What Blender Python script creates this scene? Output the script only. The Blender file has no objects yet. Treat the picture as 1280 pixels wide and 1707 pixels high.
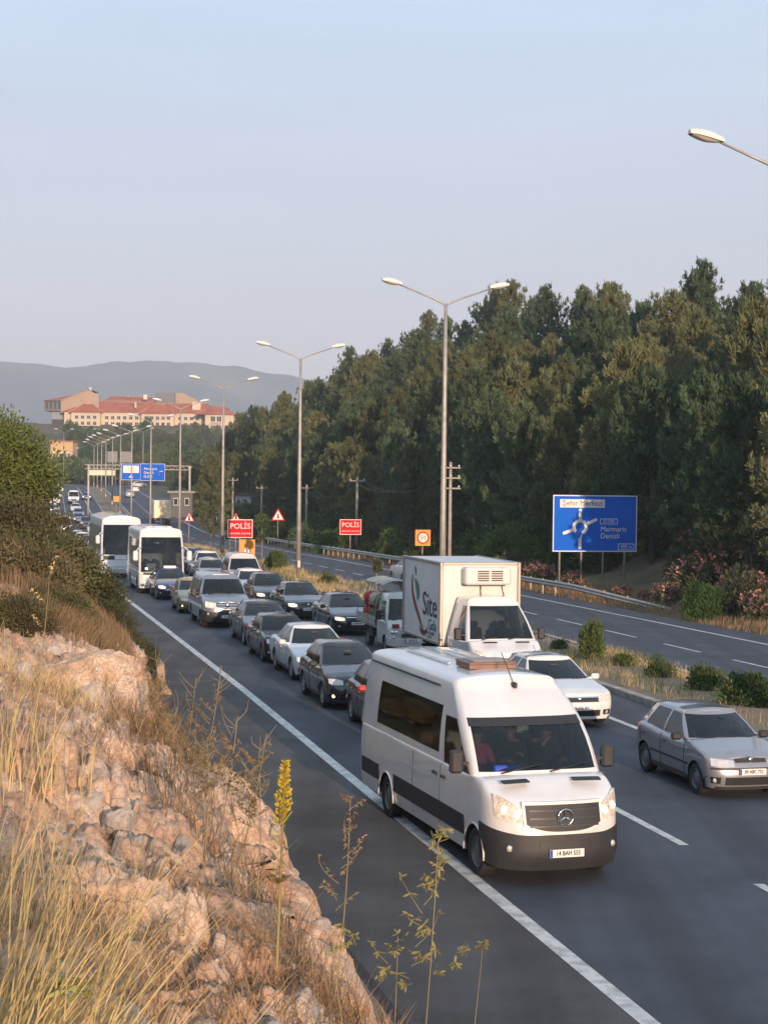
import bpy, bmesh, math, random
import numpy as np
from mathutils import Vector, Matrix
random.seed(7); np.random.seed(7)
SC = bpy.context.scene
COL = SC.collection
PI = math.pi
# ------------------------------------------------------------ camera
EYE = 5.73
cam = bpy.data.cameras.new('camera')
cam.sensor_fit = 'VERTICAL'; cam.sensor_height = 24.0; cam.lens = 24.0 * 2772.0 / 1707.0
cam.clip_start = 0.1; cam.clip_end = 20000
camo = bpy.data.objects.new('camera', cam); COL.objects.link(camo)
PITCH = math.atan((853.5 - 799) / 2772.0); ROLL = math.radians(0.7)
camo.matrix_world = Matrix.Translation((0, 0, EYE)) @ Matrix.Rotation(PI / 2 - PITCH, 4, 'X') @ Matrix.Rotation(ROLL, 4, 'Z')
SC.camera = camo
HAZE = 2.5e-4
# ------------------------------------------------------------ light
SUN_AZ = math.radians(16)      # to the right of straight behind the camera
SUN_EL = math.radians(9.5)
SKY_STRENGTH = 0.115
SUN_STRENGTH = 5.0
sd = Vector((math.sin(SUN_AZ) * math.cos(SUN_EL), -math.cos(SUN_AZ) * math.cos(SUN_EL), math.sin(SUN_EL)))
w = bpy.data.worlds.new('World'); SC.world = w; w.use_nodes = True
nt = w.node_tree; bg = nt.nodes['Background']
sky = nt.nodes.new('ShaderNodeTexSky'); sky.sky_type = 'NISHITA'; sky.sun_disc = False
sky.sun_elevation = SUN_EL; sky.sun_rotation = PI - SUN_AZ
sky.altitude = 300; sky.air_density = 1.0; sky.dust_density = 2.2; sky.ozone_density = 3.0
# dusty evening air: the same soft lavender wash at every azimuth, strongest low down
geo = nt.nodes.new('ShaderNodeTexCoord'); sep = nt.nodes.new('ShaderNodeSeparateXYZ')
nt.links.new(geo.outputs['Generated'], sep.inputs[0])
rmp = nt.nodes.new('ShaderNodeValToRGB'); nt.links.new(sep.outputs['Z'], rmp.inputs[0])
rmp.color_ramp.elements[0].position = 0.0; rmp.color_ramp.elements[0].color = (5.3, 4.42, 4.8, 1)
rmp.color_ramp.elements[1].position = 0.32; rmp.color_ramp.elements[1].color = (4.3, 5.4, 6.7, 1)
e = rmp.color_ramp.elements.new(0.12); e.color = (4.75, 4.6, 5.2, 1)
mixn = nt.nodes.new('ShaderNodeMix'); mixn.data_type = 'RGBA'; mixn.inputs['Factor'].default_value = 0.78
nt.links.new(sky.outputs[0], mixn.inputs['A']); nt.links.new(rmp.outputs[0], mixn.inputs['B'])
nzw = nt.nodes.new('ShaderNodeTexNoise'); mpw = nt.nodes.new('ShaderNodeMapping'); mpw.inputs['Scale'].default_value = (1.6, 1.6, 9.0)
nt.links.new(geo.outputs['Generated'], mpw.inputs['Vector']); nt.links.new(mpw.outputs[0], nzw.inputs['Vector']); nzw.inputs['Scale'].default_value = 2.2; nzw.inputs['Detail'].default_value = 4
mrw = nt.nodes.new('ShaderNodeMapRange'); mrw.inputs['From Min'].default_value = .3; mrw.inputs['From Max'].default_value = .7; mrw.inputs['To Min'].default_value = .965; mrw.inputs['To Max'].default_value = 1.035
nt.links.new(nzw.outputs['Fac'], mrw.inputs[0]); vmw = nt.nodes.new('ShaderNodeVectorMath'); vmw.operation = 'SCALE'
nt.links.new(mixn.outputs['Result'], vmw.inputs[0]); nt.links.new(mrw.outputs[0], vmw.inputs['Scale']); nt.links.new(vmw.outputs[0], bg.inputs['Color'])
bg.inputs['Strength'].default_value = SKY_STRENGTH
sl = bpy.data.lights.new('sun', 'SUN'); sl.energy = SUN_STRENGTH; sl.angle = math.radians(0.6)
sl.color = (1.0, 0.68, 0.45)
so = bpy.data.objects.new('sun', sl); COL.objects.link(so)
so.rotation_euler = (-sd).to_track_quat('-Z', 'Y').to_euler()
SC.view_settings.view_transform = 'Standard'; SC.view_settings.look = 'None'
SC.view_settings.exposure = 0.54; SC.view_settings.gamma = 1.0; SC.view_settings.use_curve_mapping = False
SC.cycles.use_denoising = True
SC.cycles.max_bounces = 6; SC.cycles.transparent_max_bounces = 12; SC.cycles.diffuse_bounces = 3
SC.cycles.volume_bounces = 0; SC.cycles.caustics_reflective = False; SC.cycles.caustics_refractive = False
SC.cycles.sample_clamp_indirect = 4.0

# ------------------------------------------------------------ materials
def lin(r, g, b):
    f = lambda c: ((c / 255 + 0.055) / 1.055) ** 2.4 if c > 10 else c / 255 / 12.92
    return (f(r), f(g), f(b))
MATS = {}
def mat(name, col, rough=0.6, metal=0.0, var=0.0, scale=5.0, bump=0.0, bscale=None, emit=None, estr=0.0,
        coat=0.0, col2=None, detail=6.0, rnd=0.0, spec=None, thr=(0.35, 0.65), coord='Object', trans=0.0):
    if name in MATS: return MATS[name]
    m = bpy.data.materials.new(name); m.use_nodes = True; MATS[name] = m
    n = m.node_tree.nodes; l = m.node_tree.links; p = n['Principled BSDF']
    p.inputs['Base Color'].default_value = (*col, 1); p.inputs['Roughness'].default_value = rough
    p.inputs['Metallic'].default_value = metal; p.inputs['Coat Weight'].default_value = coat
    p.inputs['Coat Roughness'].default_value = 0.05
    if spec is not None: p.inputs['Specular IOR Level'].default_value = spec
    if emit: p.inputs['Emission Color'].default_value = (*emit, 1); p.inputs['Emission Strength'].default_value = estr
    tc = n.new('ShaderNodeTexCoord')
    src = None
    if col2 is not None or var > 0:
        nz = n.new('ShaderNodeTexNoise'); nz.inputs['Scale'].default_value = scale; nz.inputs['Detail'].default_value = detail
        nz.inputs['Roughness'].default_value = 0.62
        l.new(tc.outputs[coord], nz.inputs['Vector'])
        r = n.new('ShaderNodeValToRGB'); l.new(nz.outputs['Fac'], r.inputs[0])
        r.color_ramp.elements[0].position = thr[0]; r.color_ramp.elements[1].position = thr[1]
        c2 = col2 if col2 is not None else tuple(min(1, c * (1 + var)) for c in col)
        c1 = col if col2 is not None else tuple(c * (1 - var) for c in col)
        r.color_ramp.elements[0].color = (*c1, 1); r.color_ramp.elements[1].color = (*c2, 1)
        src = r.outputs[0]; l.new(src, p.inputs['Base Color'])
    if rnd > 0:
        oi = n.new('ShaderNodeObjectInfo'); hs = n.new('ShaderNodeHueSaturation')
        mr = n.new('ShaderNodeMapRange'); l.new(oi.outputs['Random'], mr.inputs[0])
        mr.inputs['To Min'].default_value = 1 - rnd; mr.inputs['To Max'].default_value = 1 + rnd
        l.new(mr.outputs[0], hs.inputs['Value'])
        mr2 = n.new('ShaderNodeMapRange'); l.new(oi.outputs['Random'], mr2.inputs[0])
        mr2.inputs['To Min'].default_value = 0.5 + rnd * 0.06; mr2.inputs['To Max'].default_value = 0.5 - rnd * 0.06
        l.new(mr2.outputs[0], hs.inputs['Hue'])
        if src: l.new(src, hs.inputs['Color'])
        else: hs.inputs['Color'].default_value = (*col, 1)
        l.new(hs.outputs[0], p.inputs['Base Color'])
    if bump > 0:
        nb = n.new('ShaderNodeTexNoise'); nb.inputs['Scale'].default_value = bscale or scale * 4; nb.inputs['Detail'].default_value = 8
        l.new(tc.outputs[coord], nb.inputs['Vector'])
        b = n.new('ShaderNodeBump'); b.inputs['Strength'].default_value = bump; b.inputs['Distance'].default_value = 0.02
        l.new(nb.outputs['Fac'], b.inputs['Height']); l.new(b.outputs[0], p.inputs['Normal'])
    if trans > 0:
        out = n['Material Output']; tr = n.new('ShaderNodeBsdfTranslucent'); mx = n.new('ShaderNodeMixShader')
        mx.inputs[0].default_value = trans
        cs = p.inputs['Base Color'].links
        if cs: l.new(cs[0].from_socket, tr.inputs['Color'])
        else: tr.inputs['Color'].default_value = (*col, 1)
        l.new(p.outputs[0], mx.inputs[1]); l.new(tr.outputs[0], mx.inputs[2]); l.new(mx.outputs[0], out.inputs['Surface'])
    return m
def glass(name, tint, gloss=1.0, ior=1.52):
    if name in MATS: return MATS[name]
    m = bpy.data.materials.new(name); m.use_nodes = True; MATS[name] = m
    n = m.node_tree.nodes; l = m.node_tree.links
    for x in list(n):
        if x.type == 'BSDF_PRINCIPLED': n.remove(x)
    out = n['Material Output']; t = n.new('ShaderNodeBsdfTransparent'); t.inputs[0].default_value = (*tint, 1)
    g = n.new('ShaderNodeBsdfGlossy'); g.inputs['Roughness'].default_value = 0.03; g.inputs['Color'].default_value = (1, 1, 1, 1)
    f = n.new('ShaderNodeFresnel'); f.inputs['IOR'].default_value = ior
    mx = n.new('ShaderNodeMixShader'); l.new(f.outputs[0], mx.inputs[0]); l.new(t.outputs[0], mx.inputs[1]); l.new(g.outputs[0], mx.inputs[2])
    l.new(mx.outputs[0], out.inputs['Surface'])
    return m
def paint(name, rgb, metal=0.0, rough=0.32):
    return mat('paint_' + name, rgb, rough, metal, var=0.06, scale=1.3, coat=0.9, bump=0.0)

M_RUB = mat('rubber', (0.018, 0.018, 0.02), 0.85, var=0.25, scale=9)
M_TRIM = mat('black_trim', (0.022, 0.023, 0.026), 0.55, var=0.15, scale=4)
M_BUMP = mat('grey_plastic', (0.027, 0.029, 0.034), 0.6, var=0.2, scale=3, bump=0.05)
M_CHROME = mat('chrome', (0.75, 0.76, 0.78), 0.12, 1.0)
M_ALLOY = mat('alloy', (0.42, 0.43, 0.45), 0.35, 0.7, var=0.2, scale=6)
M_STEELRIM = mat('steel_rim', (0.16, 0.165, 0.17), 0.45, 0.4, var=0.2, scale=6)
M_GLASS = glass('car_glass', (0.27, 0.32, 0.35))
M_GLASSD = glass('dark_glass', (0.06, 0.06, 0.065), ior=1.95)
M_LENS = mat('lamp_lens', (0.55, 0.56, 0.58), 0.08, 0.25, var=0.15, scale=12, coat=1.0)
M_LENSW = mat('lamp_lens_lit', (0.7, 0.68, 0.6), 0.15, emit=(1.0, 0.84, 0.6), estr=.55, coat=1.0, var=.3, scale=22)
M_LENSL = mat('lamp_lens_dim', (0.6, 0.55, 0.5), 0.12, .2, emit=(1.0, 0.72, 0.42), estr=.12, coat=1.0, var=.4, scale=22)
M_BULB = mat('bulb_lit', (1, 1, 1), 0.3, emit=(1.0, 0.88, 0.66), estr=5.0)
M_BULBO = mat('bulb_warm', (1, 1, 1), 0.3, emit=(1.0, 0.62, 0.28), estr=3.0)
M_RED = mat('tail_lens', (0.35, 0.012, 0.015), 0.15, coat=1.0)
M_INT = mat('car_interior', (0.045, 0.045, 0.05), 0.8, var=0.2, scale=6)
M_SEAT = mat('seat_cloth', (0.06, 0.06, 0.07), 0.9, var=0.25, scale=12)
M_PLATE = mat('plate_white', (0.72, 0.73, 0.74), 0.4, var=0.05, scale=9)
M_PBLUE = mat('plate_blue', (0.02, 0.07, 0.35), 0.4)
M_INK = mat('black_print', (0.012, 0.012, 0.014), 0.5)

# ------------------------------------------------------------ mesh helpers
class MB:
    def __init__(s): s.v = []; s.f = []; s.sm = []
    def add(s, vs, fs, smooth=False):
        o = len(s.v); s.v.extend([tuple(map(float, p)) for p in vs]); s.f.extend([tuple(i + o for i in f) for f in fs]); s.sm.extend([smooth] * len(fs)); return s
    def box(s, c, d, rz=0.0, taper=1.0, ry=0.0, bev=0.0):
        cx, cy, cz = c; hx, hy, hz = d[0] / 2, d[1] / 2, d[2] / 2
        if bev > 0:
            b = min(bev, hx * .9, hy * .9, hz * .9); P = []
            # octagonal-ish bevelled box: 24 vertices
            idx = {}
            for sx in (-1, 1):
                for sy in (-1, 1):
                    for sz in (-1, 1):
                        for k in range(3):
                            q = [sx * (hx - (b if k != 0 else 0)), sy * (hy - (b if k != 1 else 0)), sz * (hz - (b if k != 2 else 0))]
                            if sz > 0: q[0] *= taper; q[1] *= taper
                            idx[(sx, sy, sz, k)] = len(P); P.append(q)
            F = []
            I = lambda a, b_, c_, k: idx[(a, b_, c_, k)]
            for sg in (-1, 1):
                F.append((I(sg, -1, -1, 0), I(sg, 1, -1, 0), I(sg, 1, 1, 0), I(sg, -1, 1, 0)))
                F.append((I(-1, sg, -1, 1), I(1, sg, -1, 1), I(1, sg, 1, 1), I(-1, sg, 1, 1)))
                F.append((I(-1, -1, sg, 2), I(1, -1, sg, 2), I(1, 1, sg, 2), I(-1, 1, sg, 2)))
                for t in (-1, 1):
                    F.append((I(sg, t, -1, 0), I(sg, t, 1, 0), I(sg, t, 1, 1), I(sg, t, -1, 1)))
                    F.append((I(sg, -1, t, 0), I(sg, 1, t, 0), I(sg, 1, t, 2), I(sg, -1, t, 2)))
                    F.append((I(-1, sg, t, 1), I(1, sg, t, 1), I(1, sg, t, 2), I(-1, sg, t, 2)))
                    for u in (-1, 1): F.append((I(sg, t, u, 0), I(sg, t, u, 1), I(sg, t, u, 2)))
        else:
            P = [[x * hx * (taper if z > 0 else 1), y * hy * (taper if z > 0 else 1), z * hz] for z in (-1, 1) for (x, y) in ((-1, -1), (1, -1), (1, 1), (-1, 1))]
            F = [(0, 3, 2, 1), (4, 5, 6, 7), (0, 1, 5, 4), (1, 2, 6, 5), (2, 3, 7, 6), (3, 0, 4, 7)]
        ca, sa = math.cos(rz), math.sin(rz); cb, sb = math.cos(ry), math.sin(ry); V = []
        for x, y, z in P:
            x, z = x * cb + z * sb, -x * sb + z * cb
            V.append((cx + x * ca - y * sa, cy + x * sa + y * ca, cz + z))
        return s.add(V, F)
    def tube(s, pts, r, n=8, caps=True, smooth=True):
        pts = [Vector(p) for p in pts]; rs = r if isinstance(r, (list, tuple)) else [r] * len(pts)
        V = []; F = []
        up = Vector((0, 0, 1))
        for i, p in enumerate(pts):
            t = (pts[min(i + 1, len(pts) - 1)] - pts[max(i - 1, 0)]); t = t.normalized() if t.length > 1e-9 else up
            a = t.cross(up if abs(t.z) < 0.95 else Vector((1, 0, 0))).normalized(); b = t.cross(a)
            for k in range(n):
                th = 2 * PI * k / n; V.append(p + (a * math.cos(th) + b * math.sin(th)) * rs[i])
        for i in range(len(pts) - 1):
            for k in range(n): F.append((i * n + k, i * n + (k + 1) % n, (i + 1) * n + (k + 1) % n, (i + 1) * n + k))
        s.add(V, F, smooth)
        if caps:
            o = len(s.v) - len(V); s.f.append(tuple(o + k for k in range(n))); s.f.append(tuple(o + (len(pts) - 1) * n + k for k in range(n))); s.sm += [False, False]
        return s
    def lathe(s, prof, c=(0, 0, 0), axis='Z', n=20, smooth=True, close=False):
        V = []; F = []
        for (r, h) in prof:
            for k in range(n):
                t = 2 * PI * k / n; a, b = r * math.cos(t), r * math.sin(t)
                q = (a, b, h) if axis == 'Z' else ((a, h, b) if axis == 'Y' else (h, a, b))
                V.append((c[0] + q[0], c[1] + q[1], c[2] + q[2]))
        for i in range(len(prof) - 1):
            for k in range(n): F.append((i * n + k, i * n + (k + 1) % n, (i + 1) * n + (k + 1) % n, (i + 1) * n + k))
        return s.add(V, F, smooth)
    def grid(s, G, smooth=True, flip=False):
        R = len(G); C_ = len(G[0]); V = [p for row in G for p in row]; F = []
        for i in range(R - 1):
            for j in range(C_ - 1):
                q = (i * C_ + j, i * C_ + j + 1, (i + 1) * C_ + j + 1, (i + 1) * C_ + j)
                F.append(q[::-1] if flip else q)
        return s.add(V, F, smooth)
    def prism(s, poly, y0, y1, axis='Y'):
        n = len(poly); V = []
        for t in (y0, y1):
            for a, b in poly: V.append((a, t, b) if axis == 'Y' else ((a, b, t) if axis == 'Z' else (t, a, b)))
        F = [tuple(range(n)), tuple(range(2 * n - 1, n - 1, -1))] + [(i, (i + 1) % n, (i + 1) % n + n, i + n) for i in range(n)]
        return s.add(V, F)
    def build(s, name, m, parent=None, kind=None, weld=False, loc=None, fixn=True):
        me = bpy.data.meshes.new(name); me.from_pydata(s.v, [], s.f)
        me.polygons.foreach_set('use_smooth', s.sm)
        if weld or fixn:
            bm = bmesh.new(); bm.from_mesh(me)
            if weld: bmesh.ops.remove_doubles(bm, verts=bm.verts, dist=0.0008)
            if fixn: bmesh.ops.recalc_face_normals(bm, faces=bm.faces)
            bm.to_mesh(me); bm.free()
        me.materials.append(m)
        o = bpy.data.objects.new(name, me); COL.objects.link(o)
        if parent is not None: o.parent = parent
        if kind: o['kind'] = kind
        if loc is not None: o.location = loc
        return o
def np_mesh(name, V, F, m, parent=None, kind=None, smooth=False):
    me = bpy.data.meshes.new(name); V = np.asarray(V, dtype=np.float32); F = np.asarray(F, dtype=np.int32)
    k = F.shape[1]
    me.vertices.add(len(V)); me.vertices.foreach_set('co', V.ravel())
    me.loops.add(F.size); me.loops.foreach_set('vertex_index', F.ravel())
    me.polygons.add(len(F)); me.polygons.foreach_set('loop_start', np.arange(0, F.size, k, dtype=np.int32))
    me.polygons.foreach_set('use_smooth', np.full(len(F), smooth)); me.update(calc_edges=True)
    if m is not None: me.materials.append(m)
    o = bpy.data.objects.new(name, me); COL.objects.link(o)
    if parent is not None: o.parent = parent
    if kind: o['kind'] = kind
    return o
def empty(name, loc=(0, 0, 0), rz=0.0, label=None, cat=None, group=None):
    o = bpy.data.objects.new(name, None); COL.objects.link(o); o.location = loc; o.rotation_euler = (0, 0, rz)
    tag(o, label, cat, group); return o
def tag(o, label=None, cat=None, group=None):
    if label: o['label'] = label
    if cat: o['category'] = cat
    if group: o['group'] = group
    return o
def kids(o): return [c for c in ALLCH.get(o.name, [])]
ALLCH = {}
def clone(o, parent=None, **kw):
    c = o.copy(); COL.objects.link(c)
    if parent is not None:
        c.parent = parent
    for ch in [x for x in o.children]: clone(ch, c)
    return c
def text(name, s, size, m, parent, loc, rot, align='CENTER', ext=0.002, sx=1.0, bold=0.0, kind=None):
    cu = bpy.data.curves.new(name, 'FONT'); cu.body = s; cu.size = size; cu.align_x = align; cu.align_y = 'CENTER'
    cu.extrude = ext; cu.offset = bold; cu.resolution_u = 3
    t = bpy.data.objects.new(name + '_tmp', cu); COL.objects.link(t)
    dg = bpy.context.evaluated_depsgraph_get(); me = bpy.data.meshes.new_from_object(t.evaluated_get(dg))
    bpy.data.objects.remove(t); me.materials.clear(); me.materials.append(m); me.name = name
    o = bpy.data.objects.new(name, me); COL.objects.link(o); o.parent = parent
    o.location = loc; o.rotation_euler = rot; o.scale = (sx, 1, 1)
    return o

# ------------------------------------------------------------ noise (numpy)
def _hash(ix, iy, seed=0):
    h = (ix.astype(np.int64) * 374761393 + iy.astype(np.int64) * 668265263 + seed * 1442695041) & 0xffffffff
    h = ((h ^ (h >> 13)) * 1274126177) & 0xffffffff
    return ((h ^ (h >> 16)) & 0xffff) / 65535.0
def vnoise(x, y, seed=0):
    ix, iy = np.floor(x), np.floor(y); fx, fy = x - ix, y - iy
    fx = fx * fx * (3 - 2 * fx); fy = fy * fy * (3 - 2 * fy)
    a, b = _hash(ix, iy, seed), _hash(ix + 1, iy, seed); c, d = _hash(ix, iy + 1, seed), _hash(ix + 1, iy + 1, seed)
    return (a * (1 - fx) + b * fx) * (1 - fy) + (c * (1 - fx) + d * fx) * fy
def fbm(x, y, o=4, seed=0):
    s = 0; a = 0.5
    for i in range(o): s = s + a * (vnoise(x, y, seed + i * 7) - 0.5); x = x * 2.03 + 3.1; y = y * 2.03 + 1.7; a *= 0.5
    return s * 2
def worley(x, y, seed=0):
    ix, iy = np.floor(x), np.floor(y); d1 = np.full(np.shape(x), 9.0); d2 = np.full(np.shape(x), 9.0); idv = np.zeros(np.shape(x))
    for i in (-1, 0, 1):
        for j in (-1, 0, 1):
            cx, cy = ix + i, iy + j
            px = cx + _hash(cx, cy, seed); py = cy + _hash(cx, cy, seed + 5)
            d = np.hypot(x - px, y - py); nid = _hash(cx, cy, seed + 9)
            nw = d < d1; d2 = np.where(nw, d1, np.minimum(d2, d)); idv = np.where(nw, nid, idv); d1 = np.where(nw, d, d1)
    return d1, d2, idv

# ------------------------------------------------------------ the lie of the land
HY = [-60, 45, 69, 100, 131, 162, 193, 224, 255, 300, 340, 380, 420, 500, 560, 3000]
HH = [5.73, 5.73, 5.9, 6.15, 6.5, 6.95, 7.3, 7.25, 6.6, 5.2, 4.1, 3.4, 2.9, 2.3, 1.4, 1.0]
def zr(Y): return EYE - np.interp(Y, HY, HH)
K = 0.242
def bend(Y):
    t = np.clip(np.asarray(Y, float) - 140, 0, None)
    return np.where(t < 140, 0.042 * t * t / 280, 0.042 * 70 + 0.042 * (t - 140))
def XC(c, Y): return c - K * Y + bend(Y)
def slope(Y): return -K + 0.042 * min(max(Y - 140, 0), 140) / 140.0
def P(c, Y, dz=0.0): return Vector((float(XC(c, Y)), Y, float(zr(Y)) + dz))
def heading(Y): return math.atan(-slope(Y))
def far_rise(X, Y):
    a = np.clip((Y - 440) / 260, 0, 1); a = a ** 2.6 * (1 - .0 * a)
    return a * 23.0
HLC = [-80, -30, -6, -2, 0, 1.1, 1.75, 2.2, 2.7, 3.1, 4.2, 4.6]
HLZ = [9.0, 7.0, 5.0, 4.15, 3.75, 3.25, 2.75, 1.75, 0.65, 0.22, 0.03, -0.03]
def left_hill(c, Y):
    c = np.asarray(c, float); Y = np.asarray(Y, float)
    near = np.clip((45 - Y) / 20, 0, 1)
    cc = c + near * (0.75 * fbm(Y * 0.23 + 4, c * 0.2, 3, 11)) * np.clip((4.4 - c) / 1.5, 0, 1)
    z = np.interp(cc - .40 * np.clip((Y - 6.5) / 2.0, 0, 1), HLC, HLZ)
    fade = np.interp(Y, [-60, 62, 110, 200, 400], [1, 1, 0.55, 0.22, 0.1])
    return z * fade
def ground_z(c, Y):
    c = np.asarray(c, float); Y = np.asarray(Y, float)
    base = zr(Y)
    right = np.interp(c, [30.9, 33, 36, 75, 140, 400], [0, 0.05, 0.7, 16.0, 24.0, 28.0]) * np.interp(Y, [0, 292, 350, 460], [1, 1, 0.3, 0.0]) * np.interp(c, [30, 31], [0, 1])
    right = right * np.interp(Y, [60, 95, 130, 170, 230], [1.12, .90, 1.02, 1.22, 1.6])
    left = np.where(c < 4.7, left_hill(c, Y), 0)
    return base + right + left + far_rise(c, Y)

# ------------------------------------------------------------ ground, roads, kerbs
M_ASPH = mat('asphalt', (0.047, 0.056, 0.074), 0.82, var=0.22, scale=0.55, bump=0.35, bscale=60, detail=9)
def asphalt_detail(m, paths=True):
    n = m.node_tree.nodes; l = m.node_tree.links; p = n['Principled BSDF']
    src = p.inputs['Base Color'].links[0].from_socket
    tc = n.new('ShaderNodeTexCoord')
    n1 = n.new('ShaderNodeTexNoise'); n1.inputs['Scale'].default_value = 38; n1.inputs['Detail'].default_value = 4
    l.new(tc.outputs['Object'], n1.inputs['Vector'])
    mr = n.new('ShaderNodeMapRange'); mr.inputs['To Min'].default_value = 0.72; mr.inputs['To Max'].default_value = 1.3
    l.new(n1.outputs['Fac'], mr.inputs[0])
    # stretched streaks along the road (tyre polish and oil), road runs along (-K, 1)
    mp = n.new('ShaderNodeMapping'); mp.inputs['Rotation'].default_value = (0, 0, math.atan(-K)); mp.inputs['Scale'].default_value = (1.3, 0.035, 1)
    mp.vector_type = 'TEXTURE' if False else 'POINT'
    l.new(tc.outputs['Object'], mp.inputs['Vector'])
    n2 = n.new('ShaderNodeTexNoise'); n2.inputs['Scale'].default_value = 1.0; n2.inputs['Detail'].default_value = 5
    l.new(mp.outputs[0], n2.inputs['Vector'])
    mr2 = n.new('ShaderNodeMapRange'); mr2.inputs['From Min'].default_value = 0.3; mr2.inputs['From Max'].default_value = 0.7
    mr2.inputs['To Min'].default_value = 0.70; mr2.inputs['To Max'].default_value = 1.30
    l.new(n2.outputs['Fac'], mr2.inputs[0])
    mm = n.new('ShaderNodeMath'); mm.operation = 'MULTIPLY'; l.new(mr.outputs[0], mm.inputs[0]); l.new(mr2.outputs[0], mm.inputs[1])
    hs = n.new('ShaderNodeVectorMath'); hs.operation = 'SCALE'; l.new(src, hs.inputs[0]); l.new(mm.outputs[0], hs.inputs['Scale'])
    l.new(hs.outputs[0], p.inputs['Base Color'])
asphalt_detail(M_ASPH)
M_MARK = mat('road_paint', (0.36, 0.36, 0.355), 0.6, col2=(0.62, 0.62, 0.60), scale=3.5, detail=12, thr=(0.38, 0.56))
M_CONC = mat('concrete', (0.30, 0.285, 0.26), 0.85, var=0.25, scale=2.5, bump=0.4, bscale=30)
M_CONCD = mat('old_concrete', (0.17, 0.155, 0.135), 0.9, var=0.3, scale=2.5, bump=0.4, bscale=30)
M_KERBW = mat('kerb_paint', (0.42, 0.41, 0.39), 0.8, col2=(0.22, 0.21, 0.2), scale=1.6, detail=9)
M_TAR = mat('bitumen', (0.012, 0.012, 0.013), 0.7)
M_SOIL = mat('dry_soil', (0.17, 0.12, 0.08), 0.95, col2=(0.26, 0.2, 0.13), scale=1.2, bump=0.6, bscale=25)
M_GRASSG = mat('scrub_ground', (0.045, 0.05, 0.022), 0.95, col2=(0.15, 0.12, 0.065), scale=0.12, bump=0.5, bscale=3, detail=9)

YS = np.concatenate([np.arange(-30, 140, 5.0), np.arange(140, 421, 8.0)])
def ribbon(name, c0, c1, m, dz=0.0, y0=-30, y1=418, kind='structure', Ys=None, parent=None):
    if Ys is None: Ys = np.concatenate([[y0], YS[(YS > y0 + .5) & (YS < y1 - .5)], [y1]])
    V = []; F = []
    for i, y in enumerate(Ys):
        for c in (c0, c1): V.append(tuple(P(c, y, dz)))
    for i in range(len(Ys) - 1): F.append((2 * i, 2 * i + 1, 2 * i + 3, 2 * i + 2))
    return np_mesh(name, V, F, m, parent, kind)
def sweep(name, prof, m, y0, y1, kind='structure', parent=None, step=5.0, off=None):
    """profile [(c, dz)] carried along the road"""
    Ys = np.arange(y0, y1 + .01, step); mb = MB(); G = []
    for y in Ys: G.append([tuple(P(c, y, dz)) for c, dz in prof])
    mb.grid(G, smooth=False); n = len(prof)
    mb.add(G[0], [tuple(range(n))]); mb.add(G[-1], [tuple(range(n))])
    return mb.build(name, m, parent, kind)
ribbon('road', 4.5, 17.2, M_ASPH)
ribbon('road', 21.05, 30.3, M_ASPH)
M_SHO = mat('shoulder_asphalt', (0.062, 0.061, 0.062), 0.88, var=0.25, scale=0.7, bump=0.4, bscale=55, detail=9); asphalt_detail(M_SHO)
ribbon('shoulder', 4.52, 7.1, M_SHO, 0.004)
ribbon('road_markings', 7.0, 7.22, M_MARK, 0.009)
ribbon('road_markings', 15.22, 15.40, M_MARK, 0.005)
ribbon('road_markings', 28.5, 28.68, M_MARK, 0.005)
ribbon('road_markings', 21.45, 21.6, M_MARK, 0.005)
def dashes(c, ph, y1=380, w=0.14, per=5.6, d=3.1, y0=-10):
    V = []; F = []; y = ph
    while y - per > y0: y -= per
    while y < y1:
        o = len(V); V += [tuple(P(c - w / 2, y, .005)), tuple(P(c + w / 2, y, .005)), tuple(P(c + w / 2, y + d, .005)), tuple(P(c - w / 2, y + d, .005))]
        F.append((o, o + 1, o + 2, o + 3)); y += per
    return np_mesh('road_markings', V, F, M_MARK, None, 'structure')
dashes(11.15, 26.2, w=0.16); dashes(24.75, 57.1)
sweep('kerb', [(17.15, -0.1), (17.15, 0.14), (17.18, 0.17), (17.4, 0.17), (17.4, -0.1)], M_CONC, 70, 410)
kb = sweep('kerb', [(17.17, -0.1), (17.17, 0.12), (17.38, 0.12), (17.38, -0.1)], M_CONCD, -30, 70)
km = MB().box((0, 0, .02), (.24, .965, .30), bev=.02).build('kerb_stone', M_CONC, kb); ksd = [km]
for i, y in enumerate(np.arange(18, 69.5, 1.0)):
    o = km if i == 0 else km.copy()
    if i: COL.objects.link(o)
    q = P(17.27, y + .5, random.uniform(-.006, .006)); o.location = q; o.rotation_euler = (random.uniform(-.006, .006), 0, heading(y) + random.uniform(-.008, .008))
sweep('kerb', [(20.85, -0.1), (20.85, 0.17), (21.07, 0.17), (21.1, 0.14), (21.1, -0.1)], M_KERBW, -30, 410)
sweep('gutter', [(4.1, -0.12), (4.1, 0.05), (4.36, 0.035), (4.36, -0.12)], M_CONCD, -20, 250)
sweep('gutter', [(4.36, -0.12), (4.36, 0.0), (4.52, 0.009), (4.52, -0.12)], M_TAR, -20, 250)
# a branch road and the forecourt by the roundabout
ribbon('branch_road', 30.6, 39.0, mat('pale_asphalt', (0.085, 0.085, 0.09), 0.85, var=0.2, scale=0.4), -0.01, 188, 300)
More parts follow.
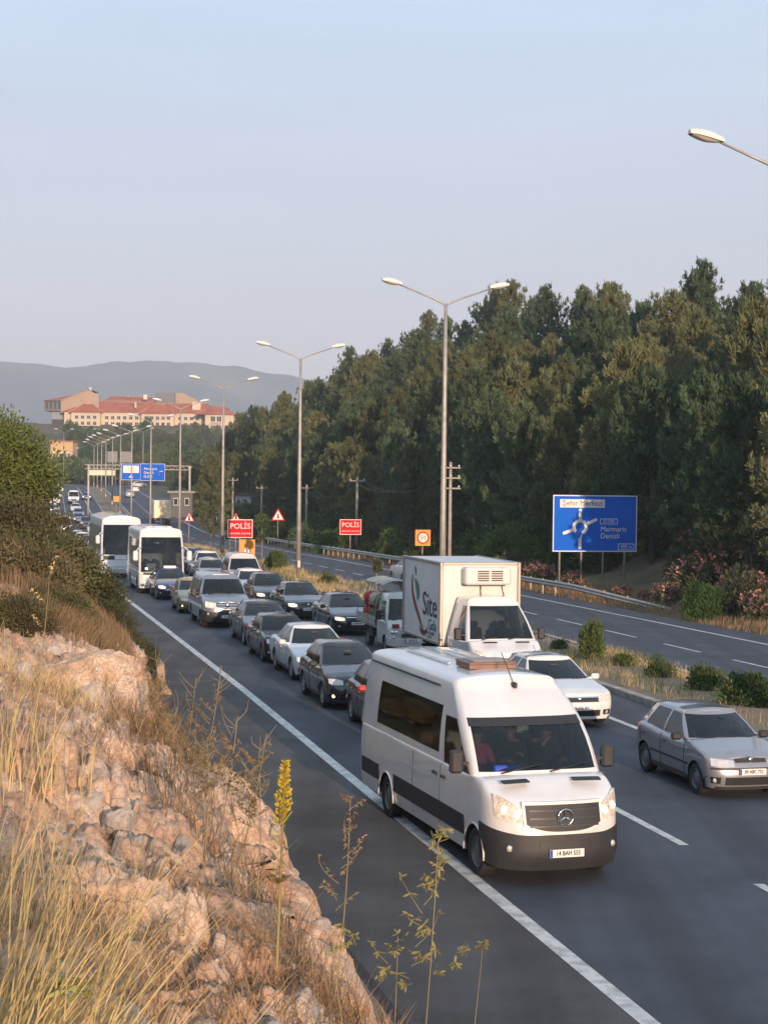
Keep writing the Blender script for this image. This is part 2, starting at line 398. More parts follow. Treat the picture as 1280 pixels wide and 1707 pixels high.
# crossing road at the roundabout
def xstrip(name, y0, y1, x0, x1, m, dz):
    V = []; F = []; xs = np.linspace(x0, x1, 12)
    for x in xs:
        for y in (y0, y1): V.append((x, y, float(zr(y)) + float(far_rise(x, y)) + dz))
    for i in range(11): F.append((2 * i, 2 * i + 2, 2 * i + 3, 2 * i + 1))
    return np_mesh(name, V, F, m, None, 'structure')
xstrip('crossing_road', 412, 440, -150, 60, M_ASPH, 0.02)
xstrip('crossing_road', 476, 486, -190, 60, M_ASPH, 0.12)

# ground sheets
def sheet(name, cs, Ys, fz, m, smooth=True, kind='structure', fc=None):
    C_, Y_ = np.meshgrid(cs, Ys); Z = fz(C_, Y_)
    if fc is not None: C_ = fc(C_, Y_, Z)
    V = np.stack([XC(C_, Y_), Y_, Z], -1).reshape(-1, 3); R, Q = C_.shape
    i = np.arange(R - 1)[:, None] * Q + np.arange(Q - 1)[None]
    F = np.stack([i, i + 1, i + Q + 1, i + Q], -1).reshape(-1, 4)
    return np_mesh(name, V, F, m, None, kind, smooth)
gc = np.concatenate([[4.5, 12, 17.2, 21, 30.3], np.arange(31, 80, 3.0), [90, 120, 200, 400, 900, 2500]])
gy = np.concatenate([np.arange(-60, 440, 10.0), np.arange(440, 760, 20.0), [800, 900, 1200, 2000, 3500, 6500]])
def gz(c, y):
    z = ground_z(c, y)
    n = fbm(c * .12, y * .12, 3, 3) * 1.1 * np.clip((c - 34) / 10, 0, 1) - 0.07 * (c < 31)
    far = np.clip((y - 800) / 400, 0, 1)
    return z + n - far * 25
sheet('ground', gc, gy, gz, M_GRASSG)
sheet('ground', np.array([-2500, -900, -400, -200, -120, -80.0]), gy, lambda c, y: zr(y) + far_rise(c, y) + 9 * np.interp(y, [-60, 62, 110, 200, 400], [1, 1, .55, .22, .1]) - 25 * np.clip((y - 800) / 400, 0, 1), M_GRASSG)
hc = np.concatenate([[-80, -60, -40, -25, -15, -10], np.arange(-8, 4.6, 0.6), [4.6]])
def coarse(c, y):
    z = zr(y) + left_hill(c, y) + far_rise(c, y) - 25 * np.clip((y - 800) / 400, 0, 1) + 0.25 * fbm(c * .5, y * .5, 3, 5) * np.clip((4 - c) / 2, 0, 1)
    inside = (c > -3.6) & (y > 2.4) & (y < 33)
    return z - np.where(inside, 0.9, 0.0) - 0.03
sheet('hillside', hc, np.concatenate([np.arange(-60, 2, 4.0), np.arange(2, 60, 1.5), np.arange(60, 420, 8.0), np.arange(440, 760, 20.0), [800, 900, 1200, 2000, 3500, 6500]]), coarse, M_GRASSG)
# the rock cutting in front of the camera
M_ROCK = bpy.data.materials.new('cut_rock'); M_ROCK.use_nodes = True
def rock_mat(m):
    n = m.node_tree.nodes; l = m.node_tree.links; p = n['Principled BSDF']; p.inputs['Roughness'].default_value = 0.92
    p.inputs['Specular IOR Level'].default_value = 0.2
    tc = n.new('ShaderNodeTexCoord')
    def noise(sc, det=8, rough=.65, dist=0.0):
        x = n.new('ShaderNodeTexNoise'); x.inputs['Scale'].default_value = sc; x.inputs['Detail'].default_value = det
        x.inputs['Roughness'].default_value = rough; x.inputs['Distortion'].default_value = dist
        l.new(tc.outputs['Object'], x.inputs['Vector']); return x
    a = noise(1.6, 9, .7, .4); r = n.new('ShaderNodeValToRGB'); l.new(a.outputs['Fac'], r.inputs[0])
    els = r.color_ramp.elements; els[0].position = .34; els[0].color = (0.36, 0.25, 0.18, 1); els[1].position = .68; els[1].color = (0.78, 0.65, 0.53, 1)
    for pos, c in ((.44, (.60, .40, .27, 1)), (.54, (.72, .53, .39, 1))):
        e = els.new(pos); e.color = c
    b = noise(0.9, 6, .6, .8); rb = n.new('ShaderNodeValToRGB'); l.new(b.outputs['Fac'], rb.inputs[0])
    rb.color_ramp.elements[0].position = .55; rb.color_ramp.elements[0].color = (0, 0, 0, 1); rb.color_ramp.elements[1].position = .72; rb.color_ramp.elements[1].color = (1, 1, 1, 1)
    mx = n.new('ShaderNodeMix'); mx.data_type = 'RGBA'; l.new(rb.outputs[0], mx.inputs['Factor']); l.new(r.outputs[0], mx.inputs['A']); mx.inputs['B'].default_value = (0.40, 0.20, 0.11, 1)
    g = noise(2.3, 6, .7, .2); rg = n.new('ShaderNodeValToRGB'); l.new(g.outputs['Fac'], rg.inputs[0])
    rg.color_ramp.elements[0].position = .58; rg.color_ramp.elements[0].color = (0, 0, 0, 1); rg.color_ramp.elements[1].position = .66; rg.color_ramp.elements[1].color = (.5, .5, .5, 1)
    mx2 = n.new('ShaderNodeMix'); mx2.data_type = 'RGBA'; l.new(rg.outputs[0], mx2.inputs['Factor']); l.new(mx.outputs['Result'], mx2.inputs['A']); mx2.inputs['B'].default_value = (0.56, 0.50, 0.45, 1)
    s = noise(26, 6, .7); ms = n.new('ShaderNodeMapRange'); l.new(s.outputs['Fac'], ms.inputs[0]); ms.inputs['From Min'].default_value = .3; ms.inputs['From Max'].default_value = .7
    ms.inputs['To Min'].default_value = .7; ms.inputs['To Max'].default_value = 1.25
    vm = n.new('ShaderNodeVectorMath'); vm.operation = 'SCALE'; l.new(mx2.outputs['Result'], vm.inputs[0]); l.new(ms.outputs[0], vm.inputs['Scale'])
    l.new(vm.outputs[0], p.inputs['Base Color'])
    bn = noise(16, 12, .8); bp = n.new('ShaderNodeBump'); bp.inputs['Strength'].default_value = .75; bp.inputs['Distance'].default_value = .045
    vo = n.new('ShaderNodeTexVoronoi'); vo.feature = 'DISTANCE_TO_EDGE'; vo.inputs['Scale'].default_value = 7.0; nw = noise(3, 5, .6); va = n.new('ShaderNodeVectorMath'); va.operation = 'ADD'
    l.new(tc.outputs['Object'], va.inputs[0]); l.new(nw.outputs['Color'], va.inputs[1]); l.new(va.outputs[0], vo.inputs['Vector'])
    cr = n.new('ShaderNodeMapRange'); cr.inputs['From Max'].default_value = .05; cr.inputs['To Min'].default_value = -.5; cr.inputs['To Max'].default_value = 0; l.new(vo.outputs['Distance'], cr.inputs[0])
    ad = n.new('ShaderNodeMath'); ad.operation = 'ADD'; l.new(bn.outputs['Fac'], ad.inputs[0]); l.new(cr.outputs[0], ad.inputs[1]); l.new(ad.outputs[0], bp.inputs['Height']); l.new(bp.outputs[0], p.inputs['Normal'])
rock_mat(M_ROCK)
def fine_z(c, y):
    base = zr(y) + left_hill(c, y)
    m = np.clip((4.0 - c) / 1.0, 0, 1)
    wx = c + .35 * fbm(c * .9, y * .9, 3, 21); wy = y + .35 * fbm(c * .9 + 9, y * .9, 3, 22)
    d1, d2, i1 = worley(wx * 0.85, wy * 0.62, 31); e1, e2, i2 = worley(wx * 2.4, wy * 2.0, 32); f1, f2, i3 = worley(c * 7.0, y * 6.0, 33)
    g1, g2, i4 = worley(wx * 4.6, wy * 4.0, 34); tl = .22 * (wx * np.cos(i2 * 40) + wy * np.sin(i2 * 40)) % .16
    z = base + m * (0.50 * fbm(c * .45, y * .45, 3, 24) + .16 * (i1 - .5) + .11 * (i2 - .5) + .08 * (i4 - .5) + .045 * (i3 - .5) + tl * .45
                    - .07 * np.exp(-((d2 - d1) / .04) ** 2) - .05 * np.exp(-((e2 - e1) / .06) ** 2) - .03 * np.exp(-((g2 - g1) / .08) ** 2) + .11 * fbm(c * 6, y * 6, 5, 25) + .030 * np.abs(fbm(c * 17, y * 15, 3, 27)) - .02 * np.exp(-((f2 - f1) / .07) ** 2))
    return z
def fine_c(c, y, z):
    wx = z * 1.1; d1, d2, i1 = worley(y * .8, wx, 41); e1, e2, i2 = worley(y * 2.6, wx * 2.6, 42)
    k = np.exp(-((c - 2.2) / .9) ** 2)
    return c + k * (.55 * (i1 - .5) + .2 * (i2 - .5) - .12 * np.exp(-((d2 - d1) / .08) ** 2) + .3 * fbm(y * .7, z * .9, 3, 43))
def edge_sink(c, y):
    return .5 * (np.clip((-3.1 - c) / .5, 0, 1) + np.clip((2.9 - y) / .4, 0, 1) + np.clip((y - 32.2) / .8, 0, 1))
sheet('rock_cutting', np.arange(-3.6, 4.1, 0.023), np.concatenate([np.arange(2.5, 4.2, .06), np.arange(4.2, 9, .02), np.arange(9, 14, .036), np.arange(14, 33.1, .075)]), lambda c, y: fine_z(c, y) - edge_sink(c, y), M_ROCK, smooth=True, fc=fine_c)
sheet('verge', np.arange(2.6, 4.16, .12), np.arange(2, 60, .25), lambda c, y: zr(y) + 0.07 + .09 * fbm(c * 2, y * 2, 3, 6), M_SOIL)
# median bed
sheet('median', np.arange(17.35, 20.95, .3), np.concatenate([np.arange(-30, 120, 1.0), np.arange(120, 410, 4.0)]), lambda c, y: zr(y) + .12 + .10 * fbm(c * .8, y * .8, 3, 8) * (np.abs(c - 19.1) < 1.6) + .16 * np.clip(1 - ((c - 19.1) / 1.7) ** 2, 0, 1), M_SOIL)

# ------------------------------------------------------------ mountains behind the town (about 4 km off)
def mountains():
    M_MT = mat('mountain_scrub', (0.02, 0.035, 0.04), 0.95, col2=(0.13, 0.13, 0.12), scale=0.004, detail=10, thr=(.4, .72))
    prof = [(-1200, 560), (-500, 590), (-200, 598), (0, 605), (60, 605), (95, 613), (130, 610), (180, 602), (250, 603), (320, 606), (400, 612), (480, 628), (540, 636), (640, 662), (760, 690), (900, 715), (1400, 735), (2600, 745)]
    D = 4200.0; V = []; F = []; xs = np.linspace(-1200, 2600, 240); rows = 26
    pr = np.interp(xs, [a for a, b in prof], [b for a, b in prof])
    for j in range(rows):
        t = j / (rows - 1)
        for x, yy in zip(xs, pr):
            Yd = D - (1 - t) * 1500 + 120 * float(fbm(np.array(x * .01), np.array(t * 3.), 3, 61))
            H = (799 + (x - 640) * .0122 - yy) * D / 2772
            z = -20 + (H + 25) * (t ** 1.25) + (math.sin(t * PI)) * 45 * float(fbm(np.array(x * .012), np.array(t * 4.), 4, 62)) + (6.0 * float(fbm(np.array(x * .06), np.array(1.), 3, 63)) if j == rows - 1 else 0)
            V.append(((x - 640) / 2772 * D * (1 - (1 - t) * .25), Yd, z))
    W = len(xs)
    for x, yy in zip(xs, pr): V.append(((x - 640) / 2772 * D * 1.1, D + 500, -20))
    for j in range(rows): 
        for i in range(W - 1): F.append((j * W + i, j * W + i + 1, (j + 1) * W + i + 1, (j + 1) * W + i))
    np_mesh('mountains', V, F, M_MT, None, 'structure', True)
mountains()
M_SCAR = mat('bare_rock', (0.36, 0.30, 0.26), 0.95, var=.2, scale=.02)

# ------------------------------------------------------------ vehicles
def ip(x, tab):
    return float(np.interp(x, [a for a, b in tab], [b for a, b in tab]))
class Shell:
    """lower body of a vehicle. x forward, y left, z up; origin on the ground under the front axle."""
    def __init__(s, fo, L, W, wb, R, df=.5, dr=.35, nf=3.0, nr=3.4, shoulder=None, nose=None, tail=None, sill=.24, waist=None, archR=None, ins=1.0, insf=1.0):
        s.ins = ins; s.insf = insf
        s.xf = fo; s.xr = fo - L; s.W = W; s.wb = wb; s.R = R; s.df, s.dr, s.nf, s.nr = df, dr, nf, nr
        s.sh = sorted(shoulder); s.nose = nose or [(0.2, -.05), (.45, 0), (.75, -.08)]; s.tail = tail or [(0.2, .05), (.5, 0), (.9, .06)]
        s.sill = sill; s.waist = waist or [(0.2, .94), (.5, 1.0), (.8, .995), (1.0, .95)]
        s.aR = archR or R + .055
        # half path stations: (mode, param)
        st = [('f', t) for t in np.linspace(0, 1, 13)]
        xs0, xs1 = s.xf - df, s.xr + dr
        xs = set(np.round(np.linspace(xs0, xs1, 26), 3))
        for ax in (0.0, -wb):
            for t in np.linspace(-1, 1, 13): xs.add(round(ax + s.aR * math.sin(t * PI / 2), 4))
        xs = sorted([x for x in xs if xs1 < x < xs0], reverse=True)
        ys = [xs[0]]
        for x in xs[1:]:
            if ys[-1] - x > .012: ys.append(x)
        st += [('s', x) for x in ys]
        st += [('r', t) for t in np.linspace(1, 0, 11)]
        s.st = st
    def hw(s, z): return s.W / 2 * ip(z, s.waist)
    def pt(s, a, z):
        m, t = a; w = s.hw(z)
        if m == 'f':
            n = s.nf; ph = (1 - t) * PI / 2; xx = s.xf - s.df + (s.df + ip(z, s.nose)) * max(0, math.sin(ph)) ** (2 / n); yy = w * max(0, math.cos(ph)) ** (2 / n)
            return (xx, yy)
        if m == 'r':
            n = s.nr; ph = (1 - t) * PI / 2; xx = s.xr + s.dr - (s.dr - ip(z, s.tail)) * max(0, math.sin(ph)) ** (2 / n); yy = w * max(0, math.cos(ph)) ** (2 / n)
            return (xx, yy)
        return (t, w)
    def fy(s, y, z):
        """station at lateral distance y on the front"""
        w = s.hw(z); q = min(.9999, abs(y) / w); ph = math.acos(q ** (s.nf / 2)); return ('f', 1 - ph / (PI / 2))
    def ry(s, y, z):
        w = s.hw(z); q = min(.9999, abs(y) / w); ph = math.acos(q ** (s.nr / 2)); return ('r', 1 - ph / (PI / 2))
    def zb(s, x):
        z = s.sill
        for ax in (0.0, -s.wb):
            d = abs(x - ax)
            if d < s.aR: z = max(z, s.R + math.sqrt(max(0, s.aR ** 2 - d * d)) * .98)
        return z
    def build(s, m, parent, gw=None, x_ws=-.6, x_rw=-3, hollow=True, name='body'):
        mb = MB(); rows = [0, .1, .25, .42, .6, .76, .88, .95, 1.0]
        G = []
        for r in rows:
            row = []
            for a in s.st:
                x0 = s.pt(a, .5)[0]; z0 = s.zb(x0); z1 = ip(x0, s.sh); z = z0 + (z1 - z0) * r
                x, y = s.pt(a, z)
                ins = {.88: .006, .95: .022, 1.0: .06}.get(r, 0) * (s.ins if (a[0] == 'r' or (a[0] == 's' and x0 < x_ws)) else s.insf)
                if a[0] == 's': y -= ins
                else:
                    cx = s.xf - s.df if a[0] == 'f' else s.xr + s.dr
                    v = Vector((x - cx, y)); l = max(v.length, .01); v *= (1 - ins / l); x, y = cx + v.x, v.y
                if r == 1.0: z += .0
                row.append((x, y, z))
            G.append(row)
        for sg in (1, -1): mb.grid([[(x, y * sg, z) for x, y, z in row] for row in G])
        # top sheet
        top = G[-1]; T = [1, .97, .85, .6, .3, 0]
        for sg in (1, -1):
            seg = []
            for (x, y, z) in top:
                zc = lambda t: z + .035 * (1 - t * t) + (.02 * (1 - t) if False else 0)
                seg.append([(x, y * t * sg, zc(t) if t < 1 else z) for t in T])
            # split
            cur = []; segs = []
            for q, col_ in zip(top, seg):
                inside = hollow and (x_rw < q[0] < x_ws)
                cur.append((inside, col_))
            for k in range(len(cur) - 1):
                (a0, c0), (a1, c1) = cur[k], cur[k + 1]
                if a0 and a1: mb.grid([c0[:2], c1[:2]])
                else: mb.grid([c0, c1])
        o = mb.build(name, m, parent, weld=True); s.obj = o
        return o
    def arches(s, parent):
        """dark inner arch liners and floor pan"""
        mb = MB()
        for ax in (0.0, -s.wb):
            for sg in (1, -1):
                G = []
                for k in range(13):
                    t = PI * k / 12; x = ax + s.aR * 1.0 * math.cos(t); z = s.R + s.aR * .98 * math.sin(t)
                    z = max(z, s.sill)
                    G.append([(x, sg * (s.hw(z) - .004), z), (x, sg * (s.W / 2 - .32), z)])
                mb.grid(G)
                mb.add([(ax + s.aR, sg * (s.W / 2 - .32), s.sill), (ax - s.aR, sg * (s.W / 2 - .32), s.sill), (ax - s.aR, sg * (s.W / 2 - .32), s.R + s.aR), (ax + s.aR, sg * (s.W / 2 - .32), s.R + s.aR)], [(0, 1, 2, 3)])
        mb.box(((s.xf + s.xr) / 2, 0, s.sill + .03), (s.xf - s.xr - 2 * s.df * .8, s.W - .66, .06))
        if s.wb > s.xf - s.xr: return mb.build('underbody', M_TRIM, parent)
        x0 = 0 + s.aR; x1 = s.xf - s.df * .7
        mb.box(((x0 + x1) / 2, 0, s.sill + .03), (max(.05, x1 - x0), s.W - .4, .06)); mb.box((-s.wb / 2, 0, s.sill + .02), (s.wb - 2 * s.aR, s.W - .18, .05))
        mb.box(((-s.wb - s.aR + s.xr + .15) / 2, 0, s.sill + .03), (max(.05, -s.wb - s.aR - s.xr - .15), s.W - .25, .06))
        return mb.build('underbody', M_TRIM, parent)
    def patch(s, name, m, parent, stz, nz=4, off=.008, mirror=False, depth=.02, sub=None, ns=None):
        """conformal patch: stz = [(station, z0, z1)], stations may be ('f',t), ('s',x), ('r',t) or ('y',y) for the front, ('yr',y) rear"""
        mb = MB()
        S = []
        for (a, z0, z1) in stz: S.append((a, z0, z1))
        def rowpts(sg, o):
            G = []
            for (a, z0, z1) in S:
                col_ = []
                for k in range(nz):
                    z = z0 + (z1 - z0) * k / (nz - 1)
                    sgn = 1
                    aa = a
                    if a[0] == 'y': aa = s.fy(a[1], z); sgn = -1 if a[1] < 0 else 1
                    if a[0] == 'yr': aa = s.ry(a[1], z); sgn = -1 if a[1] < 0 else 1
                    x, y = s.pt(aa, z)
                    cx = s.xf - s.df if aa[0] == 'f' else (s.xr + s.dr if aa[0] == 'r' else x)
                    if aa[0] == 's': nrm = Vector((0, 1))
                    else:
                        d = s.df if aa[0] == 'f' else s.dr; n = s.nf if aa[0] == 'f' else s.nr
                        nrm = Vector((np.sign(x - cx) * (abs(x - cx) / d) ** (n - 1) / d, (max(y, 0) / s.hw(z)) ** (n - 1) / s.hw(z)))
                        nrm = nrm.normalized() if nrm.length > 1e-6 else Vector((1, 0))
                    col_.append((x + nrm.x * o, (y + nrm.y * o) * sg * sgn, z))
                G.append(col_)
            return G
        for sg in ((1, -1) if mirror == 'both' else ((-1,) if mirror else (1,))):
            A = rowpts(sg, off); B = rowpts(sg, off - depth)
            mb.grid(A)
            mb.grid([A[0], B[0]]); mb.grid([A[-1], B[-1]])
            mb.grid([[r[0] for r in A], [r[0] for r in B]]); mb.grid([[r[-1] for r in A], [r[-1] for r in B]])
        return mb.build(name, m, parent)

def upper(parent, m_body, m_glass, fr, sides, rr, zb, H, rows, crown=.05, edge=.07, roofdrop=None, nfr=9, bulge=.02, names=('windshield', 'side_window', 'rear_window'), bf=.12, br=.08, wsg=(.94, .04, .95), rwg=(.9, .1, .9), body_name='cabin', fbulge=None):
    """fr=(xb,xt,wb,wt) windscreen base x, top x, half widths; rr the same for the rear; sides=[(xb,xt,glass,(v0,v1))] front to back.
    zb: table of base height by x; H: table/number of the roof edge height by x."""
    Hf = (lambda x: ip(x, H)) if isinstance(H, list) else (lambda x: H)
    wbf, wtf, wbr, wtr = fr[2], fr[3], rr[2], rr[3]
    st = []
    g0 = wsg[0]
    for y in list(np.linspace(0, g0, nfr)) + [1.0]:
        st.append(dict(k='f', y=y, g=('f' if y < g0 - 1e-6 else None), v=(wsg[1], wsg[2])))
    for i, (xb, xt, g, v) in enumerate(sides): st.append(dict(k='s', xb=xb, xt=xt, g=('s%d' % i if g else None), v=v))
    ys = [1.0] + list(np.linspace(rwg[0], 0, 6))
    for j, y in enumerate(ys): st.append(dict(k='r', y=y, g=('r' if 1 <= j < 6 else None), v=(rwg[1], rwg[2])))
    xA, xZ = fr[0] - bf, rr[0] + br
    def wbx(x): return wbr + (wbf - wbr) * (x - rr[0]) / (fr[0] - rr[0])
    def wtx(x): return wtr + (wtf - wtr) * (x - rr[1]) / (fr[1] - rr[1])
    def pt(q, v, o=0.0):
        if q['k'] == 'f':
            y = q['y']; B = Vector((fr[0] - bf * y ** 2.4, wbf * y, 0)); T = Vector((fr[1] - bf * .8 * y ** 2.4, wtf * y, 0))
            n = Vector((1, .25 * y, .5))
        elif q['k'] == 'r':
            y = q['y']; B = Vector((rr[0] + br * y ** 2.4, wbr * y, 0)); T = Vector((rr[1] + br * .8 * y ** 2.4, wtr * y, 0)); n = Vector((-1, .25 * y, .4))
        else:
            B = Vector((q['xb'], wbx(q['xb']), 0)); T = Vector((q['xt'], wtx(q['xt']), 0)); n = Vector((0, 1, .2))
        B.z = ip(B.x, zb); T.z = Hf(T.x)
        p = B.lerp(T, v); n.normalize(); b = math.sin(PI * v) * (fbulge if (fbulge is not None and q['k'] == 'f') else bulge)
        return p + n * (b - o)
    N = len(st); mb = MB(); gl = {}
    for sg in (1, -1):
        for j in range(N - 1):
            g = st[j]['g']; v0, v1 = st[j]['v']
            for i in range(len(rows) - 1):
                va, vb = rows[i], rows[i + 1]; isg = g and va >= v0 - 1e-4 and vb <= v1 + 1e-4
                o = .006 if isg else 0
                Q = [pt(st[j], va, o), pt(st[j + 1], va, o), pt(st[j + 1], vb, o), pt(st[j], vb, o)]
                Q = [(p.x, p.y * sg, p.z) for p in Q]
                if sg < 0: Q = Q[::-1]
                if isg:
                    key = g if g in ('f', 'r') else g + ('L' if sg > 0 else 'R')
                    gl.setdefault(key, MB()).add(Q, [(0, 1, 2, 3)], True)
                else: mb.add(Q, [(0, 1, 2, 3)], True)
        # roof
        ring = [pt(q, 1.0) for q in st]
        G = []
        xm0, xm1 = ring[-1].x, ring[0].x
        for p, q in zip(ring, st):
            c = Vector(((xm0 + xm1) / 2, 0, p.z)); 
            col_ = [p]
            def inn(d, u):
                x = min(max(p.x, xm0 + d * 1.3), xm1 - d * 1.3); y = max(0, abs(p.y) - d) if p.y > d * .5 else p.y * .5
                return Vector((x, y, p.z + u))
            a = inn(edge * .35, edge * .55); b = inn(edge, edge * .95); col_ += [a, b]
            for t in (.75, .5, .25, 0): col_.append(Vector((b.x, b.y * t, b.z + crown * (1 - t * t) * min(1, (b.x - xm0) / .4 + .3, (xm1 - b.x) / .4 + .3))))
            G.append([(v.x, v.y * sg, v.z) for v in col_])
        mb.grid(G, flip=sg < 0)
    ob = mb.build(body_name, m_body, parent, weld=True)
    outs = {}
    for k, g in gl.items():
        nm = names[0] if k == 'f' else (names[2] if k == 'r' else names[1])
        outs[k] = g.build(nm, m_glass if not isinstance(m_glass, dict) else m_glass.get(k, m_glass['*']), parent, weld=True)
    return ob, pt, st, outs

def wheel(parent, x, y, R, wdt=.2, rim='alloy', side=1, n=5):
    t = MB(); r0 = R * .66
    prof = [(r0, -wdt * .42), (R * .93, -wdt * .5), (R, -wdt * .38), (R, wdt * .38), (R * .93, wdt * .5), (r0, wdt * .42)]
    t.lathe(prof, (0, 0, 0), 'Y', 22)
    w_ = t.build('wheel', M_RUB, parent); w_.location = (x, y, R)
    m = MB(); rr = r0 * 1.0; f = side * wdt * .40
    m.lathe([(rr, f), (rr * .93, f + side * .012), (rr * .88, f - side * .01), (rr * .84, f - side * .07)], (0, 0, 0), 'Y', 20)
    if rim == 'steel':
        m.lathe([(rr * .9, f - side * .03), (rr * .55, f + side * .0), (rr * .2, f + side * .012), (0.001, f + side * .012)], (0, 0, 0), 'Y', 20)
    else:
        m.lathe([(rr * .22, f - side * .05), (rr * .22, f), (0.001, f + side * .004)], (0, 0, 0), 'Y', 14)
        for k in range(n):
            a = 2 * PI * k / n + .2
            ca, sa = math.cos(a), math.sin(a); r1, r2 = rr * .16, rr * .9; h1, h2 = .045 * R / .32, .028 * R / .32
            P_ = []
            for (r, h) in ((r1, h1), (r2, h2)):
                for s_ in (-1, 1):
                    for d in (0, -.03): P_.append((ca * r - sa * h * s_, f + side * (.0 + d), sa * r + ca * h * s_))
            m.add(P_, [(0, 2, 6, 4), (1, 5, 7, 3), (0, 4, 5, 1), (2, 3, 7, 6)])
    m.build('rim', M_ALLOY if rim != 'steel' else M_STEELRIM, w_)
    d = MB(); d.lathe([(rr * .86, f - side * .075), (.001, f - side * .075)], (0, 0, 0), 'Y', 16); d.build('brake_disc', M_TRIM, w_)
    return w_

def plate(parent, loc, rot, s=None, w=.52, h=.112, front=True):
    mb = MB(); mb.box((0, 0, 0), (w, h, .012)); o = mb.build('number_plate', M_PLATE, parent); o.location = loc; o.rotation_euler = rot
    b = MB(); b.box((-w / 2 + .022, 0, .0075), (.04, h - .006, .004)); b.build('country_band', M_PBLUE, o)
    if s: text('plate_text', s, h * .82, M_INK, o, (.02, 0, .0085), (0, 0, 0), sx=.80, bold=.0018)
    return o
RFRONT = (PI / 2, 0, PI / 2)      # a local XY drawing turned to face +x, upright
def mirror_(parent, x, y, z, m, s=1.0, sg=1, tall=False):
    mb = MB(); d = (.11 * s, .2 * s, .14 * s) if not tall else (.13, .2, .34)
    mb.box((0, 0, 0), d, bev=.035); mb.box((-.0, -sg * (d[1] / 2 + .04), -.03), (.05, .1, .04))
    o = mb.build('mirror', m, parent); o.location = (x, y, z); return o

def interior(parent, x_ws, x_rw, zfl, zs, W, rows_=2, wheel_at=None, cloth=None, col='car_interior'):
    """seats, dash and steering wheel; wheel at the driver's left"""
    cl = cloth or M_SEAT
    d = MB(); d.box(((x_ws - .28), 0, zs - .10), (.5, W * .93, .16), bev=.04); d.box((x_ws - .55, 0, zs - .3), (.12, W * .9, .4))
    d.build('dashboard', M_INT, parent)
    f = MB(); f.box(((x_ws + x_rw) / 2, 0, zfl), (x_ws - x_rw, W * .93, .03)); f.build('floor_pan', M_INT, parent)
    for r in range(rows_):
        x = x_ws - 1.15 - r * .85
        for sg in ((1, -1) if r == 0 or W > 2.5 else (1, -1, 0)):
            s_ = MB(); y = sg * W * .235
            s_.box((x, y, zs - .30), (.5, .46, .14), bev=.05); s_.box((x - .3, y, zs + .0), (.13, .44, .6), bev=.05, ry=-.2); s_.box((x - .40, y, zs + .38), (.09, .25, .18), bev=.04)
            s_.build('seat', cl, parent)
    sw = MB(); R = .18; pts = [(0, R * math.cos(a), R * math.sin(a)) for a in np.linspace(0, 2 * PI, 19)]
    sw.tube(pts, .014, 6, caps=False); sw.box((0, 0, 0), (.03, .34, .04)); sw.box((.12, 0, -.03), (.24, .05, .05))
    o = sw.build('steering_wheel', M_INT, parent); o.location = (x_ws - .62, W * .235, zs + .02); o.rotation_euler = (0, -.45, 0)

